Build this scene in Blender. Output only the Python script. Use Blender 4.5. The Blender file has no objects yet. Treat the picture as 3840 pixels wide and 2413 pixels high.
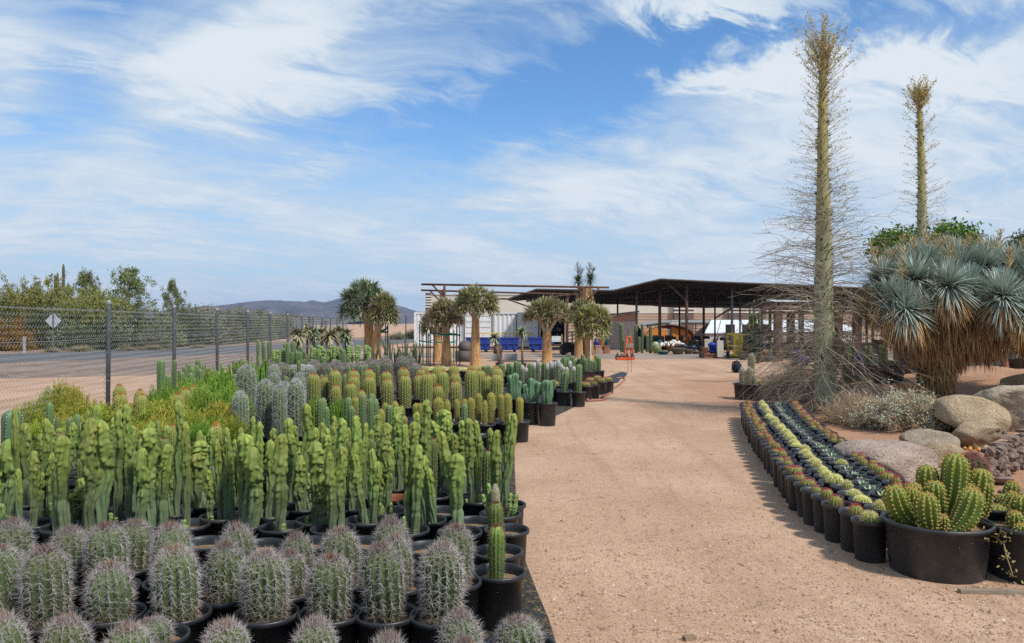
import bpy, bmesh, math, random
import numpy as np
from mathutils import Vector, Matrix, noise as mnoise

sc = bpy.context.scene
COL = sc.collection
PI = math.pi
F, CX, HY, EYE = 2930.0, 1920.0, 1212.0, 1.6      # focal length in photo pixels, principal column, horizon row, eye height

# ------------------------------------------------------------------ camera
cam_d = bpy.data.cameras.new('camera')
cam = bpy.data.objects.new('camera', cam_d)
COL.objects.link(cam)
cam.location = (0, 0, EYE)
cam.rotation_euler = (PI / 2, 0, 0)
cam_d.sensor_width = 36.0
cam_d.lens = 36.0 * F / 3840.0
cam_d.shift_y = (HY - 1206.5) / 3840.0
cam_d.clip_start = 0.05
cam_d.clip_end = 20000
sc.camera = cam

# ------------------------------------------------------------------ light
SUN_EL, SUN_AZ = 52.0, 131.0          # azimuth clockwise from +Y (the view direction): from behind the camera, well to the right
sun_dir = Vector((math.sin(math.radians(SUN_AZ)) * math.cos(math.radians(SUN_EL)),
                  math.cos(math.radians(SUN_AZ)) * math.cos(math.radians(SUN_EL)),
                  math.sin(math.radians(SUN_EL))))
sun_d = bpy.data.lights.new('sun', 'SUN')
sun_d.energy = 3.6
sun_d.angle = math.radians(5.0)
sun_d.color = (1.0, 0.94, 0.86)
sun = bpy.data.objects.new('sun', sun_d)
COL.objects.link(sun)
sun.rotation_euler = sun_dir.to_track_quat('Z', 'Y').to_euler()

sc.view_settings.view_transform = 'Standard'
sc.view_settings.look = 'None'
sc.view_settings.exposure = 0.27
sc.view_settings.gamma = 1.0
sc.view_settings.use_curve_mapping = False
sc.render.engine = 'CYCLES'
sc.cycles.use_denoising = False
sc.cycles.max_bounces = 6
sc.cycles.diffuse_bounces = 3
sc.cycles.glossy_bounces = 2
sc.cycles.transmission_bounces = 4
sc.cycles.transparent_max_bounces = 6
sc.cycles.volume_bounces = 0
sc.cycles.sample_clamp_indirect = 1.5
sc.cycles.sample_clamp_direct = 8.0
sc.cycles.blur_glossy = 1.0

# ------------------------------------------------------------------ sky
world = bpy.data.worlds.new('World')
sc.world = world
world.use_nodes = True
wt = world.node_tree
for n in list(wt.nodes):
    wt.nodes.remove(n)

class NG:
    """small wrapper for writing node maths"""
    def __init__(s, nt): s.nt = nt
    def n(s, t, **kw):
        nd = s.nt.nodes.new(t)
        for k, v in kw.items(): setattr(nd, k, v)
        return nd
    def link(s, a, b): s.nt.links.new(a, b)
    def put(s, sock, v):
        if isinstance(v, bpy.types.NodeSocket): s.link(v, sock)
        else: sock.default_value = v
    def m(s, op, a, b=0.0, c=0.0, clamp=False):
        nd = s.n('ShaderNodeMath', operation=op, use_clamp=clamp)
        s.put(nd.inputs[0], a); s.put(nd.inputs[1], b); s.put(nd.inputs[2], c)
        return nd.outputs[0]
    def add(s, a, b): return s.m('ADD', a, b)
    def sub(s, a, b): return s.m('SUBTRACT', a, b)
    def mul(s, a, b): return s.m('MULTIPLY', a, b)
    def comb(s, x, y, z):
        nd = s.n('ShaderNodeCombineXYZ')
        for i, v in enumerate((x, y, z)): s.put(nd.inputs[i], v)
        return nd.outputs[0]
    def noise(s, vec, scale, detail=6, rough=0.55, dist=0.0):
        nd = s.n('ShaderNodeTexNoise')
        s.put(nd.inputs['Vector'], vec)
        nd.inputs['Scale'].default_value = scale
        nd.inputs['Detail'].default_value = detail
        nd.inputs['Roughness'].default_value = rough
        nd.inputs['Distortion'].default_value = dist
        return nd.outputs['Fac']
    def smooth(s, v, a, b, lo=0.0, hi=1.0):
        nd = s.n('ShaderNodeMapRange', interpolation_type='SMOOTHSTEP')
        s.put(nd.inputs[0], v)
        for i, q in enumerate((a, b, lo, hi)): nd.inputs[i + 1].default_value = q
        return nd.outputs[0]
    def mixc(s, f, a, b, bt='MIX'):
        nd = s.n('ShaderNodeMix', data_type='RGBA', blend_type=bt)
        s.put(nd.inputs[0], f)
        for i, v in ((6, a), (7, b)):
            if isinstance(v, bpy.types.NodeSocket): s.link(v, nd.inputs[i])
            else: nd.inputs[i].default_value = tuple(v) + ((1.0,) if len(v) == 3 else ())
        return nd.outputs[2]
    def ramp(s, f, stops):
        nd = s.n('ShaderNodeValToRGB')
        els = nd.color_ramp.elements
        while len(els) < len(stops): els.new(0.5)
        for e, (p, c) in zip(els, stops):
            e.position = p; e.color = tuple(c) + (1.0,)
        s.put(nd.inputs[0], f)
        return nd.outputs[0]

g = NG(wt)
sky = g.n('ShaderNodeTexSky', sky_type='NISHITA', sun_disc=False)
sky.sun_elevation = math.radians(SUN_EL)
sky.sun_rotation = math.radians(SUN_AZ)
sky.altitude = 700
sky.air_density = 1.0
sky.dust_density = 0.6
sky.ozone_density = 1.8
tc = g.n('ShaderNodeTexCoord')
sep = g.n('ShaderNodeSeparateXYZ')
g.link(tc.outputs['Generated'], sep.inputs[0])
dx, dy, dz = sep.outputs
zc = g.m('MAXIMUM', dz, 0.0)
den = g.add(zc, 0.16)
pu, pv = g.m('DIVIDE', dx, den), g.m('DIVIDE', dy, den)        # point on a cloud layer overhead
# streaks run from the lower left towards the upper right of the layer
ca, sa = math.cos(0.62), math.sin(0.62)
su = g.add(g.mul(pu, ca), g.mul(pv, sa))
sv = g.sub(g.mul(pv, ca), g.mul(pu, sa))
wob = g.noise(g.comb(pu, pv, 0.0), 0.9, 3)
sv2 = g.add(sv, g.mul(wob, 0.9))
streak = g.noise(g.comb(g.mul(su, 0.5), g.mul(sv2, 1.6), 2.0), 1.05, 9, 0.62, 0.35)
puff = g.noise(g.comb(pu, pv, 5.0), 3.1, 9, 0.60, 0.5)
fine = g.noise(g.comb(g.mul(su, 1.0), g.mul(sv2, 2.2), 9.0), 4.2, 8, 0.64, 0.3)
# broad cloud banks and clear lanes of this sky, as directions ahead (x/y, z/y)
yy = g.m('MAXIMUM', dy, 0.05)
A, B = g.m('DIVIDE', dx, yy), g.m('DIVIDE', dz, yy)
jit = g.mul(g.sub(puff, 0.5), 0.20)
jit2 = g.mul(g.sub(fine, 0.5), 0.16)
A2, B2 = g.add(A, jit), g.add(B, jit2)
def blob(cx, cy, rx, ry, rot, amp):
    a0, b0 = (cx - 1204) / 1837.0, (760 - cy) / 1837.0
    rx, ry = rx / 1837.0, ry / 1837.0
    c, s_ = math.cos(rot), math.sin(rot)
    da, db = g.sub(A2, a0), g.sub(B2, b0)
    p = g.m('DIVIDE', g.add(g.mul(da, c), g.mul(db, s_)), rx)
    q = g.m('DIVIDE', g.sub(g.mul(db, c), g.mul(da, s_)), ry)
    e = g.m('POWER', 2.718, g.mul(g.add(g.mul(p, p), g.mul(q, q)), -1.0))
    return g.mul(e, g.mul(g.add(g.mul(puff, 1.5), 0.30), amp) if amp > 0 else amp)
cover = g.add(g.mul(g.sub(streak, 0.5), 1.35), 0.62)
cover = g.add(cover, g.mul(g.sub(fine, 0.5), 0.60))
cover = g.add(cover, g.mul(g.sub(puff, 0.5), 0.75))
for b in [  # centre, radii (pixels of a 2408-wide view), tilt, amount
        (1150, 270, 480, 105, 0.22, -0.74), (1480, 190, 260, 80, 0.30, -0.38), (620, 330, 300, 60, 0.18, -0.22),
        (180, 195, 170, 75, -0.15, -0.42), (1150, 50, 330, 60, 0.1, -0.22), (1850, 75, 420, 38, 0.08, -0.50),
        (2330, 55, 160, 60, 0.35, -0.25), (60, 320, 120, 45, 0.0, -0.30), (230, 40, 120, 40, 0.2, -0.20),
        (560, 130, 230, 85, 0.25, 0.62), (720, 40, 220, 60, 0.2, 0.35), (1680, 15, 260, 40, -0.1, 0.50),
        (1700, 185, 170, 30, 0.05, 0.50), (1990, 165, 250, 62, 0.05, 0.62), (2270, 175, 240, 62, -0.05, 0.50),
        (2100, 330, 420, 100, 0.1, 0.22), (330, 450, 480, 110, 0.2, 0.25), (1500, 420, 420, 60, 0.2, 0.18),
        (30, 150, 110, 110, 0.0, 0.25), (780, 395, 200, 30, 0.2, 0.2)]:
    cover = g.add(cover, blob(*b))
hz = g.smooth(dz, 0.0, 0.26, 0.26, 0.0)
cover = g.add(cover, hz)
dens = g.smooth(cover, 0.06, 0.98, 0.0, 0.97)
cloudc = g.mixc(g.smooth(cover, 0.5, 1.3), (4.9, 6.0, 7.1), (7.0, 7.5, 8.0))
# pale band of thick air near the horizon
skyc = g.mixc(g.smooth(dz, 0.0, 0.30, 0.62, 0.0), g.mixc(1.0, sky.outputs[0], (0.84, 1.22, 1.50), 'MULTIPLY'), (4.2, 5.6, 6.7))
allc = g.mixc(dens, skyc, cloudc)
bg = g.n('ShaderNodeBackground')
g.link(allc, bg.inputs[0])
bg.inputs[1].default_value = 0.095
out = g.n('ShaderNodeOutputWorld')
g.link(bg.outputs[0], out.inputs[0])

# ------------------------------------------------------------------ helpers
def W(px, d): return (px - CX) / F * d              # photo column at a given distance -> x
def Z(py, d): return EYE - (py - HY) / F * d        # photo row at a given distance -> height
def D(py, z=0.0): return F * (EYE - z) / (py - HY)  # photo row of a point of known height -> distance

class MB:
    """collects geometry of ONE object: numpy vertices, triangles and quads, and a value h per vertex"""
    def __init__(s): s.v, s.t, s.q, s.h, s.n = [], [], [], [], 0
    def add(s, v, t=None, q=None, h=None):
        v = np.asarray(v, float).reshape(-1, 3)
        if t is not None and len(t): s.t.append(np.asarray(t, np.int64).reshape(-1, 3) + s.n)
        if q is not None and len(q): s.q.append(np.asarray(q, np.int64).reshape(-1, 4) + s.n)
        s.v.append(v)
        s.h.append(np.zeros(len(v)) if h is None else np.broadcast_to(np.asarray(h, float), (len(v),)))
        s.n += len(v)
        return s
    def box(s, cx, cy, cz, sx, sy, sz, rz=0.0, rx=0.0, ry=0.0):
        v = np.array([(a, b, c) for c in (-.5, .5) for b in (-.5, .5) for a in (-.5, .5)]) * (sx, sy, sz)
        if rz or rx or ry:
            m = np.array(Matrix.Rotation(rz, 3, 'Z') @ Matrix.Rotation(ry, 3, 'Y') @ Matrix.Rotation(rx, 3, 'X'))
            v = v @ m.T
        return s.add(v + (cx, cy, cz), q=[(0, 2, 3, 1), (4, 5, 7, 6), (0, 1, 5, 4), (2, 6, 7, 3), (0, 4, 6, 2), (1, 3, 7, 5)])
    def bar(s, a, b, r, n=6, r2=None, cap=True):
        return s.tube([a, b], [r, r if r2 is None else r2], n, cap)
    def tube(s, pts, rad, n=6, cap=True, h=None):
        pts = np.asarray(pts, float); k = len(pts)
        rad = np.broadcast_to(np.asarray(rad, float), (k,))
        t = np.gradient(pts, axis=0); t /= np.linalg.norm(t, axis=1)[:, None] + 1e-9
        ref = np.array((0, 0, 1.0)) if abs(t[:, 2]).mean() < 0.8 else np.array((1.0, 0, 0))
        u = np.cross(t, ref); u /= np.linalg.norm(u, axis=1)[:, None] + 1e-9
        w = np.cross(t, u)
        an = np.arange(n) * 2 * PI / n
        v = pts[:, None, :] + rad[:, None, None] * (np.cos(an)[None, :, None] * u[:, None, :] + np.sin(an)[None, :, None] * w[:, None, :])
        i = np.arange(k - 1)[:, None] * n; j = np.arange(n)[None, :]; j2 = (j + 1) % n
        q = np.stack([i + j, i + n + j, i + n + j2, i + j2], -1).reshape(-1, 4)
        hh = None if h is None else np.repeat(np.asarray(h, float), n)
        vv = v.reshape(-1, 3); tt = []
        if cap:
            vv = np.vstack([vv, pts[0], pts[-1]])
            c0, c1 = n * k, n * k + 1
            tt = [(c0, (a + 1) % n, a) for a in range(n)] + [(c1, (k - 1) * n + a, (k - 1) * n + (a + 1) % n) for a in range(n)]
            tt = [(x, z, y) for x, y, z in tt]
            if hh is not None: hh = np.append(hh, [hh[0], hh[-1]])
        return s.add(vv, t=tt, q=q, h=hh)
    def lathe(s, prof, n=24, cx=0, cy=0, cz=0, wob=0.0, seed=0):
        prof = np.asarray(prof, float); k = len(prof)
        an = np.arange(n) * 2 * PI / n
        rr = np.ones(n)
        if wob: rr = 1 + wob * np.sin(2 * an + seed) + wob * .6 * np.sin(3 * an + seed * 2.1)
        v = np.stack([prof[:, 0, None] * np.cos(an) * rr + cx, prof[:, 0, None] * np.sin(an) * rr + cy, np.broadcast_to(prof[:, 1, None], (k, n)) + cz], -1).reshape(-1, 3)
        i = np.arange(k - 1)[:, None] * n; j = np.arange(n)[None, :]; j2 = (j + 1) % n
        q = np.stack([i + j, i + j2, i + n + j2, i + n + j], -1).reshape(-1, 4)
        return s.add(v, q=q)
    def mesh(s, name, mat=None, smooth=False):
        me = bpy.data.meshes.new(name)
        v = np.vstack(s.v)
        t = np.vstack(s.t) if s.t else np.zeros((0, 3), np.int64)
        q = np.vstack(s.q) if s.q else np.zeros((0, 4), np.int64)
        me.vertices.add(len(v)); me.vertices.foreach_set('co', v.ravel())
        me.loops.add(t.size + q.size)
        me.loops.foreach_set('vertex_index', np.concatenate([t.ravel(), q.ravel()]).astype(np.int32))
        me.polygons.add(len(t) + len(q))
        st = np.concatenate([np.arange(len(t)) * 3, t.size + np.arange(len(q)) * 4]).astype(np.int32)
        me.polygons.foreach_set('loop_start', st)
        me.polygons.foreach_set('loop_total', np.concatenate([np.full(len(t), 3), np.full(len(q), 4)]).astype(np.int32))
        me.polygons.foreach_set('use_smooth', np.full(len(t) + len(q), smooth))
        at = me.attributes.new('h', 'FLOAT', 'POINT')
        at.data.foreach_set('value', np.concatenate(s.h).astype(np.float32))
        me.update(calc_edges=True)
        me.validate()
        if mat: me.materials.append(mat)
        return me

def tubes(paths, rad, n=3, h=None, up=None):
    """many thin open tubes at once: paths (m,k,3), rad (k,) or (m,k)"""
    paths = np.asarray(paths, float); m, k, _ = paths.shape
    rad = np.broadcast_to(np.asarray(rad, float), (m, k))
    t = np.gradient(paths, axis=1); t /= np.linalg.norm(t, axis=2)[..., None] + 1e-9
    ref = np.where(np.abs(t[:, :1, 2:3]) < 0.8, np.array((0, 0, 1.0)), np.array((1.0, 0, 0)))
    if up is not None: ref = np.array(up, float)
    u = np.cross(t, np.broadcast_to(ref, t.shape)); u /= np.linalg.norm(u, axis=2)[..., None] + 1e-9
    w = np.cross(t, u)
    an = np.arange(n) * 2 * PI / n
    v = paths[:, :, None, :] + rad[:, :, None, None] * (np.cos(an)[:, None] * u[:, :, None, :] + np.sin(an)[:, None] * w[:, :, None, :])
    base = (np.arange(m) * k * n)[:, None, None]
    i = (np.arange(k - 1) * n)[None, :, None]; j = np.arange(n)[None, None, :]; j2 = (j + 1) % n
    q = np.stack([base + i + j, base + i + n + j, base + i + n + j2, base + i + j2], -1).reshape(-1, 4)
    hh = None if h is None else np.repeat(np.broadcast_to(np.asarray(h, float), (m, k)).ravel(), n)
    return v.reshape(-1, 3), q, hh

def unit(a):
    a = np.asarray(a, float)
    return a / (np.linalg.norm(a, axis=-1, keepdims=True) + 1e-9)

def spines(P, N, k, L, thick, spread, rng, bend=0.0, hval=None, down=0.0):
    """k thorns at every areole P: thin three-sided cones"""
    m = len(P)
    P2 = np.repeat(P, k, 0); N2 = np.repeat(N, k, 0)
    r = unit(rng.normal(size=(m * k, 3)))
    d = N2 * (1 - spread * .55) + r * spread * 1.15; d[:, 2] -= down
    d = unit(d)
    flip = (d * N2).sum(1) < 0.05
    d[flip] = unit(d[flip] + N2[flip] * 0.9)
    ln = L * rng.uniform(0.55, 1.15, (m * k, 1))
    ref = np.where(np.abs(d[:, 2:3]) < 0.8, np.array((0, 0, 1.0)), np.array((1.0, 0, 0)))
    u = unit(np.cross(d, ref)); w = np.cross(d, u)
    th = thick
    vs = np.stack([P2 + u * th, P2 - u * th * .5 + w * th * .87, P2 - u * th * .5 - w * th * .87, P2 + d * ln], 1).reshape(-1, 3)
    b = (np.arange(m * k) * 4)[:, None]
    t = np.concatenate([b + np.array([(0, 1, 3)]), b + np.array([(1, 2, 3)]), b + np.array([(2, 0, 3)])], 0)
    h = None if hval is None else np.repeat(np.repeat(hval, k), 4)
    return vs, t, h

def leaf_cards(P, size, rng, up=0.0, aspect=0.5, nrm=None, hval=None):
    """one small folded leaf (two triangles) at every point"""
    m = len(P)
    a = rng.normal(size=(m, 3)); a[:, 2] += up
    a = unit(a)
    b = unit(np.cross(a, rng.normal(size=(m, 3))))
    s_ = np.asarray(size) * rng.uniform(0.6, 1.3, (m, 1))
    c = np.cross(a, b)
    v = np.stack([P, P + a * s_ * .5 + b * s_ * aspect * .5 + c * s_ * .08, P + a * s_, P + a * s_ * .5 - b * s_ * aspect * .5 + c * s_ * .08], 1).reshape(-1, 3)
    i = (np.arange(m) * 4)[:, None]
    t = np.concatenate([i + np.array([(0, 1, 2)]), i + np.array([(0, 2, 3)])], 0)
    h = None if hval is None else np.repeat(hval, 4)
    return v, t, h

def blades(P, dirs, L, width, droop, rng, k=4, hval=None, fold=0.25, curl=None):
    """strap leaves: from every P in direction dirs, bending down by droop; k segments, V fold is left to the normal"""
    m = len(P)
    L = np.broadcast_to(np.asarray(L, float), (m,))[:, None]
    droop = np.broadcast_to(np.asarray(droop, float), (m,))[:, None]
    side = unit(np.cross(dirs, np.array((0, 0, 1.0)) + rng.normal(size=(m, 3)) * .12))
    rows = []
    for i in range(k + 1):
        s_ = i / k
        p = P + dirs * L * s_ + np.array((0, 0, -1.0)) * droop * L * s_ * s_
        if curl is not None: p = p + curl * L * s_ * s_
        wd = width * (0.75 + 0.5 * s_ - 1.2 * s_ ** 2.2) if i < k else 0.0
        rows += [p - side * wd * .5, p + side * wd * .5] if i < k else [p]
    nv = 2 * k + 1
    v = np.stack(rows, 1).reshape(-1, 3)
    b = (np.arange(m) * nv)[:, None]
    q = np.concatenate([b + np.array([(2 * i, 2 * i + 1, 2 * i + 3, 2 * i + 2)]) for i in range(k - 1)], 0)
    t = b + np.array([(2 * k - 2, 2 * k - 1, 2 * k)])
    h = None if hval is None else np.repeat(hval, nv)
    return v, t, q, h

# objects
def obj(name, me, parent=None, loc=(0, 0, 0), rot=(0, 0, 0), scale=(1, 1, 1), stuff=False):
    o = bpy.data.objects.new(name, me)
    COL.objects.link(o)
    o.location = loc; o.rotation_euler = rot; o.scale = scale
    if parent is not None: o.parent = parent
    if stuff: o['kind'] = 'stuff'
    return o
def tag(o, label, cat, group=None):
    o['label'] = label; o['category'] = cat
    if group: o['group'] = group
    return o
def thing(name, label, cat, loc=(0, 0, 0), rotz=0.0, group=None):
    o = bpy.data.objects.new(name, None)
    o.empty_display_size = 0.1
    COL.objects.link(o)
    o.location = loc; o.rotation_euler = (0, 0, rotz)
    return tag(o, label, cat, group)
def struct(name, me):
    o = obj(name, me); o['kind'] = 'structure'; return o
def stuff(name, me, loc=(0, 0, 0)):
    o = obj(name, me, loc=loc); o['kind'] = 'stuff'; return o

ONES = 'zeroth first second third fourth fifth sixth seventh eighth ninth tenth eleventh twelfth thirteenth fourteenth fifteenth sixteenth seventeenth eighteenth nineteenth'.split()
TENS = {2: 'twent', 3: 'thirt', 4: 'fort', 5: 'fift', 6: 'sixt', 7: 'sevent', 8: 'eight', 9: 'ninet'}
def nth(n):
    if n < 20: return ONES[n]
    t, u = divmod(n, 10)
    return TENS[t] + ('ieth' if u == 0 else 'y-' + ONES[u])

# materials
def new_mat(name):
    m = bpy.data.materials.new(name); m.use_nodes = True
    nt = m.node_tree
    b = nt.nodes['Principled BSDF']
    return m, NG(nt), b
def mat(name, c1, c2=None, scale=6.0, rough=0.65, bump=0.0, bscale=None, spec=0.3, rnd=0.0, metal=0.0, detail=5, coord='Object', stretch=(1, 1, 1), c3=None, s3=40.0):
    """two (three) colours mixed by noise, fine relief, small differences from object to object"""
    m, q, b = new_mat(name)
    t = q.n('ShaderNodeTexCoord')
    mp = q.n('ShaderNodeMapping'); q.link(t.outputs[coord], mp.inputs[0]); mp.inputs['Scale'].default_value = stretch
    vec = mp.outputs[0]
    col = c1
    if c2 is not None:
        col = q.mixc(q.smooth(q.noise(vec, scale, detail), 0.32, 0.68), c1, c2)
    if c3 is not None:
        col = q.mixc(q.smooth(q.noise(vec, s3, 3), 0.52, 0.66), col, c3)
    if rnd:
        oi = q.n('ShaderNodeObjectInfo')
        v = q.m('MULTIPLY_ADD', oi.outputs['Random'], 2 * rnd, 1 - rnd)
        hs = q.n('ShaderNodeHueSaturation')
        q.put(hs.inputs['Value'], v)
        q.put(hs.inputs['Hue'], q.m('MULTIPLY_ADD', oi.outputs['Random'], 0.10 * rnd, 0.5 - 0.05 * rnd))
        if isinstance(col, bpy.types.NodeSocket): q.link(col, hs.inputs['Color'])
        else: hs.inputs['Color'].default_value = tuple(col) + (1,)
        col = hs.outputs[0]
    if isinstance(col, bpy.types.NodeSocket): q.link(col, b.inputs['Base Color'])
    else: b.inputs['Base Color'].default_value = tuple(col) + (1,)
    b.inputs['Roughness'].default_value = rough
    b.inputs['Specular IOR Level'].default_value = spec
    b.inputs['Metallic'].default_value = metal
    if bump:
        bp = q.n('ShaderNodeBump'); bp.inputs['Strength'].default_value = bump; bp.inputs['Distance'].default_value = 0.02
        q.link(q.noise(vec, bscale or scale * 4, 6, 0.6), bp.inputs['Height'])
        q.link(bp.outputs[0], b.inputs['Normal'])
    return m
def mat_h(name, stops, rough=0.55, spec=0.3, rnd=0.12, nz=0.12, nscale=14.0, bump=0.15, bscale=60.0, blot=None):
    """colour follows the mesh value h (age of the growth, tip colour), broken by noise"""
    m, q, b = new_mat(name)
    at = q.n('ShaderNodeAttribute', attribute_name='h')
    t = q.n('ShaderNodeTexCoord')
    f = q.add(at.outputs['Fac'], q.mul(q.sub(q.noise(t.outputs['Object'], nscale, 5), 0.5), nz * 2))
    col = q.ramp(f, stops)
    if blot is not None:
        col = q.mixc(q.smooth(q.noise(t.outputs['Object'], blot[1], 6, 0.7), blot[2], blot[2] + 0.10), col, blot[0])
    if rnd:
        oi = q.n('ShaderNodeObjectInfo')
        hs = q.n('ShaderNodeHueSaturation')
        q.put(hs.inputs['Value'], q.m('MULTIPLY_ADD', oi.outputs['Random'], 2 * rnd, 1 - rnd))
        q.put(hs.inputs['Hue'], q.m('MULTIPLY_ADD', oi.outputs['Random'], 0.16 * rnd, 0.5 - 0.08 * rnd))
        q.link(col, hs.inputs['Color']); col = hs.outputs[0]
    q.link(col, b.inputs['Base Color'])
    b.inputs['Roughness'].default_value = rough
    b.inputs['Specular IOR Level'].default_value = spec
    if bump:
        bp = q.n('ShaderNodeBump'); bp.inputs['Strength'].default_value = bump; bp.inputs['Distance'].default_value = 0.01
        q.link(q.noise(t.outputs['Object'], bscale, 4), bp.inputs['Height'])
        q.link(bp.outputs[0], b.inputs['Normal'])
    return m
# ================================================================== THE SETTING
rs = np.random.default_rng(7)
random.seed(7)

def S(t): t = np.clip(t, 0, 1); return t * t * (3 - 2 * t)
def mound_z(x, y):
    """planted mound to the right of the path"""
    x = np.asarray(x, float); y = np.asarray(y, float)
    z = 0.36 * S((x - 3.9 - 0.10 * (y - 6)) / 2.2) * S((y - 9.0) / 5.0) * (1 - S((y - 19) / 5)) * (1 - S((x - 15) / 8))
    z = z + .20 * S((x - 7.2) / 2.0) * S((y - 10.8) / 4.0) * (1 - S((y - 19) / 5)) * (1 - S((x - 15) / 8))
    return z * (1 + .10 * np.sin(x * 2.1 + y) + .07 * np.sin(y * 3.3 - x * 1.7))
def mz(x, y): return float(mound_z(x, y))

# --- sand: one sheet to the horizon
m_sand, q, b = new_mat('decomposed_granite')
t = q.n('ShaderNodeTexCoord'); P = t.outputs['Object']
big = q.noise(P, 0.55, 5, 0.6); mid = q.noise(P, 3.2, 6, 0.65); grain = q.noise(P, 140.0, 3, 0.75); grit = q.noise(P, 24.0, 5, 0.7)
col = q.mixc(q.smooth(big, 0.3, 0.7), (0.385, 0.244, 0.158), (0.52, 0.345, 0.236))
col = q.mixc(q.mul(q.smooth(mid, 0.45, 0.75), 0.45), col, (0.33, 0.197, 0.125))
vo = q.n('ShaderNodeTexVoronoi'); q.link(P, vo.inputs['Vector']); vo.inputs['Scale'].default_value = 120.0
vsep = q.n('ShaderNodeSeparateColor'); q.link(vo.outputs['Color'], vsep.inputs[0])
col = q.mixc(q.mul(q.smooth(vsep.outputs[0], 0.72, 0.95), 0.55), col, (0.62, 0.46, 0.34))
col = q.mixc(q.mul(q.smooth(vsep.outputs[1], 0.74, 0.95), 0.60), col, (0.20, 0.115, 0.07))
col = q.mixc(q.mul(q.smooth(grit, 0.5, 0.8), 0.5), col, (0.24, 0.145, 0.092))
mt_ = q.n('ShaderNodeMapping'); q.link(P, mt_.inputs[0]); mt_.inputs['Scale'].default_value = (2.4, .16, 1)
track = q.noise(mt_.outputs[0], 1.0, 4, .6, .4)
col = q.mixc(q.mul(q.smooth(track, .50, .66), .38), col, (.29, .175, .11))
col = q.mixc(q.mul(q.smooth(q.noise(P, 1.7, 5, .7), .58, .72), .35), col, (.56, .41, .29))
# trodden darker soil on the mound, greyer sand far out
sp = q.n('ShaderNodeSeparateXYZ'); q.link(P, sp.inputs[0])
redz = q.mul(q.smooth(q.add(sp.outputs[0], q.mul(mid, 1.5)), 4.0, 5.5), q.smooth(sp.outputs[1], 26.0, 18.0))
col = q.mixc(q.mul(redz, 0.6), col, (0.33, 0.165, 0.092))
q.link(col, b.inputs['Base Color']); b.inputs['Roughness'].default_value = 0.92; b.inputs['Specular IOR Level'].default_value = 0.12
bp = q.n('ShaderNodeBump'); bp.inputs['Strength'].default_value = 0.55; bp.inputs['Distance'].default_value = 0.02
hsum = q.add(q.add(q.mul(grain, 0.35), q.mul(grit, 0.5)), q.add(q.mul(mid, 1.1), q.mul(q.noise(P, 9.0, 5, 0.6), 0.8)))
q.link(hsum, bp.inputs['Height']); q.link(bp.outputs[0], b.inputs['Normal'])

def grid_mesh(xs, ys, zf, name, m, smooth=True):
    X, Y = np.meshgrid(xs, ys); Zz = zf(X, Y)
    k, n = X.shape
    i = np.arange(k - 1)[:, None] * n + np.arange(n - 1)[None, :]
    qd = np.stack([i, i + 1, i + n + 1, i + n], -1).reshape(-1, 4)
    mb = MB(); mb.add(np.stack([X, Y, Zz], -1).reshape(-1, 3), q=qd)
    return mb.mesh(name, m, smooth)
gx = np.concatenate([[-7000, -2500, -900, -300, -120, -60, -30, -16, -8, -4, 0, 1.5, 2.6], np.arange(3.0, 16, .22), np.arange(16, 26, 1.0), [30, 45, 80, 160, 400, 1200, 3000, 7000]])
gy = np.concatenate([[-300, -60, -15, 0, 2.0, 4], np.arange(5, 25, .22), [27, 30, 40, 60, 100, 200, 500, 1200, 3000, 7000]])
struct('ground', grid_mesh(gx, gy, mound_z, 'ground', m_sand))

# --- loose gravel on the path and mound
m_peb = mat('gravel_grains', (0.42, 0.28, 0.18), (0.20, 0.12, 0.075), 9.0, 0.9, c3=(0.62, 0.48, 0.36), s3=14.0)
oct_v = np.array([(1, 0, 0), (-1, 0, 0), (0, 1, 0), (0, -1, 0), (0, 0, 1), (0, 0, -1.0)])
oct_t = np.array([(0, 2, 4), (2, 1, 4), (1, 3, 4), (3, 0, 4), (2, 0, 5), (1, 2, 5), (3, 1, 5), (0, 3, 5)])
def pebbles(P, s):
    m = len(P)
    sc3 = s[:, None] * rs.uniform(.6, 1.2, (m, 3)) * (1, 1, .7)
    an = rs.uniform(0, 6.3, m); v = oct_v[None] * sc3[:, None] * rs.uniform(.8, 1.2, (m, 6, 1))
    c, s_ = np.cos(an)[:, None], np.sin(an)[:, None]
    v = np.stack([v[..., 0] * c - v[..., 1] * s_, v[..., 0] * s_ + v[..., 1] * c, v[..., 2]], -1) + P[:, None]
    t = (np.arange(m) * 6)[:, None, None] + oct_t[None]
    return v.reshape(-1, 3), t.reshape(-1, 3)
n = 22000
d = 3.6 + 14 * rs.random(n) ** 1.7
px = rs.uniform(1850, 3840, n); x = W(px, d)
ok = x > 0.05 + 0.02 * d
x, d = x[ok], d[ok]
Pp = np.stack([x, d, mound_z(x, d) + .001], 1)
mb = MB(); v, t = pebbles(Pp, rs.uniform(.0032, .0098, len(Pp)) * (1 + (rs.random(len(Pp)) < .03) * 1.3)); mb.add(v, t)
stuff('gravel', mb.mesh('gravel', m_peb))
# dry bits of stem lying on the path
m_lit = mat('dry_litter', (0.16, 0.10, 0.06), (0.36, 0.26, 0.16), 3.0)
mb = MB()
for i in range(260):
    dd = 3.8 + 20 * random.random() ** 1.6; xx = W(random.uniform(1900, 3700), dd)
    if xx < 0.2: continue
    a = random.uniform(0, 6.3); L = random.uniform(.015, .06); z = mz(xx, dd) + .004
    mb.bar((xx, dd, z), (xx + L * math.cos(a), dd + L * math.sin(a), z + random.uniform(0, .008)), random.uniform(.0012, .003), 3, cap=False)
stuff('dry_litter', mb.mesh('dry_litter', m_lit))

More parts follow.
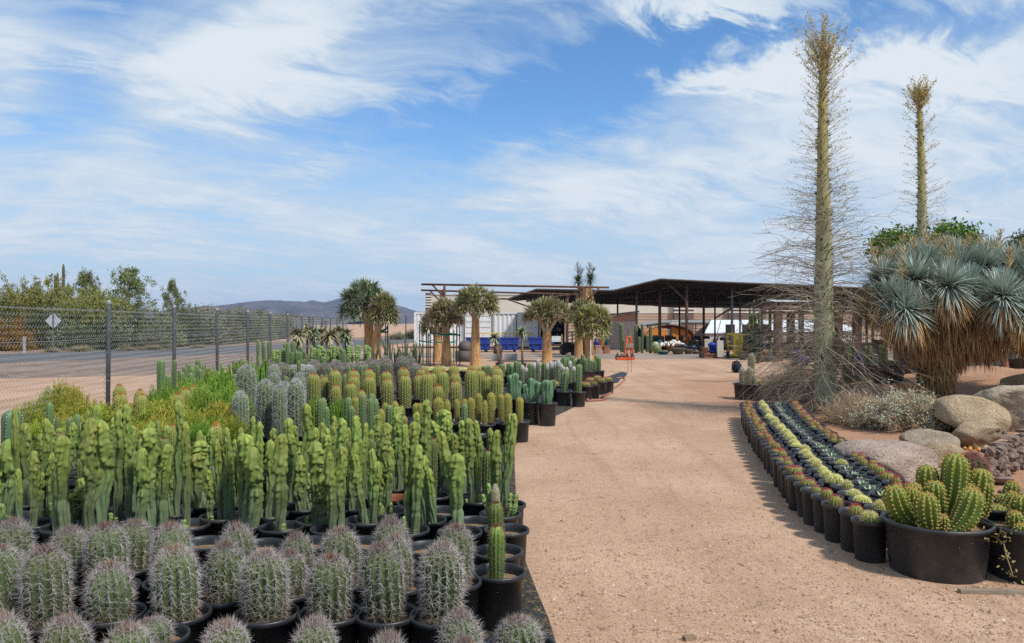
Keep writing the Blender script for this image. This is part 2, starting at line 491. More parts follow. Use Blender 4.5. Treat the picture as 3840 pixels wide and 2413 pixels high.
def sheet(name, pts, z, m, kind='structure'):
    bm = bmesh.new()
    f = bm.faces.new([bm.verts.new((x, y, z)) for x, y in pts])
    if f.normal.z < 0: f.normal_flip()
    bm.normal_update()
    me = bpy.data.meshes.new(name); bm.to_mesh(me); bm.free(); me.materials.append(m)
    o = obj(name, me); o['kind'] = kind
    return o
m_asph = mat('asphalt', (0.085, 0.085, 0.092), (0.12, 0.118, 0.12), 1.2, 0.9, 0.3, 60, c3=(0.16, 0.155, 0.15), s3=30)
m_shoulder = mat('brown_shoulder', (0.155, 0.112, 0.09), (0.24, 0.175, 0.135), 0.35, 0.95, 0.4, 20, c3=(0.30, 0.22, 0.17), s3=2.5)
m_drive = mat('driveway', (0.22, 0.18, 0.15), (0.30, 0.24, 0.195), 0.4, 0.95, 0.3, 20)
sheet('road_shoulder', [(-40, 17.5), (-21, 23.6), (-14.5, 22.5), (-11, 24), (-8.2, 30), (-8.6, 60), (-1, 120), (40, 230), (10, 235), (-12, 120), (-22, 55), (-33, 33), (-60, 20)], .004, m_shoulder)
sheet('road', [(-62, -20), (-25.6, 25.5), (-19.6, 32.5), (-15.5, 38.5), (-10, 55), (0, 100), (30, 220), (22, 224), (-8, 103), (-17.5, 58), (-22.5, 46), (-27, 38.4), (-34, 29), (-72, -16)], .008, m_asph)
sheet('driveway', [(-8, 36.5), (0, 35.2), (9, 34.6), (22, 34.0), (40, 33), (40, 40.5), (20, 41), (4, 41.0), (-4, 41), (-8, 42)], .004, m_drive)

# --- mountains far off, and the air in front of them
m_mtn = mat('mountain_rock', (0.050, 0.045, 0.042), (0.150, 0.115, 0.08), 0.0035, 0.95, c3=(0.075, 0.068, 0.05), s3=0.02)
m_hill = mat('hill_scrub', (0.105, 0.085, 0.068), (0.13, 0.105, 0.072), 0.02, 0.95, c3=(0.06, 0.066, 0.036), s3=0.06)
def ridge(name, outline, dist, depth, m, seed, base=-2, rough=.20):
    xs = np.linspace(outline[0][0], outline[-1][0], 150)
    ys = np.interp(xs, [p[0] for p in outline], [p[1] for p in outline])
    rows = []
    prof = [(-1.0, 0.0), (-.8, .10), (-.62, .24), (-.45, .42), (-.3, .62), (-.16, .82), (-.06, .95), (0, 1.0), (.3, .6), (.7, .1), (1.0, 0)]
    for k, (dd, hh) in enumerate(prof):
        dist_k = dist + dd * depth
        X = (xs - CX) / F * dist                 # the range keeps its own world position
        Hh = (EYE - (ys - HY) / F * dist)
        row = []
        for xx, h in zip(X, Hh):
            nz = mnoise.fractal((xx * 6 / depth, dd * 6 + seed, seed), 0.9, 2.0, 5)
            gul = mnoise.noise((xx * 16 / depth, dd * 1.8, seed + 4))
            amp = rough * math.sin(PI * min(1, abs(dd) + .02)) if dd < 0 else .05
            z = max(base, h * (hh + amp * (nz * 1.1 + gul * .9)))
            if dd == 0: z = h * (1 + .02 * mnoise.noise((xx * 60 / depth, 0, seed)))
            row.append((xx + depth * .04 * gul, dist_k, z))
        rows.append(row)
    k, n = len(rows), len(xs)
    i = np.arange(k - 1)[:, None] * n + np.arange(n - 1)[None, :]
    mb = MB(); mb.add(np.array(rows).reshape(-1, 3), q=np.stack([i, i + 1, i + n + 1, i + n], -1).reshape(-1, 4))
    struct(name, mb.mesh(name, m, True))
ridge('mountain', [(560, 1190), (700, 1166), (802, 1150), (877, 1138), (959, 1130), (1012, 1126), (1068, 1129), (1131, 1134), (1172, 1126), (1217, 1137), (1273, 1128), (1330, 1118), (1400, 1137), (1498, 1160), (1569, 1172), (1700, 1186), (1950, 1200)], 2600, 700, m_mtn, 1.3)
ridge('mountain', [(900, 1190), (1150, 1150), (1273, 1121), (1345, 1100), (1400, 1112), (1470, 1140), (1560, 1168), (1800, 1185), (2300, 1195)], 3300, 500, m_mtn, 5.1)
ridge('hill', [(-900, 1180), (-200, 1150), (150, 1150), (300, 1128), (378, 1107), (425, 1116), (500, 1150), (600, 1172), (690, 1163), (774, 1145), (812, 1158), (860, 1166), (905, 1150), (970, 1168), (1100, 1188), (1400, 1200)], 1100, 320, m_hill, 9.7, rough=.12)

hz_mat = bpy.data.materials.new('clear_desert_air'); hz_mat.use_nodes = True
nt = hz_mat.node_tree; nt.nodes.remove(nt.nodes['Principled BSDF'])
pv_ = nt.nodes.new('ShaderNodeVolumePrincipled')
pv_.inputs['Color'].default_value = (0.40, 0.60, 1.0, 1)
pv_.inputs['Density'].default_value = 0.00015
pv_.inputs['Anisotropy'].default_value = 0.1
nt.links.new(pv_.outputs[0], nt.nodes['Material Output'].inputs['Volume'])
mb = MB(); mb.box(-300, 1950, 64, 7000, 4300, 134)
hz = stuff('haze', mb.mesh('haze', hz_mat))

# ================================================================== CHAIN LINK FENCE
m_galv = mat('galvanised_wire', (0.24, 0.25, 0.26), (0.31, 0.32, 0.33), 20, 0.5, metal=0.2, spec=.4)
m_post = mat('fence_post_steel', (0.085, 0.10, 0.115), (0.12, 0.135, 0.15), 8, 0.5, spec=.4, c3=(.17, .17, .17), s3=30)
FH = 1.86
fence = thing('chain_link_fence', 'grey chain link fence with round steel posts along the road side of the nursery', 'fence', (-5.95, 11.4, 0))
fd = Vector((-0.34, 3.02, 0)); FL = fd.length; fang = math.atan2(fd.y, fd.x)
# one bay of woven wire, local x along the fence
paths = []
pitch, row = 0.072, 0.036
nw = int(FL / pitch) + 1; nr = int((FH - .03) / row)
for i in range(nw):
    x0 = i * pitch
    pts = []
    for k in range(nr + 1):
        pts.append((x0 + (pitch / 2 if k % 2 else -pitch / 2) * 0.97, 0.004 * (1 if k % 2 else -1), .03 + k * row))
    paths.append(pts)
mb = MB(); v, q_, h_ = tubes(paths, 0.0024, 3, up=(0, 1, 0)); mb.add(v, q=q_)
me_bay = mb.mesh('wire_mesh', m_galv)
mb = MB(); mb.tube([(0, 0, 0), (FL / 2, 0, -.012), (FL, 0, 0)], .004, 4)
me_ten = mb.mesh('tension_wire', m_galv)
mb = MB(); mb.lathe([(.0, -.3), (.031, -.3), (.031, 1.885)], 12)
for z in (.35, .75, 1.15, 1.55, 1.8): mb.lathe([(.0315, z), (.035, z + .004), (.035, z + .012), (.0315, z + .016)], 12)
me_post = mb.mesh('post', m_post, True)
mb = MB(); mb.lathe([(.034, 1.875), (.036, 1.885), (.034, 1.91), (.022, 1.93), (0, 1.937)], 12)
me_cap = mb.mesh('post_cap', m_galv, True)
for i in range(-3, 12):
    p = fd * i
    po = obj('post', me_post, fence, p + Vector((0.05, 0, 0)), (random.uniform(-.006, .006), .012 if i == 0 else random.uniform(-.006, .006), 0))
    obj('post_cap', me_cap, po)
    obj('wire_mesh', me_bay, fence, p, (0, 0, fang), (1, 1, 1))
    obj('tension_wire', me_ten, fence, p + Vector((0, 0, FH - .08)), (0, 0, fang))
    obj('tension_wire', me_ten, fence, p + Vector((0, 0, FH - .48)), (0, 0, fang))

# ================================================================== ROADSIDE SIGN, PLANTS BEYOND THE FENCE
m_sheet = mat('bare_aluminium', (0.50, 0.52, 0.54), (0.58, 0.60, 0.61), 3, 0.5, metal=.3)
d0 = 42.0; sx = W(200, d0)
sg = thing('road_sign', 'bare grey back of a diamond road sign standing beyond the fence', 'sign', (sx, d0, 0))
mb = MB(); mb.box(0, 0, Z(1204, d0), .62, .006, .62, ry=PI / 4); obj('sign_plate', mb.mesh('sign_plate', m_sheet), sg)
mb = MB(); mb.box(.01, -.03, 1.0, .06, .04, 2.4); mb.box(.01, -.02, 1.85, .07, .03, .05); obj('post', mb.mesh('post', m_post), sg)
d0 = 40.5
mk = thing('marker_post', 'short pale marker post at the edge of the road left of the diamond sign'.replace(' left of', ' near'), 'post', (W(91, d0), d0, 0))
mb = MB(); mb.box(0, 0, .42, .12, .06, .84); mb.box(0, 0, .87, .14, .08, .06); obj('shaft', mb.mesh('shaft', mat('pale_post', (.42, .42, .42), (.33, .33, .33), 5)), mk)

m_bark = mat('bark', (0.13, 0.095, 0.07), (0.20, 0.15, 0.115), 10, 0.9, 0.6, 40)
m_verde = mat('green_bark', (0.10, 0.12, 0.045), (0.15, 0.16, 0.07), 8, 0.8)
def leafmat(name, c, tip, rnd=.18):
    m = mat_h(name, [(0.0, c), (1.0, tip)], 0.6, .25, rnd, .18, 2.0, 0)
    b = m.node_tree.nodes['Principled BSDF']
    return m
L_GREY = leafmat('grey_green_leaf', (0.14, 0.155, 0.085), (0.23, 0.245, 0.135))
L_TREE = leafmat('desert_tree_leaf', (0.125, 0.155, 0.055), (0.22, 0.25, 0.10))
L_OLIVE = leafmat('olive_leaf', (0.16, 0.17, 0.038), (0.27, 0.265, 0.065))
L_DARK = leafmat('dark_leaf', (0.062, 0.085, 0.038), (0.115, 0.145, 0.062))
L_BRIGHT = leafmat('bright_leaf', (0.075, 0.155, 0.022), (0.17, 0.27, 0.045))
L_STRAW = leafmat('straw_leaf', (0.22, 0.18, 0.10), (0.36, 0.30, 0.18))
L_YELL = leafmat('yellow_leaf', (0.20, 0.13, 0.025), (0.34, 0.20, 0.03))

def branchy(mb, H, spread, nb, rng, r0, start=.25, lean=0.1):
    """trunk and limbs; returns limb tips"""
    tips = []
    top = np.array((rng.normal() * lean, rng.normal() * lean, H * .8))
    ks = np.linspace(0, 1, 7)
    tr = np.stack([top[0] * ks ** 1.5, top[1] * ks ** 1.5, top[2] * ks], 1) + rng.normal(size=(7, 3)) * H * .008
    mb.tube(tr, r0 * (1 - .8 * ks), 7)
    for i in range(nb):
        s_ = start + (1 - start) * (i + rng.random()) / nb
        p = np.array([np.interp(s_, ks, tr[:, j]) for j in range(3)])
        a = rng.uniform(0, 2 * PI)
        L = spread * (1.05 - .88 * s_) * rng.uniform(.75, 1.1)
        e = p + np.array((math.cos(a) * L, math.sin(a) * L, L * rng.uniform(.15, .7)))
        m_ = (p + e) / 2 + np.array((0, 0, -L * .06))
        mb.tube([p, m_, e], [r0 * .4 * (1.1 - s_), r0 * .25 * (1.1 - s_), r0 * .06], 5, cap=False)
        tips += [e, m_ * .4 + e * .6, m_]
        for j in range(3):
            e2 = e + rng.normal(size=3) * L * .28 + (0, 0, L * .12)
            mb.tube([m_ * .3 + e * .7, e2], [r0 * .1, r0 * .03], 3, cap=False)
            tips.append(e2)
    tips.append(tr[-1])
    return np.array(tips)
def clump_leaves(tips, per, rad, size, rng, up=.2, aspect=.5, flat=.8):
    P = np.repeat(tips, per, 0)
    o = rng.normal(size=P.shape) * rad * np.array((1, 1, flat)) * .55
    hv = np.clip(rng.beta(2, 2, len(P)), 0, 1)
    return leaf_cards(P + o, size, rng, up, aspect, hval=hv)
def tree_mesh(kind, seed):
    rng = np.random.default_rng(seed)
    tr, cr = MB(), MB()
    if kind == 'upright':            # tall open desert elm / mesquite
        tips = branchy(tr, 1.0, .40, 26, rng, .022, .14, .02)
        cr.add(*(lambda v, t, h: (v, t, None, h))(*clump_leaves(tips, 44, .046, .026, rng, .1, .6)))
    elif kind == 'palo':             # broad feathery tree, many stems
        for i in range(6):
            a = rng.uniform(0, 6.3); L = rng.uniform(.3, .6)
            e = np.array((math.cos(a) * L, math.sin(a) * L, rng.uniform(.5, .9)))
            tr.tube([(0, 0, 0), e * (.4, .4, .5), e], [.02, .014, .004], 5, cap=False)
        n = 420
        base = rng.normal(size=(n, 3)) * (.33, .33, .24) + (0, 0, .42)
        base[:, 2] = np.abs(base[:, 2])
        out = unit(base * (1, 1, .6) + (0, 0, .25) + rng.normal(size=(n, 3)) * .25)
        L = rng.uniform(.12, .3, (n, 1))
        paths = np.stack([base, base + out * L * .5, base + out * L + (0, 0, .02)], 1)
        v, q_, h_ = tubes(paths, [.003, .0022, .001], 3, h=np.repeat(rng.random((n, 1)), 3, 1)); cr.add(v, q=q_, h=h_)
        P = (paths[:, 0, None] + (paths[:, 2] - paths[:, 0])[:, None] * rng.random((n, 60, 1))).reshape(-1, 3) + rng.normal(size=(n * 60, 3)) * .022
        v, t_, h_ = leaf_cards(P, .048, rng, .2, .4, hval=rng.random(len(P))); cr.add(v, t_, h=h_)
    else:                            # rounded shrub
        n = 90
        dirs = unit(rng.normal(size=(n, 3)) + (0, 0, .35)); dirs[:, 2] = np.abs(dirs[:, 2])
        ends = dirs * rng.uniform(.55, 1.0, (n, 1)) * (.55, .55, .85)
        paths = np.stack([ends * .02, ends * .5 + (0, 0, .03), ends], 1)
        v, q_, _ = tubes(paths, [.012, .007, .002], 3); tr.add(v, q=q_)
        P = np.repeat(ends, 70, 0) * rng.uniform(.62, 1.06, (n * 70, 1)) + rng.normal(size=(n * 70, 3)) * .05
        v, t_, h_ = leaf_cards(P, .04, rng, .2, .5, hval=rng.random(len(P))); cr.add(v, t_, h=h_)
    return tr, cr
_tm = {}
def tree(name, kind, seed, leaf, bark, label, cat, px, py_top, d, wpx, group=None, z0=0.0, yaw=None):
    key = (kind, seed, leaf.name, bark.name)
    if key not in _tm:
        tr, cr = tree_mesh(kind, seed)
        _tm[key] = (tr.mesh('trunk', bark, True), cr.mesh('crown', leaf, False), float(np.vstack(cr.v)[:, 2].max()), float(np.ptp(np.vstack(cr.v)[:, 0])))
    t_, c_, hh, ww = _tm[key]
    H = (Z(py_top, d) - z0) / hh; w = wpx / F * d / ww
    e = thing(name, label, cat, (W(px, d), d, z0), random.uniform(0, 6.3) if yaw is None else yaw, group)
    obj('trunk', t_, e, scale=(w, w, H)); obj('crown', c_, e, scale=(w, w, H), stuff=True)
    return e
tree('desert_tree', 'upright', 11, L_TREE, m_bark, 'tallest of three airy trees beyond the fence, its crown narrow at the top', 'tree', 488, 990, 54, 200)
tree('desert_tree', 'upright', 12, L_TREE, m_bark, 'thin airy tree next to the saguaros beyond the fence', 'tree', 322, 1000, 58, 160)
tree('desert_tree', 'upright', 13, L_TREE, m_bark, 'pale sparse tree beyond the fence, standing alone nearest the mountains', 'tree', 648, 1040, 56, 140)
pal = [(-60, 1062, 50, 420, 21), (60, 1055, 52, 360, 22), (150, 1012, 51, 360, 22), (235, 1030, 53, 340, 21), (345, 1060, 49, 320, 22), (430, 1090, 50, 300, 21)]
for i, (px, py, d, w, s_) in enumerate(pal):
    tree('palo_verde', 'palo', s_, L_OLIVE, m_verde, f'feathery yellow-green palo verde tree, {nth(i + 1)} counting along the fence towards the mountains', 'tree', px, py, d, w, 'palo verde trees beyond the fence')
shr = [(40, 1130, 46, 260, 0), (150, 1140, 47, 240, 0), (260, 1120, 48, 260, 1), (350, 1132, 48, 240, 0), (440, 1130, 49, 250, 1), (540, 1140, 50, 240, 0), (620, 1138, 52, 220, 1), (690, 1132, 54, 230, 0),
       (760, 1134, 57, 230, 1), (830, 1138, 60, 220, 1), (900, 1142, 64, 220, 0), (960, 1148, 70, 200, 1), (1020, 1154, 78, 200, 0), (1090, 1162, 90, 200, 1), (590, 1195, 47, 150, 1), (420, 1200, 46, 150, 0), (300, 1205, 45, 140, 0)]
for i, (px, py, d, w, k) in enumerate(shr):
    tree('desert_shrub', 'shrub', 31 + i % 3, (L_DARK, L_GREY)[k], m_bark, f'{"dark" if k == 0 else "grey"} green rounded shrub beyond the road, {nth(i + 1)} counted towards the mountains', 'shrub', px, py, d, w, 'shrubs beyond the road')
for i, (px, py, d, w) in enumerate([(300, 1290, 43.5, 110), (190, 1292, 42.8, 80), (470, 1292, 45, 90), (570, 1285, 45.5, 110), (740, 1290, 50, 90), (640, 1296, 47, 70)]):
    tree('straw_bush', 'shrub', 32, L_STRAW, m_bark, f'low straw-coloured dry bush at the far road edge, {nth(i + 1)} from the marker post', 'bush', px, py, d, w, 'dry bushes at the road edge')
tree('orange_flowering_bush', 'shrub', 33, L_YELL, m_bark, 'orange-yellow flowering bush behind the fence beside the marker post', 'bush', 55, 1168, 44.5, 170)
tree('distant_bush', 'shrub', 31, L_GREY, m_bark, 'grey-green bush behind the tall quiver tree, below the mountains', 'bush', 1490, 1236, 75, 90)
tree('distant_bush', 'shrub', 32, L_DARK, m_bark, 'dark bush far behind the stakes, nearest the white container', 'bush', 1545, 1232, 78, 80)
def leafy(name, label, px, py, d, rpx, hpx, leaf, seed):
    """broad-leaved tree: trunk, limbs to leaf clumps, real leaves about a hand long"""
    rng = np.random.default_rng(seed); e = thing(name, label, 'tree', (W(px, d), d, 0))
    R_, Hc = rpx / F * d, hpx / F * d; zt = Z(py, d); zc = zt - Hc * .75
    n = 46; dirs = unit(rng.normal(size=(n, 3)) + (0, 0, .3)); C_ = dirs * (R_ * .8, R_ * .8, Hc * .62) * rng.uniform(.55, 1.0, (n, 1)) + (0, 0, zc)
    mb = MB(); mb.tube([(0, 0, 0), (.05, 0, zc * .5), (0, 0, zc)], [.14, .11, .07], 8)
    for c in C_: mb.tube([(0, 0, zc * .7), c * .5 + np.array((0, 0, zc * .42)), c], [.05, .03, .01], 4, cap=False)
    obj('trunk', mb.mesh('trunk', m_bark, True), e)
    P = np.repeat(C_, 130, 0) + rng.normal(size=(n * 130, 3)) * .15
    v, t_, h = leaf_cards(P, .13, rng, .1, .45, hval=rng.random(len(P))); mb = MB(); mb.add(v, t_, h=h); obj('crown', mb.mesh('crown', leaf), e, stuff=True)
leafy('leafy_tree', 'bright green broad-leaved tree behind the blue yucca, nearest the boojum trees', 3365, 862, 21, 95, 110, L_BRIGHT, 1)
leafy('leafy_tree', 'bright green broad-leaved tree behind the middle of the blue yucca', 3575, 848, 21, 95, 115, L_BRIGHT, 2)
leafy('dull_tree', 'dull dark-leaved tree at the edge of the view behind the blue yucca', 3860, 880, 22, 90, 120, L_DARK, 3)

# saguaros beyond the fence
def rib_column(H, r, ribs, depth, seed=0, nseg=16, per=4, base=.85, domek=1.1, swell=0.0, bend=0.0, wav=0.0, apex=0.0, clus=True):
    """ribbed stem: verts, quads, h, areole points, areole normals, areole heights"""
    rng = np.random.default_rng(seed)
    nth_ = ribs * per
    rd = min(r * domek, H * .6)
    zz = np.concatenate([np.linspace(0, H - rd, nseg - 6), H - rd + rd * np.sin(np.linspace(0, PI / 2, 7))[1:]])
    zz[-1] = H - rd * 0.012
    def prof(z):
        f = np.where(z > H - rd, np.sqrt(np.maximum(0, 1 - ((z - (H - rd)) / rd) ** 2)), 1.0)
        b = base + (1 - base) * S(z / (H * .45))
        w = 1 + swell * np.sin(PI * np.clip(z / H, 0, 1)) + wav * np.sin(z / H * 9 + seed)
        return r * f * b * w
    ph = np.tile([0, 1, 2, 3][:per] if per == 4 else [0, 1], ribs)
    crest = np.where(ph == 0, 1.0, np.where(ph == 2, 0.0, 0.48)) if per == 4 else np.where(ph == 0, 1.0, 0.0)
    th = np.arange(nth_) * 2 * PI / nth_
    rr = prof(zz)[:, None] * (1 - depth * (1 - crest))[None, :]
    zoff = -apex * np.exp(-(prof(zz) / (r * .25)) ** 2)
    bx = bend * (zz / H) ** 2 * H
    v = np.stack([rr * np.cos(th) + bx[:, None], rr * np.sin(th), np.broadcast_to((zz + zoff)[:, None], rr.shape)], -1)
    k, n = rr.shape
    i = np.arange(k - 1)[:, None] * n; j = np.arange(n)[None, :]; j2 = (j + 1) % n
    q_ = np.stack([i + j, i + j2, i + n + j2, i + n + j], -1).reshape(-1, 4)
    h = np.repeat(zz / H, n)
    return v.reshape(-1, 3), q_, h, dict(H=H, r=r, ribs=ribs, prof=prof, rd=rd, bend=bend)
def areoles(info, space, rng, zlo=.0, top=.995, jit=.15):
    H, ribs, prof = info['H'], info['ribs'], info['prof']
    zs = np.linspace(0, H * .9995, 400)
    rr = prof(zs)
    arc = np.concatenate([[0], np.cumsum(np.hypot(np.diff(zs), np.diff(rr)))])
    n = max(2, int(arc[-1] / space))
    P, N, Hh = [], [], []
    for k in range(ribs):
        a = k * 2 * PI / ribs
        s_ = (np.arange(n) + .5 * (k % 2) + rng.uniform(-jit, jit, n)) * space
        z = np.interp(s_, arc, zs); r_ = np.interp(z, zs, rr)
        dz_ = np.interp(z + .002, zs, rr) - r_
        slope = np.clip(-dz_ / .002, 0, 30)
        ok = (z > zlo * H) & (z < H * top)
        nrm = np.stack([math.cos(a) * np.ones(n), math.sin(a) * np.ones(n), slope], 1)
        P.append(np.stack([r_ * math.cos(a) + info['bend'] * (z / H) ** 2 * H, r_ * math.sin(a), z], 1)[ok]); N.append(unit(nrm)[ok]); Hh.append((z / H)[ok])
    return np.vstack(P), np.vstack(N), np.concatenate(Hh)

SAG = mat_h('saguaro_skin', [(0, (0.075, 0.082, 0.045)), (1, (0.11, 0.125, 0.055))], .7, .2, .15)
def column_mesh(name, H, r, ribs, m, seed=1, depth=.22, **kw):
    mb = MB(); v, q_, h, info = rib_column(H, r, ribs, depth, seed, **kw); mb.add(v, q=q_, h=h)
    return mb.mesh(name, m, True), info
me_sag, _ = column_mesh('stem', 1.0, .07, 14, SAG, 3, domek=1.5, base=.9)
for lab, arms in (('tall single saguaro rising highest above the palo verde trees', [(238, 990, 10)]),
                  ('pair of shorter saguaro stems beside the tallest saguaro', [(207, 1031, 10), (216, 1022, 9)])):
    e = thing('saguaro', lab, 'cactus', (W(arms[0][0], 56), 56, 0), 0, None)
    for px, py, w in arms:
        H = Z(py, 56)
        obj('stem', me_sag, e, (W(px, 56) - W(arms[0][0], 56), 0, 0), scale=(w / 2 / F * 56 / .07, w / 2 / F * 56 / .07, H))
e = thing('saguaro', 'short saguaro top just showing between the palo verde crowns', 'cactus', (W(256, 55), 55, 0))
obj('stem', me_sag, e, scale=(1.6, 1.6, Z(1062, 55)))

# three fan palms and a few bare poles far behind the fence
m_frond = leafmat('palm_frond', (0.06, 0.085, 0.025), (0.14, 0.15, 0.05)); m_skirt = mat('dead_frond', (.30, .19, .10), (.22, .14, .08), 4)
def fan_palm(label, px, py, d, w, dead):
    e = thing('fan_palm', label, 'palm tree', (W(px, d), d, 0))
    H = Z(py, d); r = w / 2 / F * d
    mb = MB(); mb.tube([(0, 0, 0), (0, 0, H - r)], [.28, .22], 8); obj('trunk', mb.mesh('trunk', m_bark, True), e)
    rng = np.random.default_rng(int(px)); n = 150
    dirs = unit(rng.normal(size=(n, 3)) + (0, 0, .25)); 
    v, t_, q_, h = blades(np.tile((0, 0, H - r), (n, 1)), dirs, r * 1.15, r * .16, .35, rng, 3, rng.random(n))
    mb = MB(); mb.add(v, t_, q_, h); obj('crown', mb.mesh('crown', m_frond), e, stuff=True)
    if dead:
        n = 90; dirs = unit(rng.normal(size=(n, 3)) * (1, 1, .2) + (0, 0, -1.4))
        v, t_, q_, h = blades(np.tile((0, 0, H - r), (n, 1)) + rng.normal(size=(n, 3)) * .1, dirs, r * 1.9, r * .2, .3, rng, 3)
        mb = MB(); mb.add(v, t_, q_, h); obj('dead_frond_skirt', mb.mesh('dead_frond_skirt', m_skirt), e, stuff=True)
fan_palm('distant fan palm with a brown skirt of dead fronds, tallest of the three palms', 1077, 1166, 160, 24, True)
fan_palm('distant green fan palm in the middle of the three palms, above the aloes', 1160, 1184, 150, 30, False)
fan_palm('distant low fan palm nearest the tall quiver tree', 1221, 1196, 150, 26, False)
tree('distant_bush', 'shrub', 33, L_GREY, m_bark, 'distant grey-green bush beside the tallest fan palm', 'bush', 1100, 1178, 150, 34)
# ================================================================== BUILDINGS, CONTAINER, SHADE STRUCTURE
m_cream = mat('cream_stucco', (0.56, 0.52, 0.44), (0.60, 0.56, 0.48), .6, .85)
m_tan = mat('tan_block', (0.40, 0.285, 0.205), (0.44, 0.32, 0.235), .8, .9)
m_brick = mat('brown_split_block', (0.125, 0.085, 0.072), (0.175, 0.125, 0.105), 4, .95, .4, 25)
m_band = mat('white_band', (0.66, 0.63, 0.58), None, 3, .8)
m_rust = mat('rusty_steel', (0.085, 0.042, 0.028), (0.15, 0.075, 0.045), 5, .8, c3=(.05, .035, .03), s3=14)
m_dsteel = mat('dark_steel', (0.06, 0.05, 0.045), (0.09, 0.075, 0.065), 5, .7)
m_lsteel = mat('grey_steel', (0.20, 0.20, 0.20), (0.27, 0.265, 0.26), 5, .6, metal=.2)
m_white = mat('white_paint', (0.72, 0.73, 0.74), (0.66, 0.67, 0.68), 1.5, .55, c3=(.58, .57, .55), s3=9)
m_blue = mat('blue_paint', (0.016, 0.042, 0.25), (0.025, 0.06, 0.32), 3, .5, c3=(.05, .08, .25), s3=14)
m_wood = mat('brown_wood', (0.070, 0.036, 0.026), (0.105, 0.056, 0.038), 5, .75, stretch=(1, 1, 6))
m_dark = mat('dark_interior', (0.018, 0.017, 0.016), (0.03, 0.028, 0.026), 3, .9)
m_yel = mat('yellow_paint', (0.74, 0.53, 0.015), (0.66, 0.46, 0.015), 6, .5)
m_or = mat('orange_paint', (0.72, 0.12, 0.02), (0.60, 0.095, 0.02), 6, .5)
m_rub = mat('black_rubber', (0.02, 0.02, 0.02), (0.035, 0.033, 0.03), 10, .8)
m_terra = mat('terracotta', (0.27, 0.115, 0.062), (0.34, 0.16, 0.09), 5, .8)
m_conc = mat('concrete', (0.30, 0.285, 0.26), (0.38, 0.36, 0.33), 6, .9, .3, 30)

def bx(name, m, parent, *a, **k):
    mb = MB(); mb.box(*a, **k); return obj(name, mb.mesh(name, m), parent)

# long retail building far behind
d = 92.0
bl = thing('retail_building', 'long flat-roofed retail building with cream top, tan base and brown brick piers', 'building', (0, d, 0))
x0, x1 = W(1604, d), W(3260, d)
zt, zm_ = Z(1106, d), Z(1176, d)
bx('upper_wall', m_cream, bl, (x0 + x1) / 2, 12, (zt + zm_) / 2, x1 - x0, 24, zt - zm_)
bx('lower_wall', m_tan, bl, (x0 + x1) / 2, 12.05, zm_ / 2 - .001, x1 - x0 - .1, 23.98, zm_)
mb = MB()
for k in range(1, 8): mb.box((x0 + x1) / 2, .035, zm_ * k / 8, x1 - x0 - .1, .04, .025)
obj('block_courses', mb.mesh('block_courses', m_cream), bl)
for pxa, pxb, top in ((2525, 2598, 1106), (2730, 2868, 1106), (1597, 1618, 1103)):
    a, b2 = W(pxa, d), W(pxb, d); zt2 = Z(top, d) + .1
    pr = bx('brick_pier', m_brick, bl, (a + b2) / 2, -.25, zt2 / 2, b2 - a, .6, zt2)
    ys = (1159, 1172) if pxa > 2000 else (1112, 1122, 1132, 1142, 1152)
    for y in ys: bx('stone_band', m_band, pr, (a + b2) / 2, -.3, Z(y, d), b2 - a + .06, .62, .16 if pxa > 2000 else .16)
bx('parapet_cap', m_band, bl, (x0 + x1) / 2, 12, zt + .05, x1 - x0 + .2, 24.2, .1)
d = 78.0
sl = thing('striped_pier', 'small brown brick pier with white stripes at the left end of the white container', 'pier', (W(1561, d), d, 0))
sl['label'] = 'small brown brick pier with pale stripes behind the near end of the container'
bx('pier_shaft', m_brick, sl, 0, 0, Z(1190, d) / 2, .38, .6, Z(1190, d))
for y in (1196, 1205, 1214): bx('stone_band', m_band, sl, 0, -.01, Z(y, d), .42, .62, .12)

# white shipping container with a dark open bay
d = 49.5
x0, x1 = W(1553, d), W(2127, d); zb, zt = .22, Z(1172, d)
ct = thing('shipping_container', 'white corrugated shipping container with closed doors behind the blue bins', 'container', (0, d, 0))
bay0, bay1 = W(2027, d), W(2124, d)
def corr(xa, xb, z0_, z1, pitch=.28):
    n = max(4, int((xb - xa) / pitch) * 4); mb = MB()
    xs = np.linspace(xa, xb, n + 1); yy_ = np.array([0, .045, .045, 0] * (n // 4 + 2))[:n + 1]
    v = np.concatenate([np.stack([xs, yy_, np.full(n + 1, z0_)], 1), np.stack([xs, yy_, np.full(n + 1, z1)], 1)])
    i = np.arange(n)
    mb.add(v, q=np.stack([i, i + 1, i + n + 2, i + n + 1], 1)); return mb
obj('corrugated_wall', corr(x0, bay0, zb + .12, zt - .1).mesh('corrugated_wall', m_white), ct)
bx('top_rail', m_white, ct, (x0 + x1) / 2, .02, zt - .05, x1 - x0, .1, .1)
bx('bottom_rail', m_white, ct, (x0 + bay0) / 2, .02, zb + .06, bay0 - x0, .1, .12)
bx('roof', m_white, ct, (x0 + x1) / 2, 1.25, zt - .02, x1 - x0 - .02, 2.4, .03)
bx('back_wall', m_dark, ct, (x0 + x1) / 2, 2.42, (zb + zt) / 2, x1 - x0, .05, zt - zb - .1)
for xx in (x0 + .06, bay0 - .05, x1 - .05): bx('corner_post', m_white, ct, xx, 0.02, (zb + zt) / 2, .12, .12, zt - zb - .01)
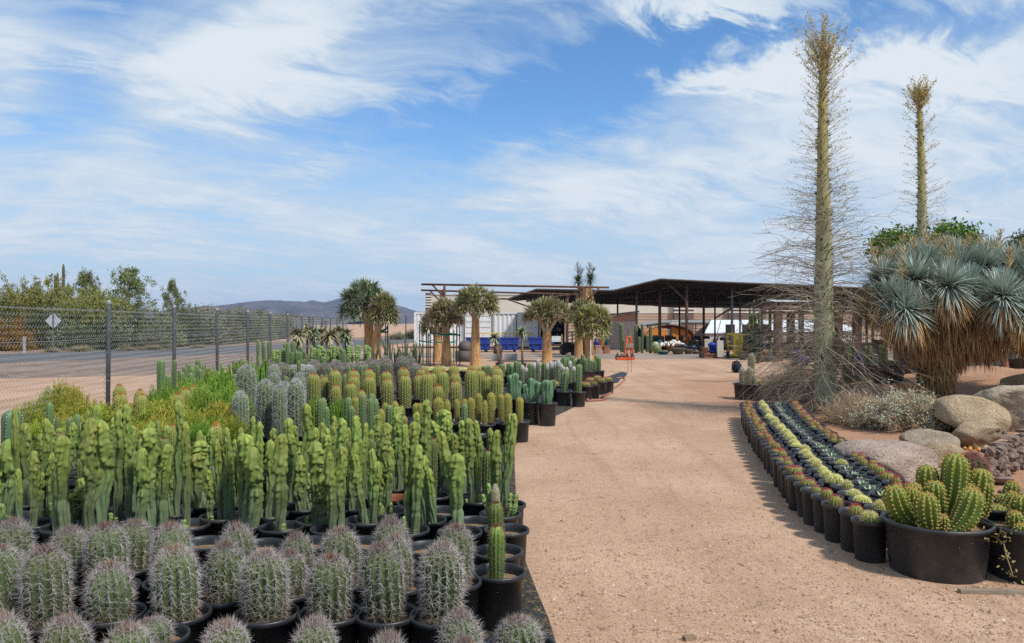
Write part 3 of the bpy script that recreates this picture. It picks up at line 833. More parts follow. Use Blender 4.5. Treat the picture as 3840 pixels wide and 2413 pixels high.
for pa, pb in ((1742, 1846), (1936, 2020)):
    a, b2 = W(pa, d), W(pb, d)
    dr = bx('door', m_white, ct, (a + b2) / 2, -.05, (zb + zt) / 2 + .05, b2 - a, .06, zt - zb - .35)
    for k in range(5): bx('door_rib', m_white, dr, (a + b2) / 2, -.09, zb + .45 + k * .36, b2 - a - .22, .03, .12)
    for xx in (a + .0, b2 - .0): bx('lock_rod', m_dark, dr, xx, -.1, (zb + zt) / 2 + .05, .045, .04, zt - zb - .4)
    bx('door_head', m_dark, dr, (a + b2) / 2, -.085, zt - .17, b2 - a, .02, .035)
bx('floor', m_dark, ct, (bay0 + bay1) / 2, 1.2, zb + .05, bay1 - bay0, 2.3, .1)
yp = bx('hand_rail', m_yel, ct, W(1905, d), -.5, Z(1250, d), W(1990, d) - W(1800, d), .06, .06)
for p in (1812, 1870, 1930, 1985): bx('rail_post', m_yel, yp, W(p, d), -.5, Z(1250, d) / 2, .05, .05, Z(1250, d))
# shelves of bottles and pots inside the open bay
sf = thing('storage_shelf', 'dark red shelves stocked with small bottles inside the open container bay', 'shelf', (0, d + .8, zb + .1))
a, b2 = bay0 + .12, bay1 - .1
m_redw = mat('dark_red_wood', (.10, .025, .02), (.14, .04, .03), 4, .7)
for k in range(4): bx('shelf_board', m_redw, sf, (a + b2) / 2, 0, .35 + k * .42, b2 - a, .45, .05)
for xx in (a + .03, b2 - .03): bx('upright', m_redw, sf, xx, 0, .85, .06, .44, 1.7)
bcols = [mat('bottle_' + n_, c, None, 3, .4) for n_, c in (('white', (.5, .5, .5)), ('green', (.04, .14, .06)), ('yellow', (.5, .36, .04)), ('grey', (.2, .2, .22)))]
mb_b = MB(); mb_b.lathe([(0, 0), (.055, 0), (.055, .14), (.03, .19), (.03, .23), (0, .23)], 8)
me_b = [mb_b.mesh('bottle', m_) for m_ in bcols]
for k in range(4):
    for j in range(7):
        if random.random() < .8:
            o = obj('bottle', me_b[random.randrange(4)], None, (a + .12 + j * (b2 - a - .2) / 7, d + .8 + random.uniform(-.12, .1), zb + .1 + .376 + k * .42), (0, 0, 0), (1, 1, random.uniform(.7, 1.1)))
            tag(o, f'small bottle on the {("lowest", "second", "third", "topmost")[k]} shelf in the container bay', 'bottle', f'bottles on shelf {("one", "two", "three", "four")[k]} of the container bay')

# blue steel bins
def bin_mesh(w, h, dp):
    body = MB(); ta = .88
    v = np.array([(-w / 2 * ta, -dp / 2 * ta, .12), (w / 2 * ta, -dp / 2 * ta, .12), (w / 2 * ta, dp / 2 * ta, .12), (-w / 2 * ta, dp / 2 * ta, .12), (-w / 2, -dp / 2, h), (w / 2, -dp / 2, h), (w / 2, dp / 2, h), (-w / 2, dp / 2, h)])
    body.add(v, q=[(3, 2, 1, 0), (0, 1, 5, 4), (1, 2, 6, 5), (2, 3, 7, 6), (3, 0, 4, 7)])
    return body
for i, (pa, pb) in enumerate(((1748, 1841), (1862, 1946), (1981, 2076))):
    d = 43.2; w = (pb - pa) / F * d; h = Z(1268, d) - .0
    e = thing('blue_bin', ('blue steel tipping bin half behind the trunk of the tallest single quiver tree', 'blue steel tipping bin standing clear between the two small potted aloes', 'blue steel tipping bin partly behind the forked quiver tree trunk')[i], 'bin', (W((pa + pb) / 2, d), d, 0), 0, 'blue tipping bins by the container')
    obj('body', bin_mesh(w, h, 1.0).mesh('body', m_blue), e)
    for s_ in (-1, 1): bx('side_rim', m_blue, e, s_ * w / 2, 0, h, .06, 1.06, .06)
    for s_ in (-1, 1): bx('end_rim', m_blue, e, 0, s_ * .5, h + .002, w + .06, .06, .058)
    for xx in (-.3, .0, .3): bx('stiffener', m_blue, e, xx * w, -.495, h * .62, .05, .06, h * .62, rx=-.06)
    bx('ledge', m_blue, e, 0, -.5, h * .62, w * .95, .05, .05)
    for xx in (-.3, .3):
        mb = MB(); mb.box(xx * w, 0, .065, .16, .8, .129); obj('fork_pocket', mb.mesh('fork_pocket', m_dark), e)

# shade structure on posts, dark fabric sagging between purlins
m_shade = mat('black_shade_fabric', (0.020, 0.0175, 0.0165), (0.028, 0.024, 0.022), 1.2, .9)
sh = thing('shade_canopy', 'large dark shade canopy on rusty posts over the pottery yard', 'canopy', (0, 0, 0))
d1, d2 = 44.0, 64.0
front = [(1904, 1121), (2012, 1084), (2299, 1089), (2477, 1046), (2700, 1057), (3050, 1071), (3330, 1084), (3420, 1100)]
back_z = [Z(y_, d2) for y_ in (1134, 1136, 1141, 1151, 1155, 1158, 1163, 1166)]
nx, ny = 56, 16
us = np.linspace(0, len(front) - 1, nx); vs_ = np.linspace(0, 1, ny)
fx = np.interp(us, range(len(front)), [W(p[0], d1) for p in front]); fz = np.interp(us, range(len(front)), [Z(p[1], d1) for p in front])
bz = np.interp(us, range(len(front)), back_z)
bxx = np.interp(us, range(len(front)), [W(p[0], d2) for p in [(2100, 0), (2160, 0), (2330, 0), (2500, 0), (2700, 0), (3020, 0), (3300, 0), (3400, 0)]])
V = np.zeros((ny, nx, 3))
for r_, s_ in enumerate(vs_):
    V[r_, :, 0] = fx * (1 - s_) + bxx * s_; V[r_, :, 1] = d1 + (d2 - d1) * s_
    V[r_, :, 2] = fz * (1 - s_) + bz * s_ - .10 * np.abs(np.sin(s_ * PI * 4)) * (1 if 1 else 0) - .05 * np.abs(np.sin(us * PI * 1.5))
i = np.arange(ny - 1)[:, None] * nx + np.arange(nx - 1)[None, :]
qd = np.stack([i, i + 1, i + nx + 1, i + nx], -1).reshape(-1, 4)
mb = MB(); mb.add(V.reshape(-1, 3), q=qd); mb.add(V.reshape(-1, 3) + (0, 0, .03), q=qd[:, ::-1])
obj('roof_fabric', mb.mesh('roof_fabric', m_shade, True), sh)
mb = MB(); mb.tube([(x, d1, z - .03) for x, z in zip([W(p[0], d1) for p in front], [Z(p[1], d1) for p in front])], .06, 6); obj('edge_beam', mb.mesh('edge_beam', m_dsteel), sh)
for s_ in (.25, .5, .75):
    mb = MB(); r_ = int(round(s_ * (ny - 1))); mb.tube(V[r_, ::3] - (0, 0, .09), .045, 5); obj('purlin', mb.mesh('purlin', m_dsteel), sh)
def roof_z(x, y):
    s_ = min(1, max(0, (y - d1) / (d2 - d1)))
    row = V[int(s_ * (ny - 1))]
    return float(np.interp(x, row[:, 0], row[:, 2]))
for px, d, rust, r_ in ((2254, 56, 0, .05), (2316, 53, 0, .06), (2387, 47, 2, .07), (2474, 46, 1, .09), (2548, 52, 1, .06), (2575, 44.6, 1, .085), (2639, 48, 1, .075), (2681, 55, 0, .06), (2745, 46, 2, .075), (2775, 52, 2, .06), (2890, 56, 0, .06), (3010, 47, 0, .08), (3150, 52, 0, .07), (3250, 48, 0, .08)):
    x = W(px, d); zt = roof_z(x, d) - .02
    mb = MB(); mb.bar((x, d, 0), (x, d, zt), r_, 8); po = obj('canopy_post', mb.mesh('canopy_post', (m_dsteel, m_rust, m_lsteel)[rust], True), sh)
    mb = MB(); mb.box(x, d, .012, .3, .3, .02); obj('base_plate', mb.mesh('base_plate', m_dsteel), po)
for (pa, ya, da), (pb, yb, db) in [((2494, 1052, 44.6), (2572, 1128, 44.6)), ((2470, 1085, 46), (2560, 1068, 46)), ((2385, 1108, 47), (2470, 1086, 46.2)), ((2681, 1194, 55), (2740, 1158, 53)), ((2316, 1120, 53), (2385, 1106, 48))]:
    mb = MB(); mb.bar((W(pa, da), da, Z(ya, da)), (W(pb, db), db, Z(yb, db)), .05, 6); obj('brace', mb.mesh('brace', m_dsteel), sh)

# open pipe frame in front of the container
tr = thing('pipe_trellis', 'open rusty pipe frame with long rails above the quiver trees', 'pipe frame', (0, 0, 0))
fr = [((1580, 1067, 36), (2284, 1079, 36)), ((1579, 1089, 41), (2185, 1106, 41)), ((1850, 1121, 46), (2000, 1124, 46))]
for (a, b2) in fr:
    mb = MB(); mb.bar((W(a[0], a[2]), a[2], Z(a[1], a[2])), (W(b2[0], b2[2]), b2[2], Z(b2[1], b2[2])), .055, 6); obj('rail', mb.mesh('rail', m_rust, True), tr)
for px, d, yt in ((1667, 36, 1069), (1655, 41, 1092), (2188, 36, 1078), (2128, 41, 1105)):
    mb = MB(); mb.bar((W(px, d), d, 0), (W(px, d), d, Z(yt, d)), .06, 6); obj('frame_post', mb.mesh('frame_post', m_rust, True), tr)
for a, b2 in (((1620, 1068, 36), (1690, 1140, 36)), ((1667, 1070, 36), (1660, 1110, 36)), ((1612, 1090, 41), (1650, 1130, 41)), ((2247, 1080, 36), (2195, 1135, 36)), ((2040, 1120, 41), (2128, 1106, 41)), ((1905, 1124, 46), (1985, 1152, 46)), ((2128, 1112, 41), (2190, 1082, 36))):
    mb = MB(); mb.bar((W(a[0], a[2]), a[2], Z(a[1], a[2])), (W(b2[0], b2[2]), b2[2], Z(b2[1], b2[2])), .045, 6); obj('brace', mb.mesh('brace', m_rust, True), tr)

# small peach outbuilding
d = 46.5
ob = thing('outbuilding', 'small pinkish block outbuilding with a slanted roof beside the arched trellis', 'building', (0, d, 0))
xa, xb = W(2286, d), W(2382, d)
mb = MB(); z1, z2 = Z(1190, d), Z(1176, d)
v = [(xa, 0, 0), (xb, 0, 0), (xb, 3, 0), (xa, 3, 0), (xa, 0, z1), (xb, 0, z2), (xb, 3, z2), (xa, 3, z1)]
mb.add(v, q=[(0, 1, 5, 4), (1, 2, 6, 5), (2, 3, 7, 6), (3, 0, 4, 7), (4, 5, 6, 7)])
obj('block_wall', mb.mesh('block_wall', mat('pale_block', (.50, .44, .38), (.56, .50, .44), 3, .9)), ob)
m_peach = mat('peach_stucco', (.42, .22, .155), (.46, .25, .18), 2, .9)
zq = Z(1205, d); mb = MB(); v = [(xa - .01, -.06, zq), (xb + .01, -.06, zq), (xb + .01, -.06, z2 + .02), (xa - .01, -.06, z1 + .02), (xa - .01, -.005, zq), (xb + .01, -.005, zq), (xb + .01, -.005, z2 + .02), (xa - .01, -.005, z1 + .02)]
mb.add(v, q=[(0, 1, 2, 3), (5, 4, 7, 6), (1, 5, 6, 2), (4, 0, 3, 7), (3, 2, 6, 7), (4, 5, 1, 0)]); obj('stucco_band', mb.mesh('stucco_band', m_peach), ob)
mb = MB(); mb.bar((xa - .2, 1.4, z1 + .09), (xb + .2, 1.4, z2 + .10), .05, 4); rf = MB()
v = np.array([(xa - .25, -.3, z1 + .03), (xb + .2, -.3, z2 + .05), (xb + .2, 3.2, z2 + .05), (xa - .25, 3.2, z1 + .03)])
rf.add(np.vstack([v, v + (0, 0, .1)]), q=[(3, 2, 1, 0), (4, 5, 6, 7), (0, 1, 5, 4), (1, 2, 6, 5), (2, 3, 7, 6), (3, 0, 4, 7)])
obj('roof', rf.mesh('roof', mat('grey_roof', (.17, .155, .145), (.22, .20, .18), 4)), ob)

# arched wrought iron trellis
d = 42.0
at_ = thing('arched_trellis', 'black arched lattice garden trellis in front of the pink outbuilding', 'trellis', (W(2305, d), d, 0))
w = 36 / F * d; h = Z(1211, d); mb = MB()
arc = [(-w / 2, 0, 0)] + [(-w / 2 * math.cos(a), 0, h - w / 2 + w / 2 * math.sin(a)) for a in np.linspace(0, PI, 13)] + [(w / 2, 0, 0)]
mb.tube(arc, .018, 5); obj('arch', mb.mesh('arch', m_dark), at_)
mb = MB(); st = .09
for s_ in (-1, 1):
    for k in range(-12, 24):
        z0_ = k * st * 1.5; ppts = []
        for u in np.linspace(-w / 2, w / 2, 12):
            z = z0_ + s_ * (u + w / 2) * 1.6
            lim = h - w / 2 + math.sqrt(max(0, (w / 2) ** 2 - u * u))
            if .15 < z < lim - .01: ppts.append((u, s_ * .008, z))
        if len(ppts) > 1: mb.tube([ppts[0], ppts[-1]], .010, 3, cap=False)
obj('lattice', mb.mesh('lattice', m_dark), at_, stuff=True)

# orange hoop tarp, dark tarp, tank, low shed roof, white greenhouse
d = 67.0
og = thing('hoop_tent', 'orange tarp stretched over low hoops behind the pottery', 'tarp shelter', (0, d, 0))
m_tarp = mat('orange_tarp', (0.50, 0.185, 0.035), (0.60, 0.25, 0.055), 1.0, .6); mb = MB()
nx, ny = 14, 5; aa = np.linspace(0, PI, nx); VV = []
cx_, wx, hh = W(2512, d), 190 / F * d / 2, Z(1219, d) - .1
for k in range(ny):
    for a in aa: VV.append((cx_ - wx * math.cos(a) - .3 * k * .2, k * 1.1, .1 + hh * math.sin(a) ** .8 * (1 - .04 * k)))
i = np.arange(ny - 1)[:, None] * nx + np.arange(nx - 1)[None, :]
mb.add(VV, q=np.stack([i, i + 1, i + nx + 1, i + nx], -1).reshape(-1, 4)); obj('tarp', mb.mesh('tarp', m_tarp, True), og)
for k in (0, 2, 4):
    mb = MB(); mb.tube([(cx_ - (wx - .03) * math.cos(a) - .3 * k * .2, k * 1.1 - .02, .1 + (hh - .02) * math.sin(a) ** .8 * (1 - .04 * k)) for a in aa], .035, 5); obj('hoop', mb.mesh('hoop', m_dark), og)
mb = MB()
mb.add([(cx_ - wx, -.1, .1), (cx_ - wx * .2, -.1, .1), (cx_ - wx * .1, -.1, hh * .72), (cx_ - wx * .62, -.1, hh * .88), (cx_ - wx * .93, -.12, hh * .5)], t=[(0, 1, 2), (0, 2, 3), (0, 3, 4)])
mb.add([(cx_ + wx * .1, .3, .1), (cx_ + wx, .3, .1), (cx_ + wx * .7, .3, hh * .72), (cx_ + wx * .1, .3, hh * .93)], q=[(0, 1, 2, 3)]); obj('end_flap', mb.mesh('end_flap', m_tarp), og)
d = 50.0
e = thing('dark_tarp', 'dark green tarp draped in a slope at the end of the orange tarp', 'tarp', (0, d, 0))
mb = MB(); a, b2, c_ = W(2391, d), W(2427, d), W(2400, d)
mb.add([(a, 0, 0), (b2, 0, 0), (b2, 0, .5), (a, 0, Z(1219, d)), (a, 2, 0), (b2, 2, 0), (b2, 2, .5), (a, 2, Z(1219, d))], q=[(0, 1, 2, 3), (3, 2, 6, 7), (5, 4, 7, 6), (4, 0, 3, 7), (1, 5, 6, 2)]); obj('tarp_sheet', mb.mesh('tarp_sheet', mat('green_black_tarp', (.012, .022, .016), (.02, .035, .026), 2)), e)
d = 72.0
e = thing('water_tank', 'white plastic cube tank in a wire cage above the orange tarp', 'tank', (W(2531, d), d, 0))
zt = Z(1203, d); bx('bottle_tank', mat('translucent_plastic', (.66, .68, .70), (.72, .74, .75), 3, .5), e, 0, 0, zt - .42, .82, .9, .84)
bx('stand', m_dsteel, e, 0, 0, (zt - .85) / 2, .8, .8, zt - .85)
mb = MB()
for k in range(6): mb.box(-.42 + k * .168, -.47, zt - .42, .025, .025, .86)
for k in range(4): mb.box(0, -.485, zt - .8 + k * .25, .86, .02, .025)
obj('wire_cage', mb.mesh('wire_cage', m_lsteel), e, stuff=True)
d = 73.0
e = thing('low_shed', 'long low open shed with a dark curved sheet roof behind the pottery', 'shed', (0, d, 0))
mb = MB(); mb.tube([(W(2422, d), 0, Z(1222, d)), (W(2480, d), 0, Z(1214, d)), (W(2560, d), 0, Z(1213, d)), (W(2780, d), 0, Z(1216, d))], .12, 6); obj('roof_edge', mb.mesh('roof_edge', m_dsteel), e)
mb = MB(); mb.add([(W(2422, d), 0, Z(1222, d)), (W(2560, d), 0, Z(1212, d) ), (W(2780, d), 0, Z(1215, d)), (W(2780, d), 4, Z(1215, d) + .3), (W(2560, d), 4, Z(1212, d) + .3), (W(2422, d), 4, Z(1222, d) + .3)], q=[(0, 1, 4, 5), (1, 2, 3, 4)]); obj('roof_sheet', mb.mesh('roof_sheet', m_lsteel), e)
for px in (2430, 2520, 2610, 2700, 2775):
    mb = MB(); mb.bar((W(px, d), .1, 0), (W(px, d), .1, Z(1216, d)), .06, 6); obj('shed_post', mb.mesh('shed_post', m_dsteel), e)
d = 67.5
gh = thing('greenhouse', 'low greenhouse with a sloping white panelled roof under the canopy', 'greenhouse', (0, d, 0))
m_poly = mat('white_polycarbonate', (.72, .74, .74), (.64, .66, .66), 2, .4)
xa, xb = W(2640, d), W(3240, d)
def gh_pt(u, v_):   # u along, v up the slope
    za = Z(1250, d) + (Z(1243, d) - Z(1250, d)) * u
    top = [W(2800, d + 8), Z(1203, d + 8)]
    return (xa + (xb - xa) * u + v_ * 2.4 * (1 - u), v_ * 7.0, za + v_ * (Z(1200, d + 7) - za))
npan = 12
for k in range(npan):
    for j in range(3):
        u0, u1, v0, v1 = (k + .04) / npan, (k + .96) / npan, (j + .02) / 3, (j + .98) / 3
        P4 = np.array([gh_pt(u0, v0), gh_pt(u1, v0), gh_pt(u1, v1), gh_pt(u0, v1)])
        mb = MB(); mb.add(np.vstack([P4, P4 - (0, 0, .04)]), q=[(0, 1, 2, 3), (7, 6, 5, 4), (0, 4, 5, 1), (1, 5, 6, 2), (2, 6, 7, 3), (3, 7, 4, 0)])
        obj('roof_panel', mb.mesh('roof_panel', m_poly), gh)
for k in range(npan + 1):
    a, b2 = gh_pt(k / npan, 0), gh_pt(k / npan, 1); mb = MB(); mb.bar(np.array(a) - (0, 0, .05), np.array(b2) - (0, 0, .05), .035, 4); obj('rafter', mb.mesh('rafter', m_lsteel), gh)
    mb = MB(); mb.bar((a[0], .05, 0), (a[0], .05, a[2] - .05), .04, 4); obj('wall_post', mb.mesh('wall_post', m_lsteel), gh)
mb = MB(); mb.add([(xa, .2, 0), (xb, .2, 0), (xb, .2, Z(1246, d)), (xa, .2, Z(1252, d))], q=[(0, 1, 2, 3)]); obj('side_wall', mb.mesh('side_wall', mat('greenhouse_side', (.40, .40, .39), (.5, .5, .49), 1)), gh); mb = MB()
mb.add([(xa, 7, 0), (xb, 7, 0), (xb, 7, Z(1204, d + 7)), (xa + 2.4, 7, Z(1204, d + 7))], q=[(1, 0, 3, 2)]); obj('side_wall', mb.mesh('side_wall', mat('greenhouse_wall', (.40, .40, .39), (.5, .5, .49), 1)), gh)
for px in (2738, 2800, 2870):
    bx('doorway', m_dark, gh, W(px, d), -.02, .75, .8, .05, 1.45)

# brown timber pergola behind the boojum tree
d = 33.0
pg = thing('timber_pergola', 'dark brown timber porch with heavy beams behind the bare boojum branches', 'pergola', (0, d, 0))
for pa, pb, y0, y1, dd in ((2862, 3060, 1148, 1164, 0), (3060, 3235, 1150, 1166, 0), (2900, 3290, 1166, 1174, 1.6)):
    bx('beam', m_wood, pg, W((pa + pb) / 2, d), dd, Z((y0 + y1) / 2, d), (pb - pa) / F * d - .01, .3, (y1 - y0) / F * d)
for px, dd in ((2917, 0), (3214, 0), (3060, 3), (3255, 3)):
    bx('timber_post', m_wood, pg, W(px, d), dd, Z(1166, d) / 2, .30, .28, Z(1166, d))
for k in range(7): bx('rafter', m_wood, pg, W(2900 + k * 55, d), 1.8, Z(1160, d) + .17, .12, 4.2, .16)
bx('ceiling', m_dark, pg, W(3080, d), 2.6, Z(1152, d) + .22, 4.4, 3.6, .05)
d = 38.0
e = thing('white_metal_roof', 'pale low metal roof glimpsed behind the boojum trunk', 'roof', (0, d, 0))
mb = MB(); xa, xb = W(3000, d), W(3290, d); za, zb = Z(1155, d), Z(1120, d)
mb.add([(xa, 0, za), (xb, 0, Z(1140, d)), (xb, 5, zb), (xa, 5, zb + .1), (xa, 0, za - .12), (xb, 0, Z(1140, d) - .12), (xb, 5, zb - .12), (xa, 5, zb - .02)], q=[(0, 1, 2, 3), (7, 6, 5, 4), (0, 4, 5, 1), (1, 5, 6, 2), (2, 6, 7, 3), (3, 7, 4, 0)])
obj('roof_sheet', mb.mesh('roof_sheet', mat('pale_roof', (.46, .48, .50), (.52, .54, .55), 2, .5)), e)
for px in (3005, 3130, 3280):
    mb = MB(); mb.bar((W(px, d), .2, 0), (W(px, d), .2, Z(1150, d)), .07, 6); obj('roof_post', mb.mesh('roof_post', m_dsteel), e)
# ================================================================== QUIVER TREES AND YUCCAS IN THE MIDDLE DISTANCE
m_qbark, q, b = new_mat('peeling_golden_bark')
t = q.n('ShaderNodeTexCoord'); mp = q.n('ShaderNodeMapping'); q.link(t.outputs['Object'], mp.inputs[0]); mp.inputs['Scale'].default_value = (7, 7, 1.5)
n1 = q.noise(mp.outputs[0], 2.2, 7, .65, 1.2); n2 = q.noise(mp.outputs[0], 5.0, 5, .6, .8)
col = q.ramp(n1, [(.30, (.20, .105, .045)), (.44, (.42, .235, .10)), (.55, (.56, .345, .16)), (.72, (.64, .46, .27))])
col = q.mixc(q.smooth(n2, .58, .68), col, (.25, .12, .045))
q.link(col, b.inputs['Base Color']); b.inputs['Roughness'].default_value = .85; b.inputs['Specular IOR Level'].default_value = .15
bp = q.n('ShaderNodeBump'); bp.inputs['Strength'].default_value = 1.0; bp.inputs['Distance'].default_value = .05
q.link(q.add(n1, q.mul(n2, .5)), bp.inputs['Height']); q.link(bp.outputs[0], b.inputs['Normal'])
m_qlimb = mat('pale_smooth_limb', (.30, .25, .18), (.40, .34, .25), 5, .8)
Q_BLUE = mat_h('quiver_leaf_blue_green', [(0, (.15, .20, .125)), (.6, (.24, .29, .18)), (1, (.38, .41, .26))], .55, .35, .1, .15, 3, 0)
Q_OLIVE = mat_h('quiver_leaf_olive', [(0, (.20, .205, .095)), (.6, (.34, .33, .165)), (1, (.52, .48, .27))], .55, .35, .1, .15, 3, 0)
Q_DRY = mat_h('quiver_leaf_dry', [(0, (.22, .18, .10)), (.6, (.36, .30, .17)), (1, (.52, .44, .28))], .6, .3, .1, .2, 3, 0)

def bark_trunk(mb, H, r0, r1, seed, n=26, k=16, lean=0.0, rough=.07):
    th = np.arange(n) * 2 * PI / n; zs = np.linspace(-.05, H, k)
    V = []
    for z in zs:
        s_ = max(0, z / H); r = r0 * (1 - s_) ** 1.5 + r1 * (1 - (1 - s_) ** 1.5)
        for a in th:
            w = 1 + rough * mnoise.fractal((math.cos(a) * 1.6, math.sin(a) * 1.6, z * 1.1 + seed * 7), 1, 2, 4) + rough * .6 * mnoise.noise((math.cos(a) * 5, math.sin(a) * 5, z * 1.5 + seed))
            V.append((r * w * math.cos(a) + lean * s_ * H, r * w * math.sin(a), z))
    i = np.arange(k - 1)[:, None] * n; j = np.arange(n)[None, :]; j2 = (j + 1) % n
    mb.add(V, q=np.stack([i + j, i + j2, i + n + j2, i + n + j], -1).reshape(-1, 4))

def quiver(label, tpx, base_y, tw, tw2, fork_y, box, leaf, seed, nros=75, nleaf=20, L=.27, wd=.030, tw_d=None, low=-.25, limbs=True):
    d = D(base_y); rng = np.random.default_rng(seed)
    e = thing('quiver_tree', label, 'tree', (W(tpx, d), d, 0))
    Hf = Z(fork_y, d); r0, r1 = tw / 2 / F * d, tw2 / 2 / F * d
    cx_, cz = W((box[0] + box[1]) / 2, d) - W(tpx, d), 0
    zt, zb = Z(box[2], d), Z(box[3], d)
    rx = (box[1] - box[0]) / 2 / F * d; czz = zb * .62 + zt * .38; rz = zt - czz
    mb = MB(); bark_trunk(mb, Hf, r0, r1, seed, lean=0); obj('trunk', mb.mesh('trunk', m_qbark, True), e)
    Lx = L
    nros = int(nros * 1.7); dirs = unit(rng.normal(size=(nros * 3, 3)))
    dirs = dirs[dirs[:, 2] > low][:nros]
    er = np.array((rx - Lx * .62, rx - Lx * .62, rz - Lx * .62))
    P = dirs * er * rng.uniform(.80, 1.03, (len(dirs), 1)) + (cx_, 0, czz)
    # lower rosettes hang below the dome
    lowm = dirs[:, 2] < 0; P[lowm, 2] = czz + dirs[lowm, 2] * (czz - zb) * 1.6
    if limbs:
        mb = MB(); O = np.array((0, 0, Hf - .06)); nl = 7
        hub = [O + (math.cos(a) * rx * .38 + cx_ * .6, math.sin(a) * rx * .38, (zt - Hf) * rng.uniform(.28, .45)) for a in np.linspace(0, 2 * PI, nl, endpoint=False) + rng.uniform(0, .9)]
        for h_ in hub: mb.tube([O - (0, 0, .1), O * .6 + h_ * .4 + (0, 0, -.02), h_], [r1 * .62, r1 * .45, r1 * .32], 6, cap=False)
        for p in P:
            h_ = hub[int(np.argmin([np.linalg.norm(p - q2) for q2 in hub]))]
            mb.tube([h_, (h_ + p) / 2 + (0, 0, .03), p], [r1 * .26, r1 * .2, r1 * .17], 4, cap=False)
        obj('limbs', mb.mesh('limbs', m_qlimb, True), e)['kind'] = 'stuff'
    nleaf = int(nleaf * 1.0); wd = wd * 1.65; n = len(P) * nleaf
    ax = np.repeat(unit(dirs * (1, 1, .8) + (0, 0, .25)), nleaf, 0); PP = np.repeat(P, nleaf, 0)
    ld = unit(ax * .75 + unit(rng.normal(size=(n, 3))) * .95)
    hv = np.clip(rng.normal(.45, .25, n) , 0, 1)
    v, t_, q_, h = blades(PP, ld, Lx * rng.uniform(.7, 1.15, n), wd, rng.uniform(.0, .35, n), rng, 4, hv, curl=ax * .22)
    mb = MB(); mb.add(v, t_, q_, h); obj('crown', mb.mesh('crown', leaf), e, stuff=True)
    return e, d
quiver('tallest quiver tree with a broad blue-green crown, nearest the chain link fence', 1383, 1352, 40, 34, 1210, (1266, 1466, 1049, 1240), Q_BLUE, 3, 85, 22, .40, .042)
quiver('quiver tree with an olive crown tucked against the blue-green one, trunk tied with green tape', 1413, 1357, 36, 30, 1240, (1375, 1502, 1095, 1236), Q_OLIVE, 4, 55, 20, .32, .034)
quiver('brown-leaved quiver tree in front of its pair, trunk tied with green tape between stakes', 1674, 1371, 42, 26, 1238, (1595, 1745, 1120, 1246), Q_DRY, 5, 72, 22, .28, .03)
quiver('smaller brown-leaved quiver tree behind its pair, closest to the staked ocotillo stems', 1641, 1359, 38, 30, 1262, (1570, 1672, 1155, 1268), Q_DRY, 6, 48, 20, .28, .03)
quiver('single quiver tree with a round dark olive crown on one straight golden trunk', 1783, 1377, 46, 28, 1190, (1698, 1882, 1070, 1200), Q_OLIVE, 7, 85, 22, .28, .031)
quiver('quiver tree with a forked trunk and a wide flat pale olive crown', 2051, 1359, 42, 30, 1246, (1955, 2155, 1115, 1240), Q_OLIVE, 8, 85, 20, .30, .030, low=-.1)
quiver('quiver tree behind the last pair, its stout trunk beside the rusty frame post', 2170, 1342, 36, 28, 1235, (2120, 2250, 1118, 1240), Q_OLIVE, 9, 60, 20, .30, .032)
quiver('quiver tree with a drooping pale yellow-green mop crown, nearest the orange cart', 2213, 1358, 36, 22, 1250, (2146, 2297, 1140, 1262), mat_h('quiver_leaf_pale', [(0, (.23, .24, .09)), (.6, (.38, .38, .16)), (1, (.56, .53, .26))], .55, .35, .1, .15, 3, 0), 10, 78, 24, .28, .028, low=-.6)
# green tape and the stakes it is tied to
m_tape = mat('green_tape', (.01, .20, .13), (.02, .26, .18), 8, .5)
m_stake = mat('green_steel_stake', (.025, .05, .035), (.04, .07, .05), 6, .6); m_tip = mat('white_tip', (.7, .7, .7), None)
def stake(label, px, yt, yb, tip=False, wpx=4.5, rust=False):
    d = D(yb); H = Z(yt, d)
    e = thing('stake', label, 'stake', (W(px, d), d, 0), 0, 'steel stakes around the quiver trees')
    r = wpx / 2 / F * d
    mb = MB(); mb.box(0, 0, H / 2, r * 1.6, r * .7, H); mb.box(0, r * .7, H / 2, r * .6, r * 1.2, H); obj('shaft', mb.mesh('shaft', m_rust if rust else m_stake), e)
    if tip:
        mb = MB(); mb.box(0, 0, H - .14, r * 1.8, r * 1.0, .30); obj('white_tip', mb.mesh('white_tip', m_tip), e)
for i, (px, yt, yb, tip, rust) in enumerate(((1573, 1215, 1362, 0, 0), (1586, 1230, 1366, 0, 0), (1600, 1240, 1368, 0, 0), (1613, 1198, 1373, 1, 0), (1627, 1230, 1373, 0, 1), (1606, 1248, 1372, 0, 0), (1702, 1240, 1366, 0, 0), (1712, 1222, 1366, 0, 0), (1724, 1195, 1371, 1, 0))):
    stake(f'{("green", "rusty")[rust]} steel stake{" with a white tip" if tip else ""} round the brown quiver trees, {nth(i + 1)} from the fence', px, yt, yb, tip, 5, rust)
stake('rusty red stake beside the olive quiver tree crown nearest the fence', 1454, 1200, 1355, False, 6, True)
stake('dark green stake between the two trunks nearest the fence', 1446, 1215, 1357)
stake('tall bare stake standing among the green ocotillo stems', 1522, 1183, 1352)
def tape(label, pts, d, w=.07, loops=3):
    mb = MB(); rng = np.random.default_rng(len(label))
    for k in range(loops):
        P = [(W(px, d) , d + dy_, Z(py + rng.normal() * 2.5, d)) for px, py, dy_ in pts]
        P = np.array(P); n = len(P)
        v = np.concatenate([P - (0, 0, w * .35), P + (0, 0, w * .35)])
        i = np.arange(n - 1); mb.add(v, q=np.stack([i, i + 1, i + n + 1, i + n], 1))
    tag(obj('green_tape', mb.mesh('green_tape', m_tape)), label, 'tape', 'green tapes on the quiver trees')
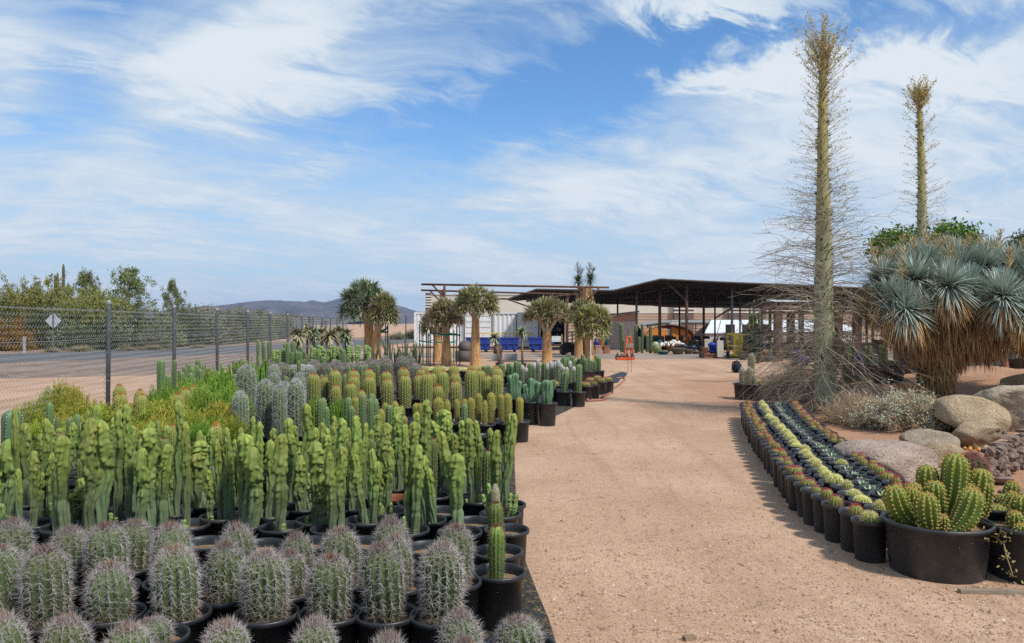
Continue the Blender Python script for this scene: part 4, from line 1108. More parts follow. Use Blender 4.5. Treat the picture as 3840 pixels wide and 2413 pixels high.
tape('green tape wound round the front brown quiver tree and out to the white-tipped stakes', [(1613, 1248, 0), (1640, 1253, -.1), (1655, 1256, -.28), (1674, 1258, -.32), (1692, 1256, -.28), (1710, 1256, 0), (1727, 1256, .05)], D(1371))
tape('green tape low between the stakes behind the brown quiver trees', [(1573, 1277, 0), (1600, 1279, .0), (1626, 1280, -.2), (1641, 1282, -.3), (1660, 1282, -.2), (1700, 1283, .1), (1712, 1283, .2)], D(1362), .05, 2)
tape('green tape tying the olive quiver tree nearest the fence to its rusty stake', [(1398, 1246, -.2), (1413, 1248, -.3), (1430, 1243, -.2), (1447, 1236, -.05), (1453, 1228, 0), (1452, 1246, 0), (1430, 1246, -.2)], D(1356), .08, 3)
m_wrap = mat('hessian', (.28, .23, .16), (.22, .18, .12), 30)

# tree yucca standing behind the quiver trees
def yucca_head(mb, c, r, rng, n, width, hang=0.0, up=.35, droop=.15):
    dirs = unit(rng.normal(size=(n, 3)) + (0, 0, up))
    v, t_, q_, h = blades(np.tile(c, (n, 1)) + dirs * r * .08, dirs, r * rng.uniform(.85, 1.08, n), width, droop * rng.uniform(.3, 1.6, n) * (1 - dirs[:, 2] * .6), rng, 3, np.clip(rng.normal(.5, .25, n), 0, 1))
    mb.add(v, t_, q_, h)
Y_GREEN = mat_h('yucca_leaf_green', [(0, (.07, .10, .045)), (1, (.15, .18, .085))], .5, .35, .1, .15, 3, 0)
Y_BLUE = mat_h('yucca_leaf_blue', [(0, (.22, .285, .245)), (.5, (.35, .43, .37)), (1, (.54, .615, .53))], .5, .3, .08, .15, 3, 0)
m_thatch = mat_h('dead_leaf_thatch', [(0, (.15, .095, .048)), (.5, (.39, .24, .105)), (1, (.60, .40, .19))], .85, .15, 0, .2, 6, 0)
m_stalk = mat_h('dry_flower_stalk', [(0, (.36, .27, .14)), (1, (.54, .43, .24))], .8, .2, .1, .2, 5, 0)
d = 38.0; rng = np.random.default_rng(12)
e = thing('tree_yucca', 'tall two-headed green yucca with a brown thatched trunk rising behind the pipe frame', 'yucca', (W(2193, d), d, 0))
mb = MB(); H = Z(1075, d); mb.tube([(0, 0, 0), (.02, 0, H * .6), (0, 0, H)], [.40, .36, .30], 12)
n = 500; a = rng.uniform(0, 6.3, n); zz = rng.uniform(H * .55, H, n); P = np.stack([.33 * np.cos(a), .33 * np.sin(a), zz], 1)
v, t_, q_, h = blades(P, unit(np.stack([np.cos(a) * .35, np.sin(a) * .35, -np.ones(n)], 1)), .4, .04, 0, rng, 2, rng.random(n)); mb.add(v, t_, q_, h)
obj('trunk', mb.mesh('trunk', m_thatch), e)
for nm, px, py, r in (('crown', 2168, 1056, .42), ('crown', 2213, 1050, .46)):
    mb = MB(); yucca_head(mb, np.array((W(px, d) - W(2193, d), 0, Z(py, d))), r, rng, 240, .03); obj(nm, mb.mesh(nm, Y_GREEN), e, stuff=True)
def flower_stalk(mb, p, top, rng, side=.10, nb=26, r=.008):
    ax = top - p; L = np.linalg.norm(ax)
    mb.tube([p, (p + top) / 2 + rng.normal(size=3) * .012, top], [r, r * .8, r * .35], 4, h=[.3, .5, .8])
    s_ = rng.uniform(.35, 1, nb); b0 = p + ax * s_[:, None]
    an = rng.uniform(0, 6.3, nb); ln = side * (1.15 - s_) * 1.6 + .02
    out = np.stack([np.cos(an), np.sin(an), rng.uniform(.7, 1.3, nb)], 1) * ln[:, None] * rng.uniform(.6, 1.1, (nb, 1))
    v, q_, h = tubes(np.stack([b0, b0 + out * .6, b0 + out + (0, 0, .01)], 1), [r * .5, r * .35, r * .2], 3, h=rng.uniform(.3, 1, (nb, 1)).repeat(3, 1)); mb.add(v, q=q_, h=h)
    PP = (b0[:, None] + out[:, None] * rng.uniform(.3, 1.05, (nb, 5, 1))).reshape(-1, 3)
    v, t_, h = leaf_cards(PP + rng.normal(size=PP.shape) * side * .05, side * .16, rng, .3, .5, hval=rng.random(len(PP))); mb.add(v, t_, h=h)
for px, py, p0 in ((2166, 988, 2168), (2183, 1010, 2175), (2212, 986, 2213), (2228, 1005, 2213)):
    mb = MB(); flower_stalk(mb, np.array((W(p0, d) - W(2193, d), 0, Z(1050, d))), np.array((W(px, d) - W(2193, d), 0, Z(py, d))), rng, .22, 26, .018); obj('flower_stalk', mb.mesh('flower_stalk', mat('grey_stalk', (.16, .15, .11), (.24, .22, .16), 4)), e)

# ------------------------------------------------------------------ the great blue yucca on the mound
rng = np.random.default_rng(21)
d = 13.6; bx0 = W(3508, d); bz0 = mz(bx0, d)
yk = thing('blue_yucca', 'huge many-headed blue-grey yucca with thick brown thatch on the mound', 'yucca', (bx0, d, bz0))
def yl(px, py, dd=0.0): return np.array((W(px, d + dd) - bx0, dd, Z(py, d + dd) - bz0))
heads = [  # column, row, depth offset, radius
    (3430, 1060, -.55, .62), (3555, 1085, -.75, .66), (3760, 1125, -.85, .72), (3350, 1130, -.75, .58), (3395, 1175, -.95, .58), (3310, 1060, -.2, .52), (3290, 1110, .2, .5),
    (3480, 1000, .1, .55), (3370, 1010, .2, .55), (3600, 1010, .2, .6), (3690, 1010, .0, .6), (3800, 1020, .1, .6), (3860, 1060, -.3, .6), (3640, 1085, -.3, .55), (3840, 1180, -.9, .55), (3560, 975, .8, .6), (3720, 985, .9, .6), (3440, 985, .9, .55), (3900, 1240, -.5, .5)]
# thatched limbs and trunk: a core with thousands of hanging dead leaves
core = MB(); th = MB()
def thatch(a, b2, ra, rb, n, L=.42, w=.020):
    a, b2 = np.array(a, float), np.array(b2, float)
    s_ = rng.random(n); an = rng.uniform(0, 2 * PI, n)
    ax = unit(b2 - a); ref = np.array((1.0, 0, 0)) if abs(ax[2]) > .7 else np.array((0, 0, 1.0))
    u = unit(np.cross(ax, ref)); w_ = np.cross(ax, u)
    rr = (ra + (rb - ra) * s_) * rng.uniform(.75, 1.0, n)
    out = np.cos(an)[:, None] * u + np.sin(an)[:, None] * w_
    P = a + (b2 - a) * s_[:, None] + out * rr[:, None]
    dr = unit(out * .35 + np.array((0, 0, -1.0)) + rng.normal(size=(n, 3)) * .10)
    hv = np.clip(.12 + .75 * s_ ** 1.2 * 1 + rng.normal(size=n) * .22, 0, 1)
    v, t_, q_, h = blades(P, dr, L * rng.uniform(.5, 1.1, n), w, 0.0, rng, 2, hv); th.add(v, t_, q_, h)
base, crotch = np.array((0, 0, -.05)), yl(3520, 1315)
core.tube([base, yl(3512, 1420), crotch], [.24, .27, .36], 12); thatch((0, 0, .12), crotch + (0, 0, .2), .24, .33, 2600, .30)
limbs = [((3440, 1230), (3420, 1100), -.35), ((3560, 1210), (3555, 1110), -.45), ((3660, 1230), (3755, 1150), -.5), ((3400, 1250), (3360, 1170), -.5), ((3620, 1190), (3620, 1050), .3), ((3480, 1180), (3440, 1020), .4), ((3740, 1260), (3830, 1200), -.45), ((3700, 1240), (3860, 1100), .1), ((3380, 1190), (3310, 1090), .1)]
for (m_, t2, dd) in limbs:
    p0, p1, p2 = crotch + (0, 0, -.05), yl(m_[0], m_[1], dd * .7), yl(t2[0], t2[1], dd)
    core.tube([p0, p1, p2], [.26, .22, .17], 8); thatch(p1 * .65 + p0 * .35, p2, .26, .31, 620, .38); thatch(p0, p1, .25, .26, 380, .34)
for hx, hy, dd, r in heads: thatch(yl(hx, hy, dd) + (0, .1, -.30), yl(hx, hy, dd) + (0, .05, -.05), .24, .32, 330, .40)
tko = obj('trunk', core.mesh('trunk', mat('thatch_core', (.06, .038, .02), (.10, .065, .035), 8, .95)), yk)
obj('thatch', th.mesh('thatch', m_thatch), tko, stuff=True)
for hx, hy, dd, r in heads:
    mb = MB(); c0 = yl(hx, hy, dd); yucca_head(mb, c0 + (0, 0, .05), r * rng.uniform(.76, .88), rng, 520, .024, up=.32, droop=.17)
    obj('leaf_head', mb.mesh('leaf_head', Y_BLUE), yk, stuff=True)
for hx, hy, tx, ty, dd in ((3400, 1060, 3388, 880, -.2), (3310, 1050, 3262, 905, 0), (3355, 1040, 3348, 935, -.1), (3385, 1110, 3380, 975, -.7), (3470, 1000, 3478, 885, .2), (3430, 1000, 3420, 895, .3), (3555, 1050, 3560, 890, -.6), (3600, 1000, 3640, 880, .2), (3680, 1000, 3668, 880, .2), (3700, 1000, 3690, 905, .1), (3725, 990, 3758, 862, .2), (3770, 1080, 3790, 930, -.6), (3820, 1000, 3835, 900, .1), (3520, 980, 3515, 880, .5), (3640, 985, 3612, 905, .6), (3860, 1040, 3850, 945, -.2), (3330, 1075, 3318, 950, .2), (3500, 1000, 3540, 900, .3), (3585, 990, 3590, 900, .4)):
    mb = MB(); flower_stalk(mb, yl(hx, hy, dd), yl(tx, ty, dd), rng, .12, 38, .015); obj('flower_stalk', mb.mesh('flower_stalk', m_stalk), yk)

# ------------------------------------------------------------------ boojum trees
m_boo, q, b = new_mat('boojum_bark')
t = q.n('ShaderNodeTexCoord'); at = q.n('ShaderNodeAttribute', attribute_name='h')
col = q.ramp(q.add(at.outputs['Fac'], q.mul(q.sub(q.noise(t.outputs['Object'], 6, 5), .5), .25)), [(0, (.345, .37, .245)), (.45, (.355, .365, .215)), (.75, (.35, .305, .12)), (1, (.33, .26, .06))])
mp = q.n('ShaderNodeMapping'); q.link(t.outputs['Object'], mp.inputs[0]); mp.inputs['Scale'].default_value = (1, 1, 4)
col = q.mixc(q.smooth(q.noise(mp.outputs[0], 9, 5, .6), .55, .75), col, (.30, .295, .19))
q.link(col, b.inputs['Base Color']); b.inputs['Roughness'].default_value = .8; b.inputs['Specular IOR Level'].default_value = .2
bp = q.n('ShaderNodeBump'); bp.inputs['Strength'].default_value = .25; bp.inputs['Distance'].default_value = .02; q.link(q.noise(t.outputs['Object'], 14, 5), bp.inputs['Height']); q.link(bp.outputs[0], b.inputs['Normal'])
m_twig = mat_h('boojum_twig', [(0, (.20, .165, .12)), (.5, (.29, .235, .175)), (1, (.46, .385, .28))], .85, .15, 0, .25, 3, 0)
m_spur = mat('twig_scar', (.045, .035, .022), (.07, .055, .035), 20, .9)
m_booleaf = mat_h('boojum_leaf', [(0, (.36, .24, .08)), (.3, (.48, .40, .12)), (.8, (.50, .48, .15)), (1, (.36, .43, .11))], .6, .25, 0, .3, 2, 0)
def boojum(label, axis, d, seed, Lf, ntw, lf, wtop):
    """axis: (column, row, width) up the trunk in the picture of a trunk standing at distance d"""
    rng = np.random.default_rng(seed)
    x0 = W(axis[0][0], d); z0 = mz(x0, d)
    e = thing('boojum_tree', label, 'tree', (x0, d, z0))
    A = np.array([(W(a[0], d) - x0, 0, Z(a[1], d) - z0) for a in axis]); R = np.array([a[2] * .93 / 2 / F * d for a in axis])
    zt = A[-1, 2]
    k = 46; zz = np.linspace(A[0, 2], zt, k)
    ax = np.stack([np.interp(zz, A[:, 2], A[:, 0]), .03 * np.sin(zz * 1.1), zz], 1); rr = np.interp(zz, A[:, 2], R)
    rr = rr * (1 + .03 * np.sin(zz * 5 + seed) + .03 * rng.normal(size=k)); rr[-1] *= .3
    mb = MB(); mb.tube(ax, rr, 18, h=np.clip(zz / zt, 0, 1)); obj('trunk', mb.mesh('trunk', m_boo, True), e)
    # scars
    n = int(520 * zt / 7); zs = rng.uniform(.1, .97, n) * zt; an = rng.uniform(0, 2 * PI, n)
    r_ = np.interp(zs, zz, rr); P = np.stack([np.interp(zs, zz, ax[:, 0]) + r_ * np.cos(an), np.interp(zs, zz, ax[:, 1]) + r_ * np.sin(an), zs], 1)
    N = np.stack([np.cos(an), np.sin(an), .5 * np.ones(n)], 1)
    v, q_, _ = tubes(np.stack([P - N * .005, P + N * .022, P + N * .05], 1), [.011, .008, .003], 3); mb = MB(); mb.add(v, q=q_); obj('bark_spur', mb.mesh('bark_spur', m_spur), e, stuff=True)
    # twigs
    s_ = rng.beta(.75, 1.25, ntw) ; s_ = np.clip(s_, .0, .985)
    zs = .12 + s_ * (zt - .14); an = rng.uniform(0, 2 * PI, ntw)
    L = np.interp(s_, Lf[0], Lf[1]) * rng.uniform(.45, 1.08, ntw)
    sl = np.interp(s_, [0, .25, .5, .75, .93, 1], [.15, .28, .35, .60, 1.1, 2.6]) + rng.normal(size=ntw) * .14
    dr = np.interp(s_, [0, .3, .6, .9, 1], [.55, .45, .12, -.1, -.05]) * rng.uniform(.3, 1.5, ntw)
    r_ = np.interp(zs, zz, rr)
    P0 = np.stack([np.interp(zs, zz, ax[:, 0]) + r_ * .95 * np.cos(an), np.interp(zs, zz, ax[:, 1]) + r_ * .95 * np.sin(an), zs], 1)
    out = unit(np.stack([np.cos(an), np.sin(an), sl], 1)); side = unit(np.cross(out, (0, 0, 1.0)))
    K = 9; cur = rng.normal(size=ntw) * .42; wv = rng.uniform(0, 6, ntw)
    T = np.linspace(0, 1, K)
    path = P0[:, None] + out[:, None] * (L[:, None] * T)[..., None] + side[:, None] * ((cur * L)[:, None] * T ** 2 + .05 * L[:, None] * np.sin(T * 8 + wv[:, None]))[..., None]
    path[..., 2] -= (dr * L)[:, None] * T ** 2.2 - .02 * L[:, None] * np.sin(T * 11 + wv[:, None] * 2)
    path[..., 2] = np.maximum(path[..., 2], .03 + rng.uniform(0, .1, (ntw, 1)))
    rb = .0050 * np.clip(L, .5, 1.1)
    mb = MB(); hv = np.clip(rng.normal(.45, .25, ntw), 0, 1)[:, None] * np.ones(K)
    v, q_, h = tubes(path, rb[:, None] * np.linspace(1, .4, K), 3, h=hv); mb.add(v, q=q_, h=h)
    # side twigs
    par = rng.integers(0, ntw, int(ntw * 2.2)); par = par[L[par] > .35]
    kk = rng.integers(2, K - 1, len(par)); p = path[par, kk]; tn = unit(path[par, kk + 1] - path[par, kk])
    dd = unit(tn * .8 + rng.normal(size=p.shape) * .55); l2 = L[par] * rng.uniform(.12, .42, len(par))
    sp_ = np.stack([p, p + dd * l2[:, None] * .5 + rng.normal(size=p.shape) * .012, p + dd * l2[:, None] + rng.normal(size=p.shape) * .03], 1)
    v, q_, h = tubes(sp_, (rb[par] * .7)[:, None] * np.array([1, .75, .45]), 3, h=hv[par][:, :3]); mb.add(v, q=q_, h=h)
    # little spurs that make the twigs look knotty
    par = rng.integers(0, ntw, ntw * 9); kk = rng.integers(1, K - 1, len(par)); f = rng.random((len(par), 1)); p = path[par, kk] * f + path[par, kk + 1] * (1 - f)
    dd = unit(rng.normal(size=p.shape)) * rng.uniform(.012, .03, (len(par), 1))
    v, q_, h = tubes(np.stack([p, p + dd], 1), [.0022, .001], 3, h=hv[par][:, :2]); mb.add(v, q=q_, h=h)
    obj('twigs', mb.mesh('twigs', m_twig), e, stuff=True)
    # leaves on the upper twigs
    up = np.where(s_ > .33)[0]; w_ = (np.clip((s_[up] - .33) / .5, 0, 1) ** 1.3); m = rng.integers(0, len(up), int(lf))
    keep = rng.random(len(m)) < .12 + .88 * w_[m]; m = up[m[keep]]
    tt = 1 - rng.beta(1, 2.4, len(m)); f = tt * (K - 1); i0 = np.clip(f.astype(int), 0, K - 2); fr_ = (f - i0)[:, None]
    p = path[m, i0] * (1 - fr_) + path[m, i0 + 1] * fr_ + rng.normal(size=(len(m), 3)) * .014
    v, t_, h = leaf_cards(p, .030, rng, .4, .6, hval=np.clip(rng.normal(.5, .28, len(m)), 0, 1))
    mb = MB(); mb.add(v, t_, h=h)
    obj('leaves', mb.mesh('leaves', m_booleaf), e, stuff=True)
    # crown tuft
    n = 90; P = np.tile(ax[-2], (n, 1)) + rng.normal(size=(n, 3)) * .02 + np.stack([np.zeros(n), np.zeros(n), -rng.random(n) ** 1.2 * .55 * wtop], 1)
    dd = unit(rng.normal(size=(n, 3)) * (.52, .52, .3) + (0, 0, 1.0)); LL = rng.uniform(.35, .86, n) * wtop
    tp = np.stack([P, P + dd * LL[:, None] * .55 + rng.normal(size=(n, 3)) * .02, P + dd * LL[:, None] + (0, 0, .07)], 1)
    v, q_, h = tubes(tp, [.005, .004, .0018], 3, h=rng.uniform(.5, 1, (n, 1)).repeat(3, 1)); mb = MB(); mb.add(v, q=q_, h=h); obj('crown_twig', mb.mesh('crown_twig', m_twig), e, stuff=True)
    PP = (tp[:, 1, None] + (tp[:, 2] - tp[:, 1])[:, None] * rng.uniform(-.3, 1.02, (n, 34, 1))).reshape(-1, 3) + rng.normal(size=(n * 34, 3)) * .018
    v, t_, h = leaf_cards(PP, .034, rng, .4, .55, hval=np.clip(rng.normal(.35, .22, len(PP)), 0, 1)); mb = MB(); mb.add(v, t_, h=h); obj('crown_leaf', mb.mesh('crown_leaf', m_booleaf), e, stuff=True)
    return e
boojum('tallest boojum tree with a thick grey-green trunk and a wild tangle of bare twigs', [(3098, 1536, 100), (3096, 1420, 88), (3092, 1200, 80), (3090, 1000, 68), (3086, 800, 56), (3083, 600, 44), (3083, 400, 34), (3086, 250, 26), (3090, 165, 16)], 13.6, 3,
       ([0, .12, .3, .45, .55, .65, .8, .95, 1], [1.05, 1.35, 1.35, 1.12, .70, .48, .44, .36, .34]), 1250, 3000, 1.0)
boojum('shorter thin boojum tree rising behind the blue yucca', [(3455, 1450, 44), (3455, 1000, 40), (3456, 850, 36), (3454, 650, 30), (3450, 480, 22), (3446, 345, 12)], 18.0, 8,
       ([0, .3, .5, .65, .8, .95, 1], [.5, .6, .6, .48, .44, .38, .34]), 470, 2600, .62)
# ================================================================== POTTED PLANTS
m_pot = mat('black_nursery_plastic', (0.016, 0.018, 0.021), (0.024, 0.0265, 0.030), 5, .42, .10, 60, .5, rnd=.25, c3=(.038, .037, .036), s3=7)
m_soil = mat('gritty_soil', (0.16, 0.10, 0.055), (0.24, 0.155, 0.085), 25, .95, .6, 90, c3=(.30, .22, .10), s3=60)
m_dpsoil = mat('dark_soil', (0.045, 0.03, 0.02), (0.09, 0.06, 0.04), 25, .95, .5, 90)
m_tpot = mat('terracotta_plastic', (0.20, 0.062, 0.036), (0.25, 0.085, 0.05), 5, .5)
def pot_mesh(name, R, H, rb, lip=.011, soil=.05, n=28, m=None):
    mb = MB()
    mb.lathe([(0, 0), (rb, 0), (rb + .002, .004), (R - .006, H - .030), (R + lip * .3, H - .028), (R + lip, H - .022), (R + lip, H - .006), (R + lip * .55, H), (R + lip * .1, H - .001), (R - .006, H - .008), (R - .010, H - .032), (R - .018, H - soil - .02)], n)
    sb = MB(); rs_ = np.random.default_rng(int(R * 1000))
    sb.lathe([(R - .011, H - soil - .004), (R * .6, H - soil + .004), (R * .25, H - soil - .002), (.001, H - soil + .003)], n, wob=.006)
    return mb.mesh(name, m or m_pot, True), sb.mesh('soil', m_soil if R < .2 else m_soil, True), H - soil
POT = {'five': pot_mesh('pot', .136, .285, .115) + (.136,), 'three': pot_mesh('pot', .112, .275, .093, .008, .058) + (.112,), 'fifteen': pot_mesh('pot', .20, .36, .165, .014, .06, 32) + (.20,),
       'tub': pot_mesh('pot', .312, .335, .275, .017, .045, 44) + (.312,), 'tall': pot_mesh('pot', .145, .36, .12) + (.145,), 'red': pot_mesh('pot', .125, .255, .10, .014, .05, 28, m_tpot) + (.125,),
       'midtub': pot_mesh('pot', .25, .30, .21, .015, .05, 36) + (.25,)}

# skins and thorns
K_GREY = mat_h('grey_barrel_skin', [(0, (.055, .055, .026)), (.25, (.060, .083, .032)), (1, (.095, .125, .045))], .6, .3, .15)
T_GREY = mat_h('grey_thorn', [(0, (.18, .115, .08)), (.25, (.30, .255, .225)), (.6, (.375, .352, .345)), (.86, (.36, .33, .315)), (.93, (.32, .245, .205)), (.99, (.20, .105, .065))], .65, .25, .10, .16, 30, 0)
K_TOTEM = mat_h('totem_skin', [(0, (.115, .145, .090)), (.30, (.105, .148, .062)), (.55, (.125, .170, .042)), (.86, (.18, .228, .046)), (1, (.31, .325, .058))], .6, .3, .18, .20, 9, .2, 60, ((.21, .235, .19), 5.0, .60))
K_LIME = mat_h('pale_totem_skin', [(0, (.11, .17, .07)), (1, (.21, .29, .08))], .5, .35, .12, .1, 9, .1)
K_CER = mat_h('dark_cereus_skin', [(0, (.050, .075, .028)), (.7, (.075, .115, .030)), (1, (.125, .17, .035))], .55, .35, .12)
T_RED = mat_h('red_brown_thorn', [(0, (.20, .16, .12)), (.8, (.22, .15, .10)), (1, (.20, .06, .035))], .6, .25, .1, .15, 30, 0)
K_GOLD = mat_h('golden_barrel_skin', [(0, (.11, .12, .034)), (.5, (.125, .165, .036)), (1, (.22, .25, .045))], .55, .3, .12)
T_GOLD = mat_h('golden_thorn', [(0, (.34, .22, .09)), (.45, (.44, .31, .12)), (.85, (.52, .30, .08)), (1, (.52, .18, .04))], .6, .25, .1, .15, 20, 0)
T_YELL = mat_h('yellow_thorn', [(0, (.38, .28, .10)), (1, (.56, .43, .12))], .6, .25, .1, .12, 20, 0)
K_SILV = mat_h('silver_barrel_skin', [(0, (.070, .10, .050)), (1, (.115, .16, .075))], .6, .3, .12)
T_SILV = mat_h('silver_thorn', [(0, (.33, .31, .29)), (1, (.48, .475, .47))], .65, .25, .12, .12, 20, 0)
T_TAUPE = mat_h('taupe_thorn', [(0, (.24, .20, .18)), (1, (.33, .29, .27))], .65, .25, .12, .12, 20, 0)
K_BLUE = mat_h('blue_green_skin', [(0, (.075, .135, .070)), (.6, (.085, .165, .085)), (1, (.11, .20, .10))], .5, .35, .1, .12, 8, .1)
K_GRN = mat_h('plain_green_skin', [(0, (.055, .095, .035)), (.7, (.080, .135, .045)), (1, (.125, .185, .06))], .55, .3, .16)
K_OLDM = mat_h('woolly_skin', [(0, (.085, .115, .055)), (.72, (.11, .14, .075)), (.80, (.36, .36, .33)), (1, (.50, .50, .48))], .75, .2, .1, .06, 20, .2)
T_PALE = mat_h('pale_thorn', [(0, (.42, .38, .30)), (1, (.60, .56, .45))], .7, .2, .1, .1, 20, 0)
T_MAG = mat_h('crimson_thorn', [(0, (.40, .17, .12)), (.7, (.44, .10, .11)), (1, (.46, .06, .12))], .6, .25, .2, .15, 30, 0)
K_SMALL = mat_h('young_barrel_skin', [(0, (.11, .14, .038)), (1, (.23, .255, .05))], .55, .3, .15)
T_LEM = mat_h('lemon_thorn', [(0, (.66, .61, .24)), (1, (.82, .76, .36))], .6, .25, .15, .12, 20, 0)
m_wool = mat('areole_wool', (.58, .54, .36), (.66, .62, .44), 20, .9)
m_wool2 = mat('white_areole_wool', (.60, .58, .52), None, 20, .9)

def dots(P, N, r):
    m = len(P); v = (oct_v[None] * r + (P + N * r * .3)[:, None]).reshape(-1, 3)
    t = ((np.arange(m) * 6)[:, None, None] + oct_t[None]).reshape(-1, 3)
    return v, t
def cactus(H, r, ribs, depth, skin, thorn, space=.03, k=6, L=.03, th=.0012, spread=.8, seed=1, dot=None, dotr=.004, topk=0, topL=.04, **kw):
    rng = np.random.default_rng(seed)
    mb = MB(); v, q_, h, info = rib_column(H, r, ribs, depth, seed, **kw); mb.add(v, q=q_, h=h)
    out = dict(stem=mb.mesh('stem', skin, True), H=H, r=r, extra=[], bend=kw.get('bend', 0.0))
    P, N, hh = areoles(info, space, rng, .02)
    if k:
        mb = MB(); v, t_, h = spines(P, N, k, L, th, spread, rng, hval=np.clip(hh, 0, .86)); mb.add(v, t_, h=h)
        if topk:
            a = rng.uniform(0, 6.3, topk); rr = r * .34 * np.sqrt(rng.random(topk))
            PP = np.stack([rr * np.cos(a), rr * np.sin(a), H - .02 * r - rr ** 2 * .9 / r], 1); NN = unit(np.stack([rr * np.cos(a) * 2, rr * np.sin(a) * 2, np.full(topk, r)], 1))
            v, t_, h = spines(PP, NN, 2, topL, th, .5, rng, hval=np.full(topk, 1.0)); mb.add(v, t_, h=h)
        out['extra'].append(('spines', mb.mesh('spines', thorn)))
    if dot is not None:
        mb = MB(); v, t_ = dots(P, N, dotr); mb.add(v, t_); out['extra'].append(('areoles', mb.mesh('areoles', dot)))
    return out

def totem(H, r, seed, skin, knob=1.0, n=32, k=84, ribs=6):
    """angular scalloped ribs that dissolve into hooked lumps, heaviest towards the tip"""
    rng = np.random.default_rng(seed)
    cap = r * .9
    zz = np.concatenate([np.linspace(0, H - cap, k - 8), H - cap + cap * np.sin(np.linspace(0, PI / 2, 9))[1:]])
    th = np.arange(n) * 2 * PI / n
    s_ = zz / H
    prof = r * np.where(zz > H - cap, np.sqrt(np.maximum(.004, 1 - ((zz - (H - cap)) / cap) ** 2)), 1) * (.84 + .16 * S(zz / (H * .35))) * (1 - .16 * S((s_ - .6) / .4))
    for _ in range(rng.integers(2, 5)):                     # waists between seasons of growth
        zc = rng.uniform(.18, .85) * H; prof = prof * (1 - rng.uniform(.08, .24) * np.exp(-((zz - zc) / rng.uniform(.010, .022)) ** 2))
    for _ in range(2):
        zc = rng.uniform(.15, .9) * H; prof = prof * (1 + rng.uniform(-.10, .14) * np.exp(-((zz - zc) / (.05 + .05 * rng.random())) ** 2))
    tw = rng.uniform(-1.3, 1.3) * s_ * 1.3 + rng.uniform(0, 6) + .25 * np.sin(zz * 22 + seed)
    ang = ribs * (th[None] + tw[:, None])
    crest = (.5 + .5 * np.cos(ang)) ** .75
    lump0 = rng.uniform(.25, .78); lw = S((s_ - lump0) / .30)[:, None]
    ridx = np.round(ang / (2 * PI)) % ribs
    scal = np.sin(zz[:, None] * rng.uniform(70, 120) + ridx * 2.3 + seed) * .5 + .5 * np.sin(zz[:, None] * 47 + ridx * 4.1)
    R = 1 - .36 * (1 - crest) * (1 - .45 * lw) + crest * scal * (.05 + .05 * lw)
    nk = int(H * (1 - lump0 * .6) / .0042 * rng.uniform(.85, 1.15)); kz = (lump0 * .5 + (1 - lump0 * .5) * np.sort(rng.random(nk)) ** .85) * H * .985
    bump = np.zeros((k, n)); rise = np.zeros((k, n))
    for i_, z0_ in enumerate(kz):
        rib_i = rng.integers(ribs); a0 = 2 * PI * rib_i / ribs - np.interp(z0_, zz, tw) + rng.normal() * .22
        da = (th - a0 + PI) % (2 * PI) - PI
        f = S((z0_ / H - lump0 * .6) / .35)
        sz = rng.uniform(.008, .0145) * (r / .05) * (1 + .3 * f); sa = rng.uniform(.27, .44)
        amp = rng.uniform(.12, .40) * (.25 + .75 * f)
        dz_ = (zz - z0_); e_ = ((dz_ / np.where(dz_ < 0, sz * .75, sz * 1.35)) ** 2)[:, None] + ((da / sa) ** 2)[None]
        bump = np.maximum(bump, amp * np.exp(-e_ ** 1.25))
    R = R * .84 + bump * knob * .95
    wx = np.convolve(np.cumsum(rng.normal(size=k + 10)), np.ones(11) / 11, 'valid') * .0030; wy = np.convolve(np.cumsum(rng.normal(size=k + 10)), np.ones(11) / 11, 'valid') * .0030
    wx = (wx - wx[0]) * np.minimum(1, zz / .2); wy = (wy - wy[0]) * np.minimum(1, zz / .2)
    wx -= wx[-1] * s_; wy -= wy[-1] * s_
    rr = prof[:, None] * R
    v = np.stack([rr * np.cos(th) + wx[:, None], rr * np.sin(th) + wy[:, None], zz[:, None] - bump * prof[:, None] * .30], -1)
    i = np.arange(k - 1)[:, None] * n; j = np.arange(n)[None, :]; j2 = (j + 1) % n
    q_ = np.stack([i + j, i + j2, i + n + j2, i + n + j], -1).reshape(-1, 4)
    mb = MB(); hh = np.clip(s_[:, None] * .86 + bump * .42, 0, 1)
    mb.add(v.reshape(-1, 3), q=q_, h=hh.ravel())
    return dict(stem=mb.mesh('stem', skin, True), H=H, r=r, extra=[])

def juvenile(H, r, seed):
    return totem(H, r, seed, K_LIME, 1.1, 20, 40, 5)

V = {}
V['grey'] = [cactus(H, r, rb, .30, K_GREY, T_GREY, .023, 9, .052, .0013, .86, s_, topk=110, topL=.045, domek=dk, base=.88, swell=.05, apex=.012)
             for H, r, rb, s_, dk in ((.22, .108, 15, 1, 1.0), (.24, .105, 14, 2, .9), (.26, .105, 15, 7, 1.1), (.33, .104, 14, 3, 1.0), (.35, .100, 13, 4, 1.2), (.34, .098, 16, 8, .9), (.38, .098, 14, 5, 1.0), (.40, .100, 13, 6, 1.2), (.42, .100, 15, 9, 1.1))]
V['totem'] = [totem(H, .052, 40 + i, K_TOTEM, kb, ribs=rb) for i, (H, kb, rb) in enumerate([(.45, 1.0, 5), (.45, .9, 6), (.45, 1.1, 6), (.58, 1.0, 6), (.58, 1.2, 5), (.58, .8, 6), (.68, 1.1, 6), (.68, .9, 5), (.68, 1.2, 7), (.80, 1.0, 5), (.80, 1.2, 6), (.92, 1.0, 5)])]
V['lime'] = [totem(H, .052, 70 + i, K_LIME, 1.2) for i, H in enumerate((.6, .75, .9))]
V['juv'] = [juvenile(H, .022, 80 + i) for i, H in enumerate((.12, .18, .26))]
